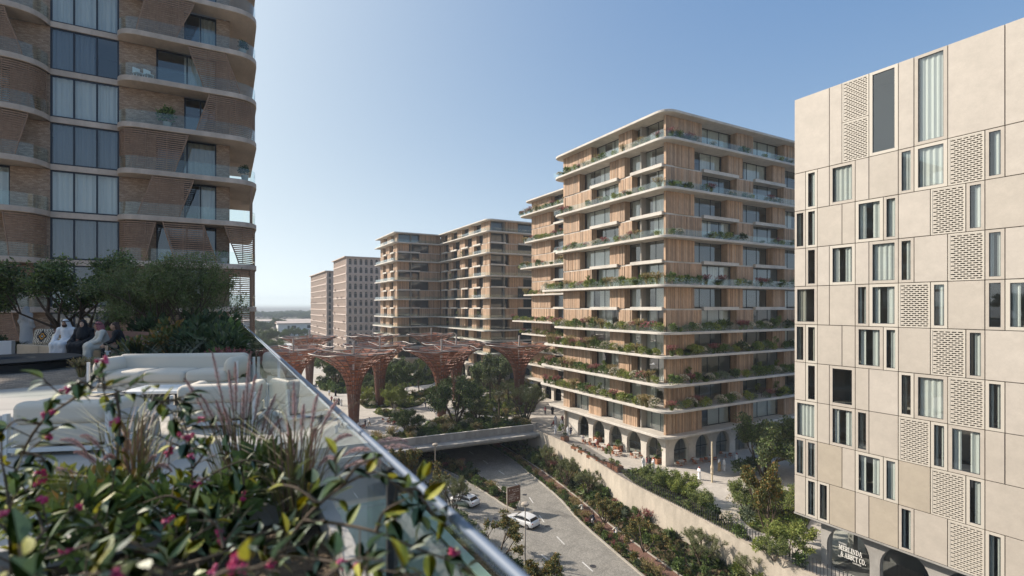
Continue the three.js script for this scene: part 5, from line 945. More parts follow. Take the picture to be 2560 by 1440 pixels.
const cap = (a, b, ra, rb) => { const dx = b[0] - a[0], dy = b[1] - a[1], dz = b[2] - a[2], L = dx * dx + dy * dy + dz * dz || 1e-9; return (x, y, z) => { let t = ((x - a[0]) * dx + (y - a[1]) * dy + (z - a[2]) * dz) / L; t = t < 0 ? 0 : t > 1 ? 1 : t; return Math.hypot(x - a[0] - t * dx, y - a[1] - t * dy, z - a[2] - t * dz) - (ra + (rb - ra) * t); }; };
const ell = (c, r) => (x, y, z) => { const k = Math.hypot((x - c[0]) / r[0], (y - c[1]) / r[1], (z - c[2]) / r[2]); return (k - 1) * Math.min(...r); };
const smin = (a, b, k) => { const h = Math.max(k - Math.abs(a - b), 0) / k; return Math.min(a, b) - h * h * k * 0.25; };
const uni = (fs, k) => (x, y, z) => { let d = fs[0](x, y, z); for (let i = 1; i < fs.length; i++) d = smin(d, fs[i](x, y, z), k); return d; };
const add3 = (a, b) => [a[0] + b[0], a[1] + b[1], a[2] + b[2]], mix3 = (a, b, t) => [a[0] + (b[0] - a[0]) * t, a[1] + (b[1] - a[1]) * t, a[2] + (b[2] - a[2]) * t], mir = p => [-p[0], p[1], p[2]];
const POSE = {
  stand: { hip: [.09, .92, 0], knee: [.1, .5, .02], ank: [.1, .09, -.02], sh: [.19, 1.42, -.01], el: [.25, 1.14, -.03], wr: [.24, .9, .07], head: [0, 1.63, .02], waist: [0, 1.05, 0] },
  walk: { hip: [.09, .92, 0], knee: [.1, .52, .14], ank: [.1, .12, .26], kneeR: [-.1, .5, -.04], ankR: [-.1, .1, -.28], sh: [.19, 1.42, 0], el: [.25, 1.15, -.1], wr: [.23, .93, -.06], elR: [-.25, 1.15, .06], wrR: [-.2, .98, .24], head: [0, 1.63, .03], waist: [0, 1.05, 0] },
  hold: { hip: [.09, .92, 0], knee: [.1, .5, .02], ank: [.1, .09, -.02], sh: [.19, 1.42, -.01], el: [.26, 1.16, .02], wr: [.08, 1.12, .26], head: [0, 1.63, .03], waist: [0, 1.05, 0] },
  sit: { hip: [.1, .50, 0], knee: [.13, .50, .44], ank: [.13, .09, .42], sh: [.2, .98, .0], el: [.28, .72, .06], wr: [.2, .60, .30], head: [0, 1.2, .06], waist: [0, .62, -.02] },
  lean: { hip: [.1, .50, 0], knee: [.12, .52, .44], ank: [.12, .09, .46], sh: [.19, .95, .12], el: [.25, .70, .22], wr: [.12, .60, .42], head: [0, 1.15, .2], waist: [0, .62, .02] },
  bike: { hip: [.09, .98, -.18], knee: [.1, .86, .2], ank: [.11, .46, .1], kneeR: [-.1, .68, .16], ankR: [-.11, .28, -.02], sh: [.18, 1.44, .02], el: [.24, 1.22, .22], wr: [.24, 1.08, .44], head: [0, 1.66, .08], waist: [0, 1.1, -.14] },
};
const CLO = { white: std({ color: C(0.74, 0.74, 0.74), roughness: 0.95 }), black: std({ color: C(0.014, 0.014, 0.017), roughness: 0.85 }), navy: std({ color: C(0.03, 0.035, 0.06) }), tan: std({ color: C(0.36, 0.25, 0.13) }), blue: std({ color: C(0.14, 0.19, 0.28) }), red: std({ color: C(0.38, 0.10, 0.09) }), pink: std({ color: C(0.42, 0.22, 0.23), map: tex(64, 0.07, (x, y) => { const c = (Math.floor(x * 4) + Math.floor(y * 4)) % 2; return c ? [0.95, 0.9, 0.9] : [0.75, 0.45, 0.47]; }) }), beige: std({ color: C(0.62, 0.58, 0.50), roughness: 0.95 }), skin: std({ color: C(0.42, 0.245, 0.16), roughness: 0.6 }), skinL: std({ color: C(0.55, 0.35, 0.25), roughness: 0.55 }), hair: std({ color: C(0.015, 0.011, 0.009), roughness: 0.6 }), brown: std({ color: C(0.05, 0.022, 0.012), roughness: 0.6 }), denim: std({ color: C(0.06, 0.085, 0.15) }) };
// o: pose, outfit ('robe' | 'casual'), top, bottom, scarf, hair, near
function makePerson(o) {
  const J = POSE[o.pose], R = k => J[k + 'R'] ?? mir(J[k]), S = [[J.hip, J.knee, J.ank, J.sh, J.el, J.wr], [R('hip'), R('knee'), R('ank'), R('sh'), R('el'), R('wr')]], hd = J.head, nk = add3(hd, [0, -.15, -.04]);
  const c = o.cell ?? 0.034, t = o.t; let lo = [-.45, -.02, -.5], hi = [.45, hd[1] + .2, .75];
  const skin = [ell(hd, [.078, .112, .094]), cap(nk, add3(hd, [0, -.06, -.01]), .056, .05), cap(J.waist, add3(J.sh, [-.19, -.06, 0]), .115, .12), cap(add3(J.sh, [-.05, 0, 0]), add3(R('sh'), [.05, 0, 0]), .06, .06)];
  if (o.near) skin.push(cap(add3(hd, [0, .012, .085]), add3(hd, [0, -.022, .104]), .012, .017), ell(add3(hd, [0, -.085, .045]), [.04, .035, .045]), ell(add3(hd, [.078, -.005, -.005]), [.012, .03, .02]), ell(add3(hd, [-.078, -.005, -.005]), [.012, .03, .02]));
  for (const [h, k, a, s, e, w] of S) {
    const x = Math.sign(h[0]); skin.push(cap(h, k, .075, .05), cap(k, a, .05, .036), cap(add3(a, [0, -.04, -.03]), add3(a, [.02 * x, -.055, .14]), .036, .03), cap(s, e, .045, .037), cap(e, w, .036, .026));
    const d = V(w[0] - e[0], w[1] - e[1], w[2] - e[2]).normalize(), side = V(1, 0, 0).addScaledVector(d, -d.x).normalize(), pt = (l, q, dn = 0) => [w[0] + d.x * l + side.x * q, w[1] + d.y * l + side.y * q - dn, w[2] + d.z * l + side.z * q];
    skin.push(cap(pt(.0, 0), pt(.075, 0, .012), .026, .034));
    if (o.near) { [-.03, -.01, .01, .03].forEach((q, i) => { const L = [.055, .07, .075, .06][i]; skin.push(cap(pt(.085, q, .014), pt(.085 + L * .55, q * 1.1, .026), .0095, .009), cap(pt(.085 + L * .55, q * 1.1, .026), pt(.085 + L * .9, q * 1.1, .052), .009, .008)); }); skin.push(cap(pt(.03, -.028 * x, .01), pt(.085, -.058 * x, .02), .012, .009)); }
    else skin.push(cap(pt(.08, 0, .015), pt(.15, 0, .04), .028, .02));
  }
  const G = (name, f, m, l = lo, h2 = hi, cc = c) => add(name, surfaceNets(f, l, h2, cc), m, t);
  G('body', uni(skin, .03), o.skin ?? CLO.skin, lo, hi, o.near ? 0.016 : c);
  const torso = k => [cap(J.waist, add3(J.sh, [-.19, -.05, 0]), .13 + k, .14 + k), cap(add3(J.sh, [-.02, .0, 0]), add3(R('sh'), [.02, .0, 0]), .075 + k, .075 + k), cap(J.hip, R('hip'), .12 + k, .12 + k)];
  const arms = (k, wide = 0) => S.flatMap(([, , , s, e, w]) => [cap(s, e, .062 + k, .058 + k), cap(e, mix3(e, w, .94), .056 + k, .05 + k + wide)]);
  const sitting = o.pose === 'sit' || o.pose === 'lean';
  if (o.outfit === 'robe') {
    const f = [...torso(.012), ...arms(.006, o.wide ?? .012)];
    if (sitting) { for (const [h, k, a] of S) f.push(cap(h, k, .13, .105), cap(k, add3(a, [0, .07, 0]), .10, .105)); const m0 = mix3(J.knee, R('knee'), .5), m1 = add3(mix3(J.ank, R('ank'), .5), [0, .08, 0]); f.push(cap(J.waist, m0, .13, .10), cap(m0, m1, .09, .13)); }
    else { const n = 7; for (let i = 0; i < n; i++) { const u = i / n, y0 = .95 - u * .86, y1 = .95 - (i + 1) / n * .86; for (const s of [1, -1]) f.push(cap([s * (.06 + .02 * u), y0, 0], [s * (.06 + .06 * (u + .14)), y1, 0], .125 + .02 * u, .125 + .03 * u)); f.push(cap([0, y0, .0], [0, y1, .0], .14 + .03 * u, .14 + .045 * u)); } }
    const fold = o.near ? (x, y, z) => 0.006 * Math.sin(x * 46 + z * 22 + 2.5 * Math.sin(y * 9)) * Math.sin(y * 7 + x * 13) : () => 0, U = uni(f, .06);
    const neckCut = cap(add3(nk, [0, .07, .07]), add3(nk, [0, .09, .02]), .055, .055);
    G('robe', (x, y, z) => Math.max(U(x, y, z) + fold(x, y, z), .05 - y, o.scarf === 'hijab' ? -1 : -neckCut(x, y, z)), o.top);
  } else {
    const U = uni([...torso(.006), ...(o.bare ? S.flatMap(([, , , s, e]) => [cap(s, mix3(s, e, .7), .06, .06)]) : arms(0))], .05), wy = J.hip[1] - .06;
    G('shirt', (x, y, z) => Math.max(U(x, y, z), wy - y), o.top);
    const L = S.flatMap(([h, k, a]) => [cap(h, k, .1, .072), cap(k, add3(a, [0, .02, 0]), .07, .06)]).concat([cap(J.hip, R('hip'), .115, .115)]), T = uni(L, .05);
    G('trousers', (x, y, z) => Math.max(T(x, y, z), y - wy - .04), o.bottom);
  }
  const hl = add3(hd, [-.3, -.5, -.32]), hh = add3(hd, [.3, .25, .26]), hc = o.near ? 0.018 : c;
  if (o.scarf) {
    const dr = o.scarf === 'hijab' ? [cap(add3(hd, [0, -.08, -.02]), add3(nk, [0, -.14, 0]), .10, .2), cap(add3(nk, [0, -.05, 0]), add3(nk, [0, -.26, .05]), .12, .17)] : [cap(add3(hd, [.03, -.02, -.05]), add3(nk, [.12, -.08, -.04]), .085, .075), cap(add3(hd, [-.03, -.02, -.05]), add3(nk, [-.12, -.08, -.04]), .085, .075), cap(add3(hd, [0, -.02, -.06]), add3(nk, [0, -.2, -.11]), .09, .085)];
    const sc = uni([ell(add3(hd, [0, .015, -.012]), [.1, .128, .112]), ...dr], .05), face = uni([ell(add3(hd, [0, -.02, .11]), [.068, .092, .1]), ...(o.scarf === 'hijab' ? [] : [cap(add3(hd, [0, -.1, .11]), add3(nk, [0, -.1, .16]), .075, .1)])], .02);
    G('headscarf', (x, y, z) => Math.max(sc(x, y, z), -face(x, y, z)), o.scarfM ?? o.top, hl, hh, hc);
    if (o.agal) { const g = new THREE.TorusGeometry(.102, .013, 6, 20); g.rotateX(Math.PI / 2 - .1); g.scale(1, 1, 1.1); g.translate(hd[0], hd[1] + .065, hd[2] - .012); add('head_cord', g, CLO.black, t); }
  } else { const hr = uni([ell(add3(hd, [0, .025, -.022]), [.09, .112, .1]), ...(o.long ? [cap(add3(hd, [0, -.02, -.07]), add3(nk, [0, -.16, -.1]), .075, .07)] : [])], .04), fc = ell(add3(hd, [0, -.035, .1]), [.1, .1, .1]); G('hair', (x, y, z) => Math.max(hr(x, y, z), -fc(x, y, z)), o.hairM ?? CLO.hair, hl, hh, hc); }
  if (o.near) {
    const e = (x, y, z, r, m, n) => { const g = new THREE.SphereGeometry(1, 10, 8); g.scale(...r); g.translate(hd[0] + x, hd[1] + y, hd[2] + z); add(n, g, m, t); };
    for (const s of [1, -1]) { e(s * .031, .012, .083, [.013, .007, .008], CLO.hair, 'eye'); e(s * .032, .033, .088, [.02, .005, .008], CLO.hair, 'eyebrow'); }
    e(0, -.058, .088, [.024, .007, .012], o.lip ?? CLO.red, 'mouth');
    if (o.beard) { const b = uni([ell(add3(hd, [0, -.088, .038]), [.056, .048, .062]), ell(add3(hd, [.05, -.05, .03]), [.026, .05, .04]), ell(add3(hd, [-.05, -.05, .03]), [.026, .05, .04])], .03), mo = ell(add3(hd, [0, -.05, .11]), [.034, .022, .03]), up = add3(hd, [0, -.03, 0]); G('beard', (x, y, z) => Math.max(b(x, y, z) - .002, -mo(x, y, z), y - up[1]), CLO.brown, hl, hh, .012); }
    for (const [, , a] of S) { const x = Math.sign(a[0]), f = uni([cap(add3(a, [0, -.045, -.04]), add3(a, [.02 * x, -.055, .15]), .042, .038)], .02); G('shoe', (X, Y, Z) => Math.max(f(X, Y, Z), Y - a[1] + .005), CLO.black, add3(a, [-.2, -.15, -.2]), add3(a, [.2, .15, .3]), .016); }
  }
  return t;
}
const PP = {};
function person(kind, p, face, label, s = 1) {         // face: the point in x,z that the person looks towards
  const turn = Math.atan2(face[0] - p[0], face[1] - p[2]);
  if (!PP[kind]) { const t = thing('person', label, 'person', [0, 0, 0]); t.wo = null; makePerson({ ...KIND[kind], t }); PP[kind] = t; t.position.set(...p); t.rotation.y = turn; t.scale.setScalar(s); return t; }
  return dup(PP[kind], p, turn, s, label);
}
const KIND = {
  robe: { pose: 'stand', outfit: 'robe', top: CLO.white, scarf: 'gutra', agal: 1 }, robeRed: { pose: 'hold', outfit: 'robe', top: CLO.white, scarf: 'gutra', scarfM: CLO.red, agal: 1 }, robeTan: { pose: 'stand', outfit: 'robe', top: CLO.tan, scarf: 'gutra', scarfM: CLO.white },
  abaya: { pose: 'stand', outfit: 'robe', top: CLO.black, scarf: 'hijab', wide: .05 }, man: { pose: 'walk', outfit: 'casual', top: CLO.navy, bottom: CLO.denim }, manW: { pose: 'walk', outfit: 'casual', top: CLO.white, bottom: CLO.tan }, woman: { pose: 'hold', outfit: 'casual', top: CLO.pink, bottom: CLO.navy, long: 1, hairM: CLO.brown },
  sitter: { pose: 'sit', outfit: 'casual', top: CLO.white, bottom: CLO.navy, long: 1, hairM: CLO.brown }, sitterM: { pose: 'sit', outfit: 'casual', top: CLO.red, bottom: CLO.navy },
  bikeMan: { pose: 'bike', outfit: 'casual', top: CLO.beige, bottom: CLO.navy }, bikeW: { pose: 'bike', outfit: 'casual', top: CLO.navy, bottom: CLO.white, long: 1, hairM: CLO.brown }, bikeG: { pose: 'bike', outfit: 'casual', top: CLO.beige, bottom: CLO.denim, long: 1, hairM: CLO.brown },
};
// ------------------------------------------------------------------ street furniture, cars, cycles, cafe
rnd = RNG(505);
const lampThing = (p, label, h) => { const t = thing('street_lamp', label, 'street lamp', p, 0, 'street lamps'); const g = new Geo(); g.tube([V(p[0], p[1], p[2]), V(p[0], p[1] + h - 0.2, p[2])], u => 0.085 - 0.03 * u, 10); g.build('pole', M.concWarm, t); const b = new Geo(); b.lathe([[0.18, 0], [0.16, 0.12], [0.09, 0.3]].map(q => [q[0], q[1] + p[1]]), p[0], p[2], 12); b.build('foot', M.concGrey, t); const l = new Geo(); l.lathe([[0.07, -0.28], [0.09, -0.2], [0.34, -0.14], [0.46, 0], [0.42, 0.13], [0.2, 0.24], [0.01, 0.27]].map(q => [q[0], q[1] + p[1] + h]), p[0], p[2], 18); l.build('lamp_head', M.concWarm, t); };
lampThing(at(1313, 1413, RY), 'nearer street lamp with a mushroom head beside the second white car', 6.7);
lampThing([29.1, RY, -76.5], 'farther street lamp in front of the bridge', 6.6);
{ // brown direction sign
  const p = at(1284, 1278, RY + 0.05), t = thing('road_sign', 'brown direction sign on two posts at the tip of the road median', 'sign', p, 0.12); const q = V(...p); t.wo = null;
  const a = new Geo(); a.box(-1.16, -1.08, 0, 3.5, -0.05, 0.05); a.build('post', M.concWarm, t); const b = new Geo(); b.box(1.08, 1.16, 0, 3.5, -0.05, 0.05); b.build('post', M.concWarm, t);
  const cv = document.createElement('canvas'); cv.width = 512; cv.height = 512; const x = cv.getContext('2d'); x.fillStyle = '#6d4a3a'; x.fillRect(0, 0, 512, 512); x.strokeStyle = '#e6dccf'; x.fillStyle = '#e6dccf'; x.lineWidth = 6;
  const wr = RNG(3), line = (x0, y, x1, s) => { let u = x0; while (u < x1) { const w = s * (0.3 + wr() * 0.5); x.fillRect(u, y - s * (wr() < 0.3 ? 0.95 : 0.68), s * 0.14, s * (wr() < 0.3 ? 0.95 : 0.68)); x.beginPath(); x.lineWidth = s * 0.13; x.arc(u + w * 0.45, y - s * 0.33, s * 0.27, wr() * 3, 4 + wr() * 2); x.stroke(); u += w + s * 0.16; if (wr() < 0.18) u += s * 0.4; } };
  x.lineWidth = 10; const arrow = (ax, ay, dx) => { x.lineWidth = 10; x.beginPath(); x.moveTo(ax, ay + 60); x.lineTo(ax, ay); x.moveTo(ax - 22, ay + 22); x.lineTo(ax, ay - 2); x.lineTo(ax + 22, ay + 22); x.stroke(); };
  arrow(80, 70); line(190, 120, 470, 50); line(260, 185, 480, 50); line(60, 265, 330, 48); line(60, 320, 250, 40); x.fillRect(30, 345, 452, 6); line(60, 405, 330, 42); line(60, 460, 300, 36); arrow(410, 385); x.lineWidth = 10; x.beginPath(); x.moveTo(440, 440); x.lineTo(440, 395); x.lineTo(475, 395); x.stroke();
  const tx = new THREE.CanvasTexture(cv); tx.colorSpace = THREE.SRGBColorSpace; const g = new THREE.BoxGeometry(2.14, 2.2, 0.06); g.translate(0, 2.35, 0); const bo = add('board', g, std({ color: C(0.16, 0.085, 0.055), roughness: 0.5 }), t); const f = new THREE.PlaneGeometry(2.1, 2.16); f.translate(0, 2.35, 0.034); add('print', f, std({ map: tx, roughness: 0.5 }), bo);
}
// ---- cars: z is forward, rear at -z
const carMat = { paint: phy({ color: C(0.78, 0.78, 0.77), roughness: 0.3, clearcoat: 1, clearcoatRoughness: 0.05 }), glass: phy({ color: C(0.012, 0.016, 0.022), roughness: 0.05, clearcoat: 1 }), tyre: std({ color: C(0.018, 0.018, 0.018), roughness: 0.9 }), rim: std({ color: C(0.35, 0.35, 0.36), roughness: 0.3, metalness: 0.8 }), red: phy({ color: C(0.30, 0.012, 0.01), roughness: 0.15, clearcoat: 1 }), trim: std({ color: C(0.02, 0.02, 0.022), roughness: 0.5 }) };
function loft(st, seg) { // st: [{z, pts:[[x,y]..] half section from bottom centre to top centre}]
  const P = [], I = [], full = s => [...s.pts.map(p => [p[0], p[1]]), ...s.pts.slice(1, -1).reverse().map(p => [-p[0], p[1]])], n = full(st[0]).length;
  for (const s of st) for (const [x, y] of full(s)) P.push(x, y, s.z);
  for (let i = 0; i + 1 < st.length; i++) for (let k = 0; k < n; k++) { const a = i * n + k, b = i * n + (k + 1) % n, c = b + n, d = a + n; I.push(a, b, c, a, c, d); }
  for (const [o, f] of [[0, 1], [(st.length - 1) * n, 0]]) for (let k = 1; k + 1 < n; k++) f ? I.push(o, o + k + 1, o + k) : I.push(o, o + k, o + k + 1);
  const g = new THREE.BufferGeometry(); g.setAttribute('position', new THREE.BufferAttribute(new Float32Array(P), 3)); g.setIndex(I); g.computeVertexNormals(); const uv = new Float32Array(P.length / 3 * 2); g.setAttribute('uv', new THREE.BufferAttribute(uv, 2)); return g;
}
function car(p, turn, label, hatch) {
  const t = thing('parked_car', label, 'car', p, turn); t.wo = null;
  const sec = (z, w, yb, yw, yt) => ({ z, pts: [[0, yb], [w * 0.86, yb], [w, yb + 0.14], [w * 1.0, yw * 0.72 + yb * 0.28], [w * 0.965, yw], [w * 0.86, yt], [0, yt + 0.02]] });
  add('body', loft([sec(-2.28, .70, .38, .74, .86), sec(-2.2, .82, .28, .80, .94), sec(-1.9, .89, .22, .86, 1.0), sec(-1.3, .92, .2, .90, 0.98), sec(-.5, .92, .2, .90, .95), sec(.6, .92, .2, .89, .94), sec(1.2, .91, .2, .86, .93), sec(1.8, .87, .22, .74, .82), sec(2.2, .76, .28, .62, .70), sec(2.32, .6, .34, .54, .6)]), carMat.paint, t);
  const rz = hatch ? -1.75 : -1.55, cb = (z, w, y0, y1, k) => ({ z, pts: [[0, y0], [w, y0], [w * (1 - k * 0.55), (y0 + y1) / 2 + 0.06], [w * (1 - k), y1], [0, y1 + 0.012]] });
  add('cabin_glass', loft([cb(hatch ? -2.02 : -2.0, .74, .88, .93, .06), cb(rz, .79, .88, 1.27, .12), cb(-1.1, .82, .88, 1.40, .17), cb(-.3, .83, .88, 1.44, .18), cb(.3, .83, .88, 1.40, .17), cb(.75, .81, .88, 1.18, .12), cb(1.25, .78, .86, .93, .04)]), carMat.glass, t);
  const rf = z => [0, 0]; add('roof', loft([cb(rz + 0.03, .76, 1.22, 1.315, .13), cb(-1.1, .735, 1.30, 1.415, .04), cb(-.3, .735, 1.33, 1.455, .04), cb(.28, .73, 1.30, 1.415, .05)]), carMat.paint, t);
  if (!hatch) { const g = new Geo(); g.quad(V(-.5, 1.42, -1.05), V(.5, 1.42, -1.05), V(.52, 1.468, -.3), V(-.52, 1.468, -.3), V(0, 1, 0)); g.quad(V(-.52, 1.468, -.3), V(.52, 1.468, -.3), V(.5, 1.432, .2), V(-.5, 1.432, .2), V(0, 1, 0)); g.build('sunroof', carMat.glass, t); }
  for (const s of [1, -1]) { const g = new Geo(); g.tube([V(s * .80, .92, -1.95), V(s * .735, 1.26, rz + 0.02), V(s * .69, 1.385, -1.1)], 0.05, 5); g.build('rear_pillar', carMat.paint, t); const f = new Geo(); f.tube([V(s * .67, 1.37, .3), V(s * .75, 1.14, .78), V(s * .80, .9, 1.25)], 0.035, 5); f.build('front_pillar', carMat.paint, t); const m = new Geo(); m.tube([V(s * .81, .9, -.35), V(s * .70, 1.4, -.4)], 0.025, 4); m.build('door_pillar', carMat.trim, t);
    const l = new RoundedBoxGeometry(.46, .13, .12, 2, .04); l.rotateY(s * 0.28); l.translate(s * .62, .84, -2.17); add('tail_light', l, carMat.red, t); const mi = new RoundedBoxGeometry(.2, .13, .1, 2, .04); mi.translate(s * 1.0, .98, .75); add('mirror', mi, carMat.paint, t); const hl = new RoundedBoxGeometry(.34, .12, .3, 2, .05); hl.translate(s * .64, .66, 2.1); add('headlight', hl, carMat.rim, t);
    for (const z of [-1.38, 1.38]) { const w = new THREE.CylinderGeometry(.33, .33, .22, 20); w.rotateZ(Math.PI / 2); w.translate(s * .84, .33, z); const ty = add('wheel', w, carMat.tyre, t); const r = new THREE.CylinderGeometry(.22, .22, .03, 10); r.rotateZ(Math.PI / 2); r.translate(s * .952, .33, z); add('rim', r, carMat.rim, ty); } }
  const b = new RoundedBoxGeometry(1.5, .24, .16, 2, .06); b.translate(0, .36, -2.2); add('bumper', b, carMat.trim, t); const pl = new THREE.BoxGeometry(.5, .12, .02); pl.translate(0, .68, -2.285); add('number_plate', pl, M.white, t);
  return t;
}
car([30.2, RY + 0.01, -67.6], 0.42 + Math.PI + 0.0, 'white saloon car with a glass roof parked beside the airy tree', false);
car([34.0, RY + 0.01, -57.6], 0.36 + Math.PI, 'white hatchback driving behind the round orange-green tree', true);
// ---- cyclists
const bikeProto = {};
function bicycle(p, turn, label, col) {
  if (!bikeProto.r) {
    const t = bikeProto.r = thing('bicycle', label, 'bicycle', [0, 0, 0]); t.wo = null;
    for (const z of [-.52, .52]) { const w = new THREE.TorusGeometry(.33, .018, 6, 26); w.rotateY(Math.PI / 2); w.translate(0, .34, z); const wm = add('wheel', w, carMat.tyre, t); const s = new Geo(); for (let k = 0; k < 8; k++) { const a = k / 8 * 6.283; s.bar(V(0, .34, z), V(0, .34 + .32 * Math.cos(a), z + .32 * Math.sin(a)), .004, 3); } s.build('spoke', M.metal, wm); }
    const f = new Geo(); for (const [a, b] of [[[0, .34, -.52], [0, .3, -.08]], [[0, .34, -.52], [0, .78, -.2]], [[0, .3, -.08], [0, .9, -.24]], [[0, .3, -.08], [0, .76, .36]], [[0, .8, -.2], [0, .82, .34]], [[0, .34, .52], [0, .98, .32]]]) f.bar(V(...a), V(...b), .019, 6); f.build('frame', M.rattan, t);
    const h = new Geo(); h.bar(V(-.26, 1.04, .40), V(.26, 1.04, .40), .015, 6); h.bar(V(0, .96, .33), V(0, 1.04, .40), .016, 6); h.build('handlebar', M.darkMetal, t); const s = new RoundedBoxGeometry(.14, .06, .26, 2, .025); s.translate(0, .92, -.25); add('saddle', s, M.black, t);
    t.position.set(...p); t.rotation.y = turn; return t;
  } return dup(bikeProto.r, p, turn, 1, label);
}
for (const [px, py, k, lb] of [[1454, 1289, 'bikeMan', 'in a light shirt and dark trousers'], [1483, 1316, 'bikeW', 'with long hair, dark jacket and white trousers'], [1540, 1349, 'bikeG', 'with long dark hair and jeans']]) {
  const p = at(px, py, RY + 0.05), f = [p[0] + 0.25, p[2] - 1]; const away = [p[0] + 1.4, p[2] - 8];
  person(k, p, away, `cyclist ${lb} riding on the red path`); bicycle(p, Math.atan2(away[0] - p[0], away[1] - p[2]), `bicycle ridden by the cyclist ${lb}`);
}
// ---- cafe furniture
const FUR = {};
function table(p, label, group) { if (!FUR.t) { const t = FUR.t = thing('cafe_table', label, 'table', [0, 0, 0], 0, group); t.wo = null; const g = new Geo(); g.lathe([[0.01, .71], [.48, .71], [.5, .73], [.48, .75], [.01, .75]], 0, 0, 18); g.build('tabletop', M.conc, t); const l = new Geo(); l.lathe([[.26, 0], [.25, .03], [.05, .06], [.04, .7]], 0, 0, 12); l.build('pedestal', M.rattan, t); t.position.set(...p); return t; } return dup(FUR.t, p, rr(0, 3), 1, label, group); }
function chair(p, turn, label, group) {
  if (!FUR.c) { const t = FUR.c = thing('cafe_chair', label, 'chair', [0, 0, 0], 0, group); t.wo = null; const s = new RoundedBoxGeometry(.5, .05, .48, 1, .02); s.translate(0, .44, 0); add('seat', s, M.rattan, t); const b = new Geo(), pts = []; for (let i = 0; i <= 8; i++) { const a = Math.PI * (0.05 + 0.9 * i / 8); pts.push([.27 * Math.cos(a), -.25 * Math.sin(a)]); } sheet(b, pts, .56, .8, .03); b.build('backrest', M.rattan, t); for (const x of [-.22, .22]) for (const z of [-.2, .2]) { const l = new Geo(); l.bar(V(x, 0, z), V(x * .95, z < 0 ? .6 : .44, z), .018, 5); l.build('leg', M.rattan, t); } t.position.set(...p); t.rotation.y = turn; return t; }
  return dup(FUR.c, p, turn, 1, label, group);
}
function tableSet(px, py, n, where, a0 = 0, sit = []) { const p = at(px, py); table(p, `round pale cafe table ${where}`, 'round cafe tables'); for (let i = 0; i < n; i++) { const a = a0 + i / n * 6.283, q = [p[0] + .78 * Math.sin(a), 0, p[2] + .78 * Math.cos(a)]; chair(q, a + Math.PI, `rust-coloured chair at the table ${where}`, 'cafe chairs'); if (sit.includes(i)) person(i % 2 ? 'sitter' : 'sitterM', [q[0], -.02, q[2]], [p[0], p[2]], `person seated at the table ${where}${sit.length > 1 ? (i === sit[0] ? ', in red' : ', in white') : ''}`); } }
tableSet(1484, 1116, 4, 'farthest along the arcade', 0.3, [0, 1]); tableSet(1464, 1108, 3, 'at the far end of the cafe terrace', 1, [1]); tableSet(1509, 1126, 4, 'second before the arches', 0.8, [0]); tableSet(1541, 1138, 4, 'beside the terracotta planter in front of the third arch', 0.2); tableSet(1589, 1143, 3, 'near the standing group', 0.5); tableSet(1740, 1159, 3, 'in the shade right of the corner', 0.9); tableSet(1814, 1143, 2, 'at the shaded arches on the right', 0.2); tableSet(1703, 1164, 2, 'close to the corner pier', 1.7); tableSet(1775, 1154, 3, 'in the shade behind the pale pole', 0.4);
tableSet(903, 1071, 2, 'beside the nearest lattice trunk', 0.4, [1]); tableSet(968, 1054, 3, 'on the sunlit plaza, left of two', 0.3); tableSet(982, 1060, 4, 'on the sunlit plaza, right of two', 0.1, [0, 1]);
const boxP = {};
function planter(px, py, label, h, kind, s = 0.95) {
  const p = at(px, py); if (!boxP.r) { const t = boxP.r = thing('planter_box', label, 'planter', [0, 0, 0], 0, 'terracotta planter boxes'); t.wo = null; const g = new Geo(); g.box(-.55, .55, 0, .8, -.55, -.48); g.box(-.55, .55, 0, .8, .48, .55); g.box(-.55, -.48, .002, .798, -.48, .48); g.box(.48, .55, .002, .798, -.48, .48); g.build('box', M.terracotta, t); const e = new Geo(); e.box(-.477, .477, .1, .72, -.477, .477); e.build('soil', M.soil, t); const r = new Geo(); for (const y of [.25, .52]) { r.box(-.565, .565, y, y + .03, .551, .57); r.box(-.565, .565, y, y + .03, -.57, -.551); } r.build('band', M.darkMetal, t); t.position.set(...p); } else dup(boxP.r, p, 0, 1, label);
  smallPlant(kind, [p[0], .72, p[2]], s, `inside the ${label.replace('terracotta ', '')}`, 'planter shrubs'); if (h) plantTree('round', [p[0], .6, p[2]], h, 1.1, `small tree in the ${label.replace('terracotta ', '')}`, 'planter trees');
}
planter(1412, 1103, 'terracotta planter beside the walking group at the far arch', 2.6, 'darkg'); planter(1495, 1104, 'terracotta planter between the first two arches', 0, 'green', 1.2); planter(1545, 1127, 'terracotta planter in front of the third arch', 0, 'green', 1.2); planter(1530, 1170, 'terracotta planter with a thin tree by the fence', 2.6, 'limeg'); planter(1545, 1178, 'terracotta planter by the fence, nearest of two', 0, 'green'); planter(1643, 1158, 'terracotta planter with a small tree at the corner pier', 2.8, 'fern');
for (const [px, py, w] of [[1440, 1123, 'first'], [1458, 1133, 'second'], [1480, 1146, 'third'], [1504, 1158, 'fourth']]) { const p = at(px, py), t = thing('trough', `low terracotta trough along the fence, ${w} from the bridge`, 'planter', p, 0.35); t.wo = null; const g = new THREE.BoxGeometry(.45, .4, 1.8); g.translate(0, .2, 0); add('box', g, M.terracotta, t); const s = new THREE.BoxGeometry(.38, .04, 1.72); s.translate(0, .4, 0); add('soil', s, M.soil, t); for (const k of [-.5, .4]) smallPlant(pick(['red', 'green', 'fern']), [p[0] + k * .34, .4, p[2] + k], .55, `in the ${w} low trough along the fence`, 'trough plants'); }
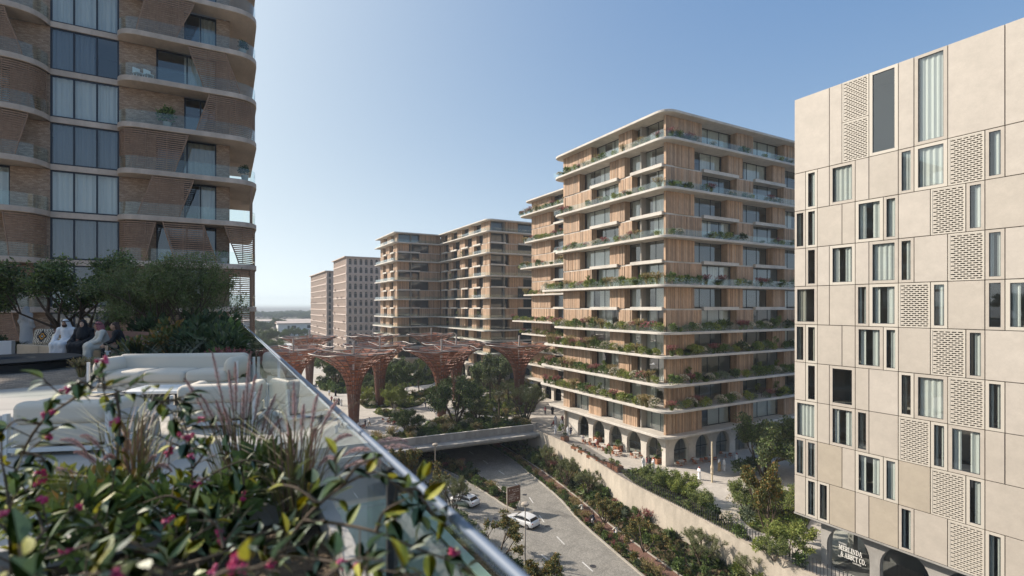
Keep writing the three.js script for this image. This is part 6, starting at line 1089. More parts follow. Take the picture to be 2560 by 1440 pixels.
{ const p = at(1780, 1206), t = thing('flag_pole', 'pale wooden pole with a tied cloth before the shaded corner', 'pole', p); t.wo = null; const g = new Geo(); g.bar(V(0, 0, 0), V(0, 5.4, 0), .11, 10); g.build('pole', std({ color: C(.55, .47, .33) }), t); const c = new Geo(); c.lathe([[.12, 1.0], [.2, 1.25], [.15, 1.6], [.22, 2.0], [.12, 2.4]], 0, 0, 10); c.build('tied_cloth', std({ color: C(.6, .5, .36) }), t); }
// ---- people on the plaza and the upper terrace
const ppl = [
  [1609, 1174, 'robe', 1624, 1180, 'man in a white robe, left of the group of three behind the bushes'], [1624, 1173, 'abaya', 1610, 1176, 'woman in a black cloak in the middle of the group behind the bushes'], [1634, 1175, 'robeRed', 1622, 1174, 'man in white with a red scarf, right of the group behind the bushes'], [1617, 1170, 'woman', 1640, 1172, 'person in a pinkish top standing behind the group of three'],
  [1748, 1199, 'robeRed', 1700, 1215, 'man in a white robe and red scarf walking alone in the sun by the ramp'], [1798, 1178, 'robeTan', 1812, 1176, 'person in a sand-coloured robe in the shade'], [1810, 1177, 'robe', 1798, 1178, 'person in white beside the sand-coloured robe in the shade'], [1842, 1161, 'robeRed', 1820, 1190, 'man in white with a red scarf, farthest right in the shade'],
  [1389, 1087, 'robe', 1400, 1060, 'man in a white robe walking away near the fence end'], [1420, 1090, 'robe', 1426, 1080, 'man in white beside the man in a dark suit'], [1427, 1089, 'man', 1410, 1100, 'man in dark clothes beside the first white arch'], [1406, 1060, 'woman', 1400, 1090, 'woman in a pinkish top on the sunlit lane'], [1422, 1061, 'robeRed', 1420, 1100, 'man in white with a red scarf on the lane by the arcade'], [1389, 1060, 'robe', 1380, 1090, 'man in a white robe in the middle of the lane'], [1384, 1066, 'sitterM', 1400, 1090, 'child in red and dark beside the white robes'], [1404, 1073, 'robe', 1400, 1040, 'man in white walking towards the far arcade'], [1363, 1036, 'woman', 1380, 1030, 'woman in a patterned top at the edge of the trees'], [1381, 1036, 'abaya', 1390, 1090, 'woman in a black cloak walking towards the viewer'], [1415, 1042, 'man', 1420, 1010, 'man in dark clothes near the wooden corner'], [1358, 996, 'robe', 1370, 1030, 'person in white by the far white arches'],
  [913, 1071, 'man', 800, 1060, 'man in dark clothes striding past the nearest trunk'], [923, 1065, 'manW', 1000, 1062, 'person in a white shirt walking in the sun beside him'], [990, 1054, 'man', 1010, 1080, 'person in black near the small dark tree'], [986, 1040, 'robe', 990, 1090, 'person in white by the edge of the round bed'], [1064, 1019, 'man', 1100, 1000, 'man in dark clothes alone on the curved path'],
  [823, 990, 'manW', 800, 1020, 'person in a white top on the shaded plaza, left of a pair'], [839, 990, 'abaya', 860, 950, 'person in black on the shaded plaza with a companion'], [829, 1008, 'woman', 840, 1012, 'person in a pinkish top, left of the plaza group'], [836, 1011, 'robeTan', 830, 1008, 'person in sand colour in the plaza group'], [842, 1014, 'man', 850, 1013, 'man in dark clothes in the plaza group'], [847, 1012, 'abaya', 842, 1014, 'woman in black in the plaza group'], [853, 1015, 'robe', 845, 1010, 'person in white, right of the plaza group'], [790, 971, 'man', 800, 1000, 'person in dark clothes farthest left on the plaza'],
  [797, 1060, 'man', 805, 1056, 'dark figure seen through the glass railing, left'], [803, 1056, 'abaya', 797, 1060, 'second dark figure seen through the glass railing'], [841, 1083, 'robe', 848, 1070, 'pale figure seen through the glass railing, nearest'], [847, 1069, 'man', 841, 1083, 'figure in the middle of the three behind the glass railing'], [855, 1070, 'manW', 847, 1069, 'figure on the right of the three behind the glass railing'],
];
for (const [px, py, k, fx, fy, lb] of ppl) { const p = at(px, py), f = at(fx, fy); person(k, p, [f[0], f[2]], lb, rr(0.96, 1.04)); }
person('sitter', at(1236, 1032), [at(1236, 1060)[0], at(1236, 1060)[2]], 'person sitting on a low wall under the palms');
{ // gull crossing in front of the planted corner
  const p = atD(1632, 62, EY - 9.0), p0 = [p[0], EY - (911 - 767) * 62 / 1280, p[2]], t = thing('seagull', 'white gull flying in front of the planted corner of the building', 'bird', p0, 0.6); t.wo = null;
  const f = uni([cap([0, 0, -.2], [0, .02, .16], .035, .06), cap([0, .02, .16], [0, .04, .26], .05, .03), cap([.03, .03, .02], [.3, .16, .05], .045, .03), cap([.3, .16, .05], [.62, .06, -.08], .028, .008), cap([-.03, .03, .02], [-.3, .16, .05], .045, .03), cap([-.3, .16, .05], [-.62, .06, -.08], .028, .008), cap([0, 0, -.2], [0, 0, -.32], .03, .04)], .04); add('body', surfaceNets(f, [-.7, -.15, -.45], [.7, .3, .4], .022), M.white, t);
}
// ------------------------------------------------------------------ the roof terrace
const TY = 21.65; rnd = RNG(606);
{
  const t = thing('podium_building', 'building under the roof terrace, only its edge and deck in view', 'building', [-10, 0, -10]);
  const g = new Geo(); g.box(-34, 0.5, RY - 1, TY - 0.25, -31, 8); g.build('wall', M.concWarm, t);
  const e = new Geo(); e.box(-34, 0.78, TY - 0.249, TY - 0.05, -31.2, 8); e.build('deck_slab', M.conc, t);
  const w = thing('unseen_shade_block', 'unseen slender brick block left of the terrace, placed to shade its floor', 'building', [-10, TY, -17]);  // brick block out of view, placed so its shadow crosses the armchair floor
  const q = new Geo(); q.box(-11, -9, TY - 0.04, TY + 11, -17.9, -15.9); q.build('wall', M.brick, w); const s = new Geo(); s.box(-11.1, -8.9, TY + 11, TY + 11.3, -18, -15.8); s.build('roof', M.concBrown, w); const d = new Geo(); d.box(-8.998, -8.95, TY, TY + 2.1, -17.4, -16.5); d.build('door', M.frame, w);
}
{ // paving: big slabs laid one by one, small setts round the fire bowl
  const base = struct('terrace_floor', (() => { const g = new Geo(); g.box(-13.9, 0.62, TY - 0.049, TY - 0.03, -31, 7.9); return g; })(), M.recess);
  const va = [0, 1, 2].map(i => std({ color: C(0.51 - i * 0.025, 0.475 - i * 0.025, 0.425 - i * 0.024), map: TX.blotch, bumpMap: TX.fine, bumpScale: 0.002 })), sg = new RoundedBoxGeometry(2.388, 0.04, 1.588, 1, 0.006);
  for (let i = 0; i < 6; i++) for (let k = 0; k < 14; k++) { const m = add('paving_slab', sg, va[Math.floor(rnd() * 3)], base); m.position.set(-0.6 - i * 2.4, TY - 0.022 + rr(-0.001, 0.001), 1 - k * 1.6 - (i % 2) * 0.8); }
  const c = []; for (let k = 0; k < 40; k++) { const a = k / 40 * 6.283; c.push([-5.4 + 6.4 * Math.cos(a), -20.6 + 6.0 * Math.sin(a)]); } struct('sett_paving', flatGeo(c.map(p => [Math.min(p[0], -0.3), p[1]]), TY + 0.004), M.cobble);
}
{ // glass balustrade
  const t = thing('glass_balustrade', 'glass balustrade with a steel handrail along the terrace edge', 'railing', [0.62, TY, -11]), X = 0.62;
  const r = new Geo(); r.tube([V(X, TY + 1.1, 6), V(X, TY + 1.1, -22.7)], 0.016, 12); r.build('handrail', M.railM, t); const r2 = new Geo(); r2.tube([V(X, TY + 1.1, -22.7), V(-1.6, TY + 1.1, -22.9)], 0.016, 10); r2.build('handrail', M.railM, t);
  for (let k = -3; k < 10; k++) { const z1 = -2.14 - k * 2.1, z0 = Math.max(z1 - 2.1, -22.7), g = new Geo(); g.box(X - 0.008, X + 0.008, TY - 0.2, TY + 1.065, z0 + 0.008, z1 - 0.008); g.build('glass_panel', M.glassRail, t); }
  for (const x of [0, 1]) { const g = new Geo(); g.box(X - 0.05 - x * 1.1 - 1.05, X - 0.05 - x * 1.1, TY, TY + 1.065, -22.71, -22.69); g.build('glass_panel', M.glassRail, t); }
  for (const z of [-2.14, 4.16, -22.7]) { const g = new Geo(); g.box(X - 0.022, X + 0.022, TY - 1.2, TY + 1.07, z - 0.012, z + 0.012); g.build('post', M.black, t); }
  const c = new Geo(); c.box(X - 0.05, X + 0.05, TY - 0.02, TY + 0.06, -22.6, 6); c.build('base_channel', M.metal, t);
}
{ // green glass canopy outside, under the terrace edge
  const t = thing('glass_canopy', 'green glass canopy projecting below the terrace edge over the street', 'canopy', [2, EY - 4, -5]);
  for (let k = 0; k < 5; k++) { const g = new Geo(); g.box(0.8, 3.26, EY - 4.02, EY - 4, -10.6 + k * 2.4, -10.6 + k * 2.4 + 2.38); g.build('glass_panel', M.glassGreen, t); }
  const r = new Geo(); r.box(3.27, 3.44, EY - 4.05, EY - 3.97, -10.6, 1.4); r.build('edge_rail', std({ color: C(0.34, 0.44, 0.34), roughness: 0.5 }), t);
  for (let k = 0; k < 6; k++) { const b = new Geo(); b.bar(V(0.5, EY - 4.12, -10.6 + k * 2.4), V(3.3, EY - 4.08, -10.6 + k * 2.4), 0.035, 6); b.build('bracket', M.darkMetal, t); }
}
const local = (name, label, cat, p, turn, group) => { const t = thing(name, label, cat, p, turn, group); t.wo = null; return t; };
const rbox = (w, h, d, r, x, y, z, rx = 0, seg = 3) => { const g = new RoundedBoxGeometry(w, h, d, seg, r); if (rx) g.rotateX(rx); g.translate(x, y, z); return g; };
function wrinkle(g, a, s) { const p = g.attributes.position, n = fbm(4, 3, s); for (let i = 0; i < p.count; i++) { const x = p.getX(i), y = p.getY(i), z = p.getZ(i), k = (n((x * 0.7 + z * 0.3 + 50) % 1, (y + z * 0.5 + 50) % 1) - 0.5) * a; p.setXYZ(i, x + k * 0.3, y + k, z + k * 0.6); } g.computeVertexNormals(); return g; }
{ // sofa
  const t = local('sofa', 'long white upholstered sofa with bolster arms facing two armchairs', 'sofa', [-0.89, TY, -12.62], -0.424);
  for (let i = 0; i < 3; i++) add('seat_cushion', wrinkle(rbox(0.795, 0.24, 0.8, 0.09, -0.8 + i * 0.8, 0.35, 0.02, 0, 5), 0.03, 5 + i), M.whiteF, t);
  add('backrest', wrinkle(rbox(2.62, 0.46, 0.24, 0.11, 0, 0.53, -0.39, -0.12, 6), 0.03, 9), M.whiteF, t);
  for (const s of [1, -1]) { const g = new THREE.CapsuleGeometry(0.165, 0.5, 6, 18); g.rotateX(Math.PI / 2); g.scale(0.9, 1.25, 1); g.translate(s * 1.24, 0.52, -0.02); add('bolster_arm', g, M.whiteF, t); }
  add('base', rbox(2.5, 0.16, 0.78, 0.02, 0, 0.16, 0), M.whiteF, t); const f = new Geo(); for (const s of [1, -1]) { f.box(s * 1.40 - 0.02, s * 1.40 + 0.02, 0, 0.66, -0.46, -0.42); f.box(s * 1.40 - 0.02, s * 1.40 + 0.02, 0, 0.66, 0.36, 0.40); f.box(s * 1.40 - 0.018, s * 1.40 + 0.018, 0.08, 0.12, -0.42, 0.36); } f.box(-1.38, 1.38, 0.05, 0.085, 0.36, 0.40); f.box(-1.38, 1.38, 0.05, 0.085, -0.46, -0.42); f.build('frame', M.white, t);
}
function armchair(p, turn, label) {
  const t = local('armchair', label, 'armchair', p, turn, 'white terrace armchairs');
  add('backrest', wrinkle(rbox(0.98, 0.25, 0.2, 0.06, 0, 0.245, -0.36, 0, 4), 0.012, 3), M.whiteF, t); add('back_cushion', wrinkle(rbox(0.98, 0.26, 0.22, 0.08, 0, 0.495, -0.36, 0, 4), 0.02, 4), M.whiteF, t);
  add('seat_cushion', wrinkle(rbox(0.78, 0.2, 0.72, 0.07, 0, 0.34, 0.08, 0, 4), 0.02, 8), M.whiteF, t); add('base', rbox(0.94, 0.14, 0.8, 0.02, 0, 0.17, 0.06), M.whiteF, t);
  for (const s of [1, -1]) { add('arm', wrinkle(rbox(0.18, 0.34, 0.74, 0.07, s * 0.42, 0.42, 0.05, 0, 4), 0.015, 6 + s), M.whiteF, t); const f = new Geo(); f.box(s * 0.535 - 0.022, s * 0.535 + 0.022, 0, 0.5, -0.48, -0.42); f.box(s * 0.535 - 0.022, s * 0.535 + 0.022, 0, 0.5, 0.4, 0.45); f.box(s * 0.535 - 0.02, s * 0.535 + 0.02, 0.055, 0.1, -0.42, 0.4); f.build('leg_frame', M.white, t); }
  const b = new Geo(); b.box(-0.51, 0.51, 0.05, 0.1, -0.475, -0.43); b.box(-0.51, 0.51, 0.05, 0.1, 0.41, 0.445); b.build('cross_bar', M.white, t); return t;
}
armchair([-1.55, TY, -8.32], 2.785, 'left white armchair seen from behind, nearest the flower bed');
armchair([0.0, TY, -8.95], 2.86, 'right white armchair seen from behind, beside the glass railing');
{ const t = local('side_table', 'concrete side table on a tapered pedestal between the two armchairs', 'table', [-0.78, TY, -7.25], 0.3); const g = new Geo(); g.lathe([[0.01, 0], [0.17, 0], [0.165, 0.02], [0.115, 0.5], [0.01, 0.5]], 0, 0, 20); g.build('pedestal', M.concGrey, t); const d = new Geo(); d.lathe([[0.01, 0.5], [0.26, 0.5], [0.3, 0.53], [0.3, 0.56], [0.01, 0.565]], 0, 0, 26); d.build('tabletop', M.concGrey, t); }
{ const t = local('coffee_table', 'low white coffee table in front of the sofa', 'table', [-0.75, TY, -10.5], -0.42); add('tabletop', rbox(1.3, 0.05, 0.75, 0.015, 0, 0.34, 0), M.white, t); add('base', rbox(0.9, 0.3, 0.45, 0.01, 0, 0.16, 0), M.black, t); }
{ const t = local('fire_table', 'wide round black fire table with an overhanging rim', 'table', [-5.3, TY, -19.5], 0); const g = new Geo(); g.lathe([[1.3, 0.01], [1.3, 0.2]], 0, 0, 48); g.build('base', M.black, t); const d = new Geo(); d.lathe([[1.3, 0.2], [1.6, 0.27], [1.62, 0.29], [1.58, 0.31], [0.6, 0.30], [0.55, 0.24], [0.01, 0.24]], 0, 0, 48); d.build('rim', M.black, t); }
{ // curved stone bench with slanted brown back
  const t = local('bench', 'long stone bench with a slanted brown back beside the fire table', 'bench', [-3.0, TY, -19.9], -0.927); const st = std({ color: C(0.50, 0.40, 0.29), map: TX.stain, bumpMap: TX.fine, bumpScale: 0.004 }), bk = std({ color: C(0.20, 0.095, 0.07), map: TX.stain, roughness: 0.8 });
  for (let i = 0; i < 4; i++) { const m = add('seat_block', rbox(1.41, 0.42, 0.6, 0.02, -0.71 - i * 1.425, 0.21, -0.3), st, t); }
  const g = new Geo(); g.fr(V(0, 0, 0), V(1, 0, 0), V(0, 0, 1)); const P = (x, y, z) => V(x, y, z), a = -5.9, b = 0.25;
  const q = [[-0.605, 0], [-0.605, 0.42], [-0.86, 0.93], [-0.98, 0.93], [-0.75, 0]]; g.O = null;
  for (let i = 0; i < 5; i++) { const [z0, y0] = q[i], [z1, y1] = q[(i + 1) % 5], e = y => b + y * 0.55; g.quad(P(a, y0, z0), P(e(y0), y0, z0), P(e(y1), y1, z1), P(a, y1, z1), null); }
  for (const f of [y => a, y => b + y * 0.55]) { g.tri(P(f(0), 0, q[0][0]), P(f(.42), .42, q[1][0]), P(f(0), 0, q[4][0]), V(f(0) > -1 ? 1 : -1, 0, 0)); g.quad(P(f(.42), .42, q[1][0]), P(f(.93), .93, q[2][0]), P(f(.93), .93, q[3][0]), P(f(0), 0, q[4][0]), V(f(0) > -1 ? 1 : -1, 0, 0)); }
  g.build('backrest', bk, t); const e = new Geo(); e.bar(V(b + 0.25, 0.43, -0.56), V(b + 0.55, 0.96, -0.86), 0.022, 8); e.build('metal_trim', M.metal, t);
}
const bp = (s, z, y = 0) => [-3.0 - 0.6 * s - 0.8 * z, TY + y, -19.9 - 0.8 * s + 0.6 * z];
{ // the seated company
  const seat = (name, kind, s, z, dir, label) => { const p = bp(s, z, 0.0), t = thing(name, label, 'person', p, Math.atan2(...dir)); t.wo = null; makePerson({ ...kind, t, near: 1, cell: 0.024 }); return t; };
  seat('person', { pose: 'sit', outfit: 'robe', top: CLO.white, scarf: 'gutra', agal: 1, beard: 1 }, 2.9, -0.16, [-0.3, 0.95], 'bearded man in a white robe and white headscarf seated left on the bench');
  seat('person', { pose: 'sit', outfit: 'robe', top: CLO.black, scarf: 'hijab', wide: .05, skin: CLO.skinL }, 1.75, -0.1, [-0.32, 0.95], 'woman in a black cloak and black headscarf facing the viewer on the bench');
  seat('person', { pose: 'lean', outfit: 'robe', top: CLO.beige, scarf: 'gutra', scarfM: CLO.pink, agal: 1 }, 0.55, -0.1, [-0.93, 0.35], 'man in a pale robe with a red-checked headscarf, turned sideways on the bench');
  seat('person', { pose: 'lean', outfit: 'casual', top: CLO.black, bottom: CLO.black, long: 1, hairM: CLO.brown }, -0.02, -0.25, [-0.98, 0.02], 'woman with dark hair in a black jacket at the right end of the bench');
  const p = [-7.2, TY, -28.6], t = thing('person', 'man in a white robe standing behind the bench, head hidden by leaves', 'person', p, 2.6); t.wo = null; makePerson({ pose: 'stand', outfit: 'robe', top: CLO.white, scarf: 'gutra', t, cell: 0.028 });
}
{ // cushions with woven patterns
  const weave = (fn) => { const cv = document.createElement('canvas'); cv.width = cv.height = 192; const x = cv.getContext('2d'); for (let j = 0; j < 24; j++) for (let i = 0; i < 24; i++) { x.fillStyle = fn(i, j); x.fillRect(i * 8, j * 8, 8, 8); } const t = new THREE.CanvasTexture(cv); t.colorSpace = THREE.SRGBColorSpace; return std({ map: t, roughness: 0.95, bumpMap: TX.fabric, bumpScale: 0.001 }); };
  const A = weave((i, j) => { const d = Math.abs(i - 11.5) * 1.15 + Math.abs(j - 11.5) * 0.8; if (d < 1.6) return '#9fb2c0'; if (d < 2.7) return '#22252e'; if (d < 4.6) return '#c08a35'; if (d < 7.6) return '#2b2d33'; const k = Math.floor(d * 0.8 + (j % 2)) % 2; return k ? '#e4d7bf' : '#1d1d20'; });
  const B = weave((i, j) => { if (i < 5) return '#d8cfbc'; if (j < 4 || (j > 9 && j < 12)) return '#d8cfbc'; const k = (i + j * 2) % 5; return k < 2 ? '#26221f' : k < 4 ? '#b98b4c' : '#e0d3b8'; });
  const c = (m, s, w, h, lb, rz) => { const p = bp(s, -0.36, 0.42 + h / 2 - 0.01), t = local('cushion', lb, 'cushion', p, -0.927 + 0.55); const g = new RoundedBoxGeometry(w, h, 0.2, 5, 0.09), q = g.attributes.position, uv = g.attributes.uv; for (let i = 0; i < q.count; i++) { const x = q.getX(i) / w * 2, y = q.getY(i) / h * 2; uv.setXY(i, x / 2 + 0.5, y / 2 + 0.5); q.setZ(i, q.getZ(i) * (1.15 - 0.55 * Math.max(Math.abs(x), Math.abs(y)))); } g.rotateX(-0.28); g.rotateZ(rz); g.computeVertexNormals(); add('cover', g, m, t); };
  c(A, 4.75, 0.62, 0.56, 'large black and white woven cushion with an ochre diamond', 0.03); c(B, 3.75, 0.5, 0.42, 'smaller cream and ochre striped cushion beside the bearded man', -0.05);
}
{ const p = at(270, 911, TY), t = local('bollard_light', 'short steel bollard light at the right end of the bench', 'bollard', p, 0); const g = new Geo(); g.lathe([[0.075, 0], [0.075, 0.58], [0.01, 0.585]], 0, 0, 20); g.build('post', std({ color: C(.35, .30, .26), roughness: .25, metalness: .95 }), t); const r = new Geo(); r.lathe([[0.078, 0.38], [0.078, 0.42]], 0, 0, 20); r.build('ring', M.white, t); const pl = new THREE.BoxGeometry(.07, .1, .01); pl.rotateY(.3); pl.translate(-.0, .34, .076); add('plate', pl, M.white, t); }
{ const t = thing('planter_wall', 'low white planter wall left of the bench', 'planter', [-9, TY, -25]); const g = new Geo(); g.box(-13.5, -6.75, TY, TY + 0.5, -25.6, -25.2); g.build('wall', M.white, t); for (let k = 0; k < 9; k++) smallPlant(pick(['darkg', 'fern', 'green']), [-6.9 - k * 0.55, TY + 0.05, -26.0 - rnd() * 0.5], rr(0.7, 1.0), 'behind the white planter wall', 'shrubs behind the planter wall'); }
// ---- terrace trees and beds
struct('planting_bed', slabGeo(roundPoly([[-9.5, -31], [-6.6, -25.7], [-3.9, -22.6], [-2.5, -18.2], [-1.5, -14.6], [0.4, -14.2], [0.4, -22.4], [-1, -31]], 0.5, 4), TY - 0.03, 0.14, 0.02), M.soil);
treeKind('terraceTree', { ...dflt, height: 4.1, stems: 7, spread: 0.85, first: 0.34, levels: 3, cols: [...COL.dark, ...COL.green, ...COL.green, ...COL.olive], n: 120, clus: 0.42, len: 0.10, wid: 0.06, up: 0.12, r: 0.075, lift: 0.03 });
treeKind('fineTree', { ...dflt, height: 3.7, stems: 8, spread: 0.62, first: 0.34, levels: 3, cols: [...COL.olive, ...COL.olive, ...COL.green], n: 120, clus: 0.40, len: 0.10, wid: 0.028, up: 0.22, r: 0.05 });
plantTree('terraceTree', [-5.2, TY, -27.2], 4.25, 1.12, 'wide multi-stemmed tree spreading over the people on the bench');
plantTree('terraceTree', [-9.6, TY, -28.6], 3.6, 0.9, 'dark tree at the left edge beyond the planter wall');
plantTree('fineTree', [-1.5, TY, -22.6], 3.9, 0.95, 'fine-leaved olive tree between the bench and the glass railing');
plantTree('fineTree', [-2.6, TY, -25.2], 3.5, 0.85, 'second fine-leaved tree behind the right end of the bench');
smallKind('agave', 'agave', tuftFn([[0.12, 0.16, 0.10], [0.09, 0.13, 0.08], [0.15, 0.18, 0.10]], 60, 0.75, 0.75, 0.06)); smallName.agave = 'spiky grey-green agave';
for (const [x, z, k, s, w] of [[-2.0, -16.6, 'agave', 1.15, 'in the bed behind the left end of the sofa'], [-1.1, -15.9, 'agave', 1.05, 'in the bed behind the middle of the sofa'], [-0.5, -16.6, 'agave', 1.1, 'in the bed behind the right end of the sofa'], [-2.4, -18.5, 'orange', 0.95, 'beside the bench end, lower'], [-1.6, -18.6, 'orange', 1.2, 'in the terrace bed under the fine-leaved tree'], [-0.8, -18.2, 'darkg', 1.2, 'in the terrace bed near the railing'], [-0.1, -17.2, 'darkg', 1.3, 'in the terrace bed touching the glass'], [-1.6, -20.4, 'orange', 1.5, 'around the stems of the fine-leaved tree'], [-0.5, -20.6, 'darkg', 1.6, 'in the terrace bed close to the far railing'], [0.0, -19.2, 'green', 1.4, 'in the terrace bed by the handrail'], [-2.2, -22, 'darkg', 1.5, 'behind the brown bench back, right'], [-0.9, -22.0, 'darkg', 1.6, 'at the far corner of the terrace bed'], [0.1, -21.4, 'darkg', 1.5, 'at the far glass corner'], [-3.6, -23.6, 'green', 1.1, 'behind the bench back, middle'], [-2.55, -16.4, 'fern', 0.55, 'in front of the bench end'], [-2.95, -15.6, 'grass', 0.45, 'in a paving joint beside the sofa'], [0.05, -15.6, 'darkg', 1.1, 'behind the plumed grasses'], [-0.15, -14.7, 'green', 0.7, 'at the front of the terrace bed']]) smallPlant(k, [x, TY + 0.08, z], s, w);
smallPlant('pinkgrass', [0.05, TY + 0.06, -13.7], 0.75, 'right of the sofa, left of two'); smallPlant('pinkgrass', [0.35, TY + 0.06, -13.5], 0.72, 'right of the sofa against the glass');
// pots and seats on the tower balconies
for (const [k, px, s, kind, w] of [[4, 418, 1.5, 'green', 'on the middle tower balcony'], [3, 612, 1.0, 'darkg', 'at the right end of a tower balcony'], [1, 560, 0.8, 'green', 'on the lowest tower balcony'], [6, 606, 0.9, 'darkg', 'at the corner of the upper tower balcony']]) { const D = 1 / ((0.8716 - ((px - 1280) / 1280) * 0.4903) / 47.6), p = atD(px, D), y = EY + 3.44 * k, t = thing('plant_pot', `dark plant pot ${w}`, 'pot', [p[0], y, p[2]]); t.wo = null; const g = new Geo(); g.lathe([[0.01, 0], [0.2, 0], [0.3, 0.5], [0.26, 0.5], [0.25, 0.44], [0.01, 0.44]], 0, 0, 14); g.build('pot', M.concGrey, t); smallPlant(kind, [p[0], y + 0.4, p[2]], s, `potted ${w}`); }
for (const [k, px, w] of [[5, 345, 'left'], [5, 372, 'right']]) { const D = 1 / ((0.8716 - ((px - 1280) / 1280) * 0.4903) / 47.5), p = atD(px, D), t = local('balcony_chair', `white chair on the fifth tower balcony, ${w} of two`, 'chair', [p[0], EY + 3.44 * k, p[2]], 0.6, 'balcony chairs'); add('seat', rbox(0.5, 0.06, 0.5, 0.02, 0, 0.42, 0), M.white, t); add('backrest', rbox(0.5, 0.42, 0.05, 0.02, 0, 0.66, -0.24), M.white, t); for (const x of [-.2, .2]) for (const z of [-.2, .2]) { const l = new Geo(); l.bar(V(x, 0, z), V(x, 0.42, z), 0.02, 5); l.build('leg', M.white, t); } }
// ------------------------------------------------------------------ the flower bed in front of the camera
rnd = RNG(707);
const rayP = (px, py, D) => { const u = (px - 1280) / 1280, v = (py - 767) / 1280; return V((SN + u * CS) * D, EY - v * D, (-CS + u * SN) * D); };
{ const t = thing('flower_bed', 'raised planter in front of the camera under the flowering shrubs', 'planter', [-1, TY, -2]); const g = new Geo(); g.box(-3.4, 0.5, TY, TY + 0.72, -3.0, -2.93); g.box(-3.4, 0.5, TY, TY + 0.72, -0.5, -0.43); g.box(0.43, 0.5, TY, TY + 0.72, -2.93, -0.5); g.box(-3.4, -3.33, TY, TY + 0.72, -2.93, -0.5); g.build('wall', M.concGrey, t); const s = new Geo(); s.box(-3.32, 0.42, TY, TY + 0.62, -2.92, -0.51); s.build('soil', M.soil, t); }
const LEAFG = [0, 1, 2, 3].map(v => { // a bent, pointed leaf of unit length along +z
  const g = new Geo(), n = 6, w = [0.30, 0.26, 0.34, 0.28][v], bend = [0.15, 0.35, 0.05, 0.5][v], pt = (i, s) => { const u = i / n, ww = w * Math.pow(Math.sin(Math.PI * Math.pow(u, 0.8) * 0.985 + 0.02), 0.9); return V(s * ww * 0.93, -bend * u * u + Math.abs(s) * ww * 0.25, u * (1 - bend * 0.15)); };
  const nv = (i, s) => V(-s * 0.28, 1, bend * 1.2 * i / n).normalize(); for (let i = 0; i < n; i++) for (const s of [1, -1]) { const a = pt(i, 0), b = pt(i, s), c = pt(i + 1, s), d = pt(i + 1, 0); const T = (q, k) => { for (const [p, m] of q) { g.p.push(p.x, p.y, p.z); g.n.push(m.x, m.y, m.z); g.uv.push(p.x, p.z); g.c.push(1, 1, 1); } }; T([[a, nv(i, 0)], [b, nv(i, s)], [c, nv(i + 1, s)]]); T([[a, nv(i, 0)], [c, nv(i + 1, s)], [d, nv(i + 1, 0)]]); } return g.geometry();
});
const leafTex = tex(128, 1, (x, y) => { const vein = Math.abs(((x * 1.0 + 0.5) % 1) - 0.5) < 0.025 ? 0.15 : 0, k = 0.82 + 0.2 * fB(x, y) + vein; return [k, k, k * 0.92]; });
const LEAFM = [[0.14, 0.23, 0.14], [0.19, 0.29, 0.12], [0.10, 0.18, 0.13], [0.34, 0.40, 0.09], [0.66, 0.62, 0.06], [0.28, 0.34, 0.20]].map(c => phy({ color: C(...c), map: leafTex, roughness: 0.58, transmission: 0.42, thickness: 0 }));
const stemM = std({ color: C(0.10, 0.07, 0.045) }), pinkM = phy({ color: C(0.62, 0.045, 0.17), roughness: 0.6, transmission: 0.2, thickness: 0 }), pinkM2 = phy({ color: C(0.70, 0.11, 0.24), roughness: 0.6, transmission: 0.2, thickness: 0 });
const flowerG = [0, 1].map(v => { const g = new Geo(), n = v ? 9 : 7; for (let k = 0; k < n; k++) { const s = new THREE.SphereGeometry(1, 7, 5); const d = rdir(); s.scale(0.42, 0.3, 0.42); s.translate(d.x * 0.62, d.y * 0.5, d.z * 0.62); g.geo(s); for (let q = 0; q < 3; q++) { const ax = d.clone().addScaledVector(rdir(), 0.7).normalize(); let nn = rdir(); nn.addScaledVector(ax, -nn.dot(ax)).normalize(); g.leaf(d.clone().multiplyScalar(0.5), ax, nn, 0.75, 0.5); } } return g.geometry(); });
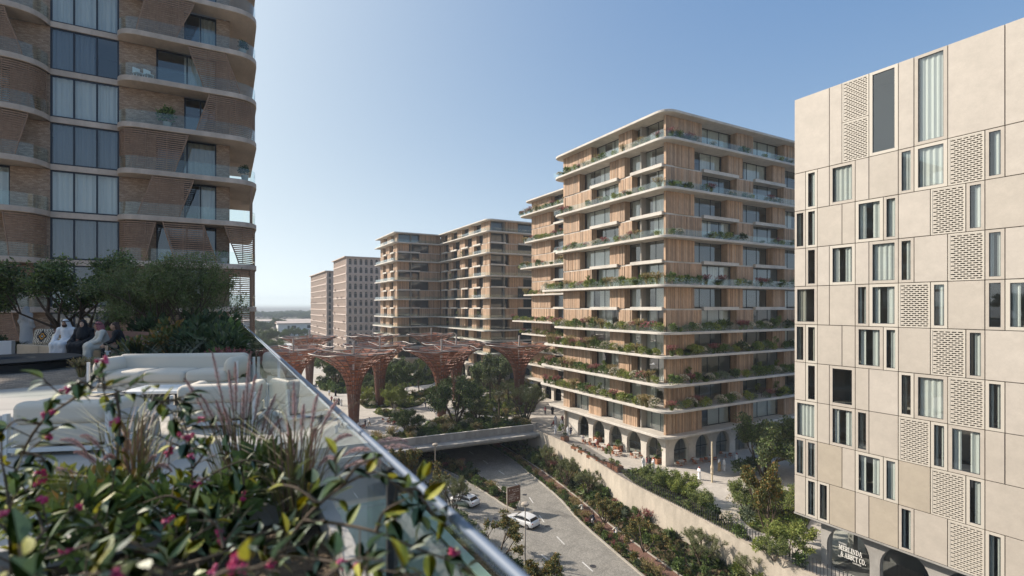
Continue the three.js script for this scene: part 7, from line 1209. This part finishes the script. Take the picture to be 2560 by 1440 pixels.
function flowerShrub(label, branches, o) {
  const b0 = branches[0][0], P0 = rayP(...b0), t = thing('flowering_branch_shrub', label, 'flowering plant', [P0.x, TY + 0.62, P0.z], 0, 'flowering shrubs in the foreground'), W = t.wo;
  const put = (name, g, m, p, dir, s, parent = t) => { const q = add(name, g, m, parent); q.position.copy(p).sub(W); const z = dir.clone().normalize(); let up = V(rr(-0.5, 0.5), 1, rr(-0.5, 0.5)); up.addScaledVector(z, -up.dot(z)).normalize(); const x = up.clone().cross(z); q.quaternion.setFromRotationMatrix(new THREE.Matrix4().makeBasis(x, up, z)); q.scale.setScalar(s); return q; };
  let n = 0;
  for (const br of branches) {
    const c = new THREE.CatmullRomCurve3(br.map(b => rayP(...b)), false, 'centripetal'), L = c.getLength(), g = new Geo(); const pts = c.getPoints(Math.max(8, br.length * 4)); g.tube(pts, u => 0.0065 * (1 - 0.7 * u), 6); g.build('stem', stemM, t);
    const k = Math.round(L * (o.dens ?? 34));
    for (let i = 0; i < k && n < 290; i++) {
      const u = (i + 0.4) / k, p = c.getPoint(u), T = c.getTangent(u), a = i * 2.4 + rr(-0.5, 0.5), s1 = V(T.y, T.z, T.x).cross(T).normalize(), s2 = T.clone().cross(s1); const d = T.clone().multiplyScalar(0.55).addScaledVector(s1, Math.cos(a)).addScaledVector(s2, Math.sin(a)).add(V(0, 0.12, 0)).normalize();
      const tw = rnd() < (o.twig ?? 0.35); let q = p; if (tw) { const l = rr(0.04, 0.11); q = p.clone().addScaledVector(d, l); const tg = new Geo(); tg.bar(p, q, 0.0022, 4); tg.build('twig', stemM, t); for (let e = 0; e < 3 && n < 290; e++) { put('leaf', pick(LEAFG), LEAFM[lm(o)], q.clone().lerp(p, e * 0.3), d.clone().addScaledVector(rdir(), 0.75), rr(o.l0, o.l1)); n++; } }
      else { put('leaf', pick(LEAFG), LEAFM[lm(o)], p, d.clone().addScaledVector(rdir(), 0.35), rr(o.l0, o.l1)); n++; }
      if (rnd() < (o.fl ?? 0.05)) { put('flower', pick(flowerG), rnd() < 0.5 ? pinkM : pinkM2, q.clone().addScaledVector(d, 0.01), d, rr(0.011, 0.017)); if (rnd() < 0.6) put('flower', pick(flowerG), pinkM, q.clone().add(V(rr(-0.025, 0.025), rr(-0.02, 0.02), rr(-0.02, 0.02))), d, rr(0.010, 0.015)); }
    }
  }
  return t;
}
const lm = o => { const r = rnd(); return r < (o.y ?? 0.06) ? 4 : r < 0.28 ? 3 : r < 0.45 ? 1 : r < 0.72 ? 0 : r < 0.88 ? 2 : 5; };
const base = (px, D) => [px, 767 + (EY - TY - 0.62) / D * 1280, D];
flowerShrub('shrub whose long branch arches over the left armchair, with pink flowers', [
  [base(30, 2.1), [25, 1260, 2.05], [50, 1150, 2.0], [100, 1060, 1.95], [180, 1000, 1.9], [245, 968, 1.9], [320, 985, 1.92], [400, 1005, 1.95], [450, 1060, 1.95], [475, 1150, 1.95]],
  [[235, 972, 1.9], [200, 955, 1.88], [160, 985, 1.86], [120, 960, 1.85]], [[262, 975, 1.9], [255, 935, 1.9], [235, 905, 1.9]], [[290, 980, 1.9], [300, 1060, 1.9], [292, 1140, 1.9], [280, 1220, 1.9], [265, 1300, 1.9]], [[400, 1005, 1.95], [450, 1000, 1.98], [485, 1025, 2.0]], [[100, 1060, 1.95], [45, 1050, 1.9], [5, 1075, 1.88]], [[60, 1130, 2.0], [110, 1150, 2.0], [70, 1210, 2.0]]],
  { l0: 0.043, l1: 0.072, fl: 0.121, dens: 34, y: 0.12 });
flowerShrub('shrub with pink berries and pale leaves rising in the middle of the flower bed', [
  [base(470, 2.2), [470, 1290, 2.2], [480, 1190, 2.2], [470, 1090, 2.15], [440, 1010, 2.1]], [[475, 1180, 2.2], [520, 1120, 2.2], [540, 1070, 2.2]], [[478, 1220, 2.2], [540, 1180, 2.25], [620, 1150, 2.3], [690, 1170, 2.3]], [[470, 1130, 2.2], [430, 1110, 2.2], [420, 1170, 2.2]], [[600, 1160, 2.3], [610, 1220, 2.3], [590, 1290, 2.3]], [[480, 1260, 2.2], [420, 1240, 2.2], [350, 1260, 2.2]]],
  { l0: 0.039, l1: 0.066, fl: 0.149, dens: 34, y: 0.2 });
flowerShrub('broad-leaved shrub reaching past the handrail at the lower right', [
  [base(650, 1.6), [700, 1400, 1.6], [760, 1300, 1.6], [850, 1220, 1.6], [940, 1180, 1.6], [1000, 1220, 1.6], [1060, 1250, 1.58], [1090, 1300, 1.56]], [[760, 1300, 1.6], [850, 1310, 1.55], [940, 1330, 1.5], [1040, 1370, 1.5], [1120, 1400, 1.5], [1180, 1425, 1.5]], [[850, 1220, 1.6], [900, 1160, 1.6], [960, 1140, 1.62]], [[700, 1390, 1.6], [800, 1400, 1.5], [920, 1420, 1.45], [1040, 1440, 1.42]], [[800, 1260, 1.6], [740, 1220, 1.65], [680, 1210, 1.7]], [[940, 1330, 1.5], [960, 1280, 1.5], [1010, 1250, 1.5]], [[1000, 1225, 1.6], [1045, 1225, 1.6], [1075, 1280, 1.6], [1115, 1310, 1.58]]],
  { l0: 0.047, l1: 0.084, fl: 0.065, dens: 25, y: 0.14 });
flowerShrub('dark leafy shrub filling the lower middle of the picture', [
  [base(430, 1.7), [430, 1400, 1.7], [420, 1320, 1.75], [380, 1260, 1.8]], [[430, 1380, 1.7], [520, 1320, 1.75], [600, 1270, 1.8]], [[430, 1420, 1.6], [560, 1380, 1.6], [660, 1330, 1.65], [720, 1330, 1.65]], [[420, 1400, 1.6], [340, 1360, 1.65], [270, 1330, 1.7], [230, 1290, 1.7]], [[520, 1440, 1.4], [600, 1420, 1.4], [700, 1430, 1.4]], [[430, 1440, 1.45], [380, 1410, 1.45], [300, 1400, 1.45]], [[560, 1370, 1.6], [540, 1310, 1.65], [480, 1300, 1.7]], [[640, 1440, 1.5], [700, 1380, 1.55], [790, 1350, 1.55]]],
  { l0: 0.047, l1: 0.079, fl: 0.056, dens: 25, y: 0.1, twig: 0.5 });
flowerShrub('dark leafy shrub at the lower left corner with pink clusters', [
  [base(60, 1.7), [60, 1400, 1.7], [40, 1330, 1.75], [15, 1250, 1.8]], [[60, 1390, 1.7], [110, 1330, 1.75], [160, 1290, 1.8], [200, 1250, 1.85]], [[60, 1410, 1.6], [150, 1390, 1.6], [230, 1360, 1.6], [290, 1370, 1.6]], [[30, 1340, 1.7], [-10, 1300, 1.7]], [[100, 1440, 1.5], [60, 1420, 1.5], [10, 1400, 1.5]], [[110, 1330, 1.75], [90, 1270, 1.8], [60, 1220, 1.8]], [[200, 1440, 1.5], [260, 1420, 1.5], [330, 1425, 1.5]], [[30, 1300, 1.8], [10, 1180, 1.85], [-5, 1120, 1.9]]],
  { l0: 0.047, l1: 0.079, fl: 0.075, dens: 27, y: 0.12, twig: 0.5 });
flowerShrub('nearest blurred shrub at the bottom edge', [
  [base(200, 1.05), [210, 1460, 1.0], [260, 1430, 0.98], [320, 1440, 0.95]], [[120, 1480, 1.0], [60, 1440, 0.98], [0, 1420, 0.95]], [[420, 1480, 1.0], [400, 1440, 1.0], [360, 1420, 1.0]], [[500, 1480, 1.05], [560, 1430, 1.05], [640, 1420, 1.05], [700, 1390, 1.05]], [[780, 1490, 1.1], [820, 1440, 1.1], [880, 1400, 1.12], [960, 1400, 1.12]], [[900, 1490, 1.15], [980, 1450, 1.15], [1060, 1430, 1.15]]],
  { l0: 0.043, l1: 0.075, fl: 0.037, dens: 34, y: 0.2 });
for (const [px, py, D, k, s] of [[95, 1230, 2.6, 'limeg', 0.42], [190, 1260, 2.5, 'orange', 0.4], [330, 1290, 2.5, 'orange', 0.45], [230, 1330, 2.2, 'green', 0.45], [420, 1340, 2.4, 'green', 0.4], [560, 1350, 2.4, 'green', 0.42], [660, 1310, 2.7, 'green', 0.5]]) { const p = rayP(px, py, D); smallPlant(k, [p.x, TY + 0.6, p.z], s, `low in the foreground flower bed, ${px < 250 ? 'left part' : px < 500 ? 'middle' : 'right part'}`, 'low plants in the flower bed'); }
// ---- purple fountain grass with feathery plumes
function fountainGrass(label, bx, D0, plumes) {
  const B = rayP(bx, 1330, D0); B.y = TY + 0.6; const t = thing('fountain_grass', label, 'grass', [B.x, B.y, B.z]); const pm = std({ color: C(1, 1, 1), vertexColors: true, roughness: 0.95 });
  const bl = new Geo(); for (let i = 0; i < 130; i++) { const a = rr(0, 6.28), l = rr(0.1, 0.5), h = rr(0.3, 0.75), p0 = B.clone().add(V(gau() * 0.1, 0, gau() * 0.1)), m = p0.clone().add(V(Math.cos(a) * l * 0.4, h * 0.75, Math.sin(a) * l * 0.4)), e = p0.clone().add(V(Math.cos(a) * l, h * 0.95, Math.sin(a) * l)), s = V(-Math.sin(a), 0, Math.cos(a)).multiplyScalar(0.0035), c = jit(pick([[0.17, 0.17, 0.05], [0.13, 0.12, 0.05], [0.21, 0.13, 0.09]])); bl.quad(p0.clone().sub(s), p0.clone().add(s), m.clone().add(s), m.clone().sub(s), null, c); bl.tri(m.clone().sub(s), m.clone().add(s), e, V(0, 1, 0), c); } const bm = bl.build('blade', M.leafPl, t); bm.userData.kind = 'stuff';
  for (const [tx, ty, D1, bendX] of plumes) {
    const e = rayP(tx, ty, D1), m = B.clone().lerp(e, 0.55).add(V(0, 0.10 + rr(0, 0.06), 0)); if (bendX) m.y += bendX; const c = new THREE.QuadraticBezierCurve3(B.clone().add(V(gau() * 0.08, 0, gau() * 0.08)), m, e), g = new Geo(); g.tube(c.getPoints(14), u => 0.0022, 4, [0.12, 0.08, 0.05], false);
    const n = 300, u0 = 0.56; for (let i = 0; i < n; i++) { const u = u0 + (1 - u0) * (i / n), p = c.getPoint(u), T = c.getTangent(u), w = Math.sin(Math.PI * Math.min(1, (u - u0) / (1 - u0) * 0.92 + 0.06)); let d = rdir(); d.addScaledVector(T, -d.dot(T)).normalize().multiplyScalar(0.8).addScaledVector(T, 0.7).normalize(); const k = jit([0.60, 0.41, 0.38], 0.3); let nn = d.clone().cross(T).normalize(); g.leaf(p, d, nn, 0.016 * w + 0.005, 0.0028, k); }
    g.build('plume', pm, t);
  }
  return t;
}
fountainGrass('purple fountain grass with upright plumes before the right armchair', 600, 2.9, [[530, 880, 2.8], [572, 925, 2.85], [588, 905, 2.9], [624, 885, 2.9], [640, 935, 2.95], [655, 960, 2.9], [500, 985, 2.7], [540, 1000, 2.8], [690, 985, 3.0], [460, 945, 2.7], [705, 1045, 3.0], [610, 975, 2.8], [560, 1020, 2.75]]);
fountainGrass('purple fountain grass with plumes arching across the handrail', 740, 2.6, [[795, 985, 2.7, .05], [845, 1000, 2.7, .08], [880, 1090, 2.6, .12], [1020, 1105, 2.6, .16], [935, 1130, 2.5, .15], [840, 1150, 2.5, .1], [790, 1070, 2.6, .06], [1040, 1125, 2.55, .15], [760, 1010, 2.65], [950, 1170, 2.4, .12], [720, 1060, 2.6], [735, 955, 2.7]]);
fountainGrass('purple fountain grass with low arching plumes in the middle of the bed', 330, 2.7, [[150, 1100, 2.6, .1], [200, 1090, 2.6, .1], [100, 1180, 2.6, .1], [260, 1150, 2.6, .1], [430, 1180, 2.6, .12], [500, 1230, 2.5, .14], [470, 1290, 2.4, .14], [390, 1140, 2.6, .06], [185, 1130, 2.6, .05], [310, 1120, 2.6], [540, 1210, 2.6, .1]]);
renderer.render(scene, camera);
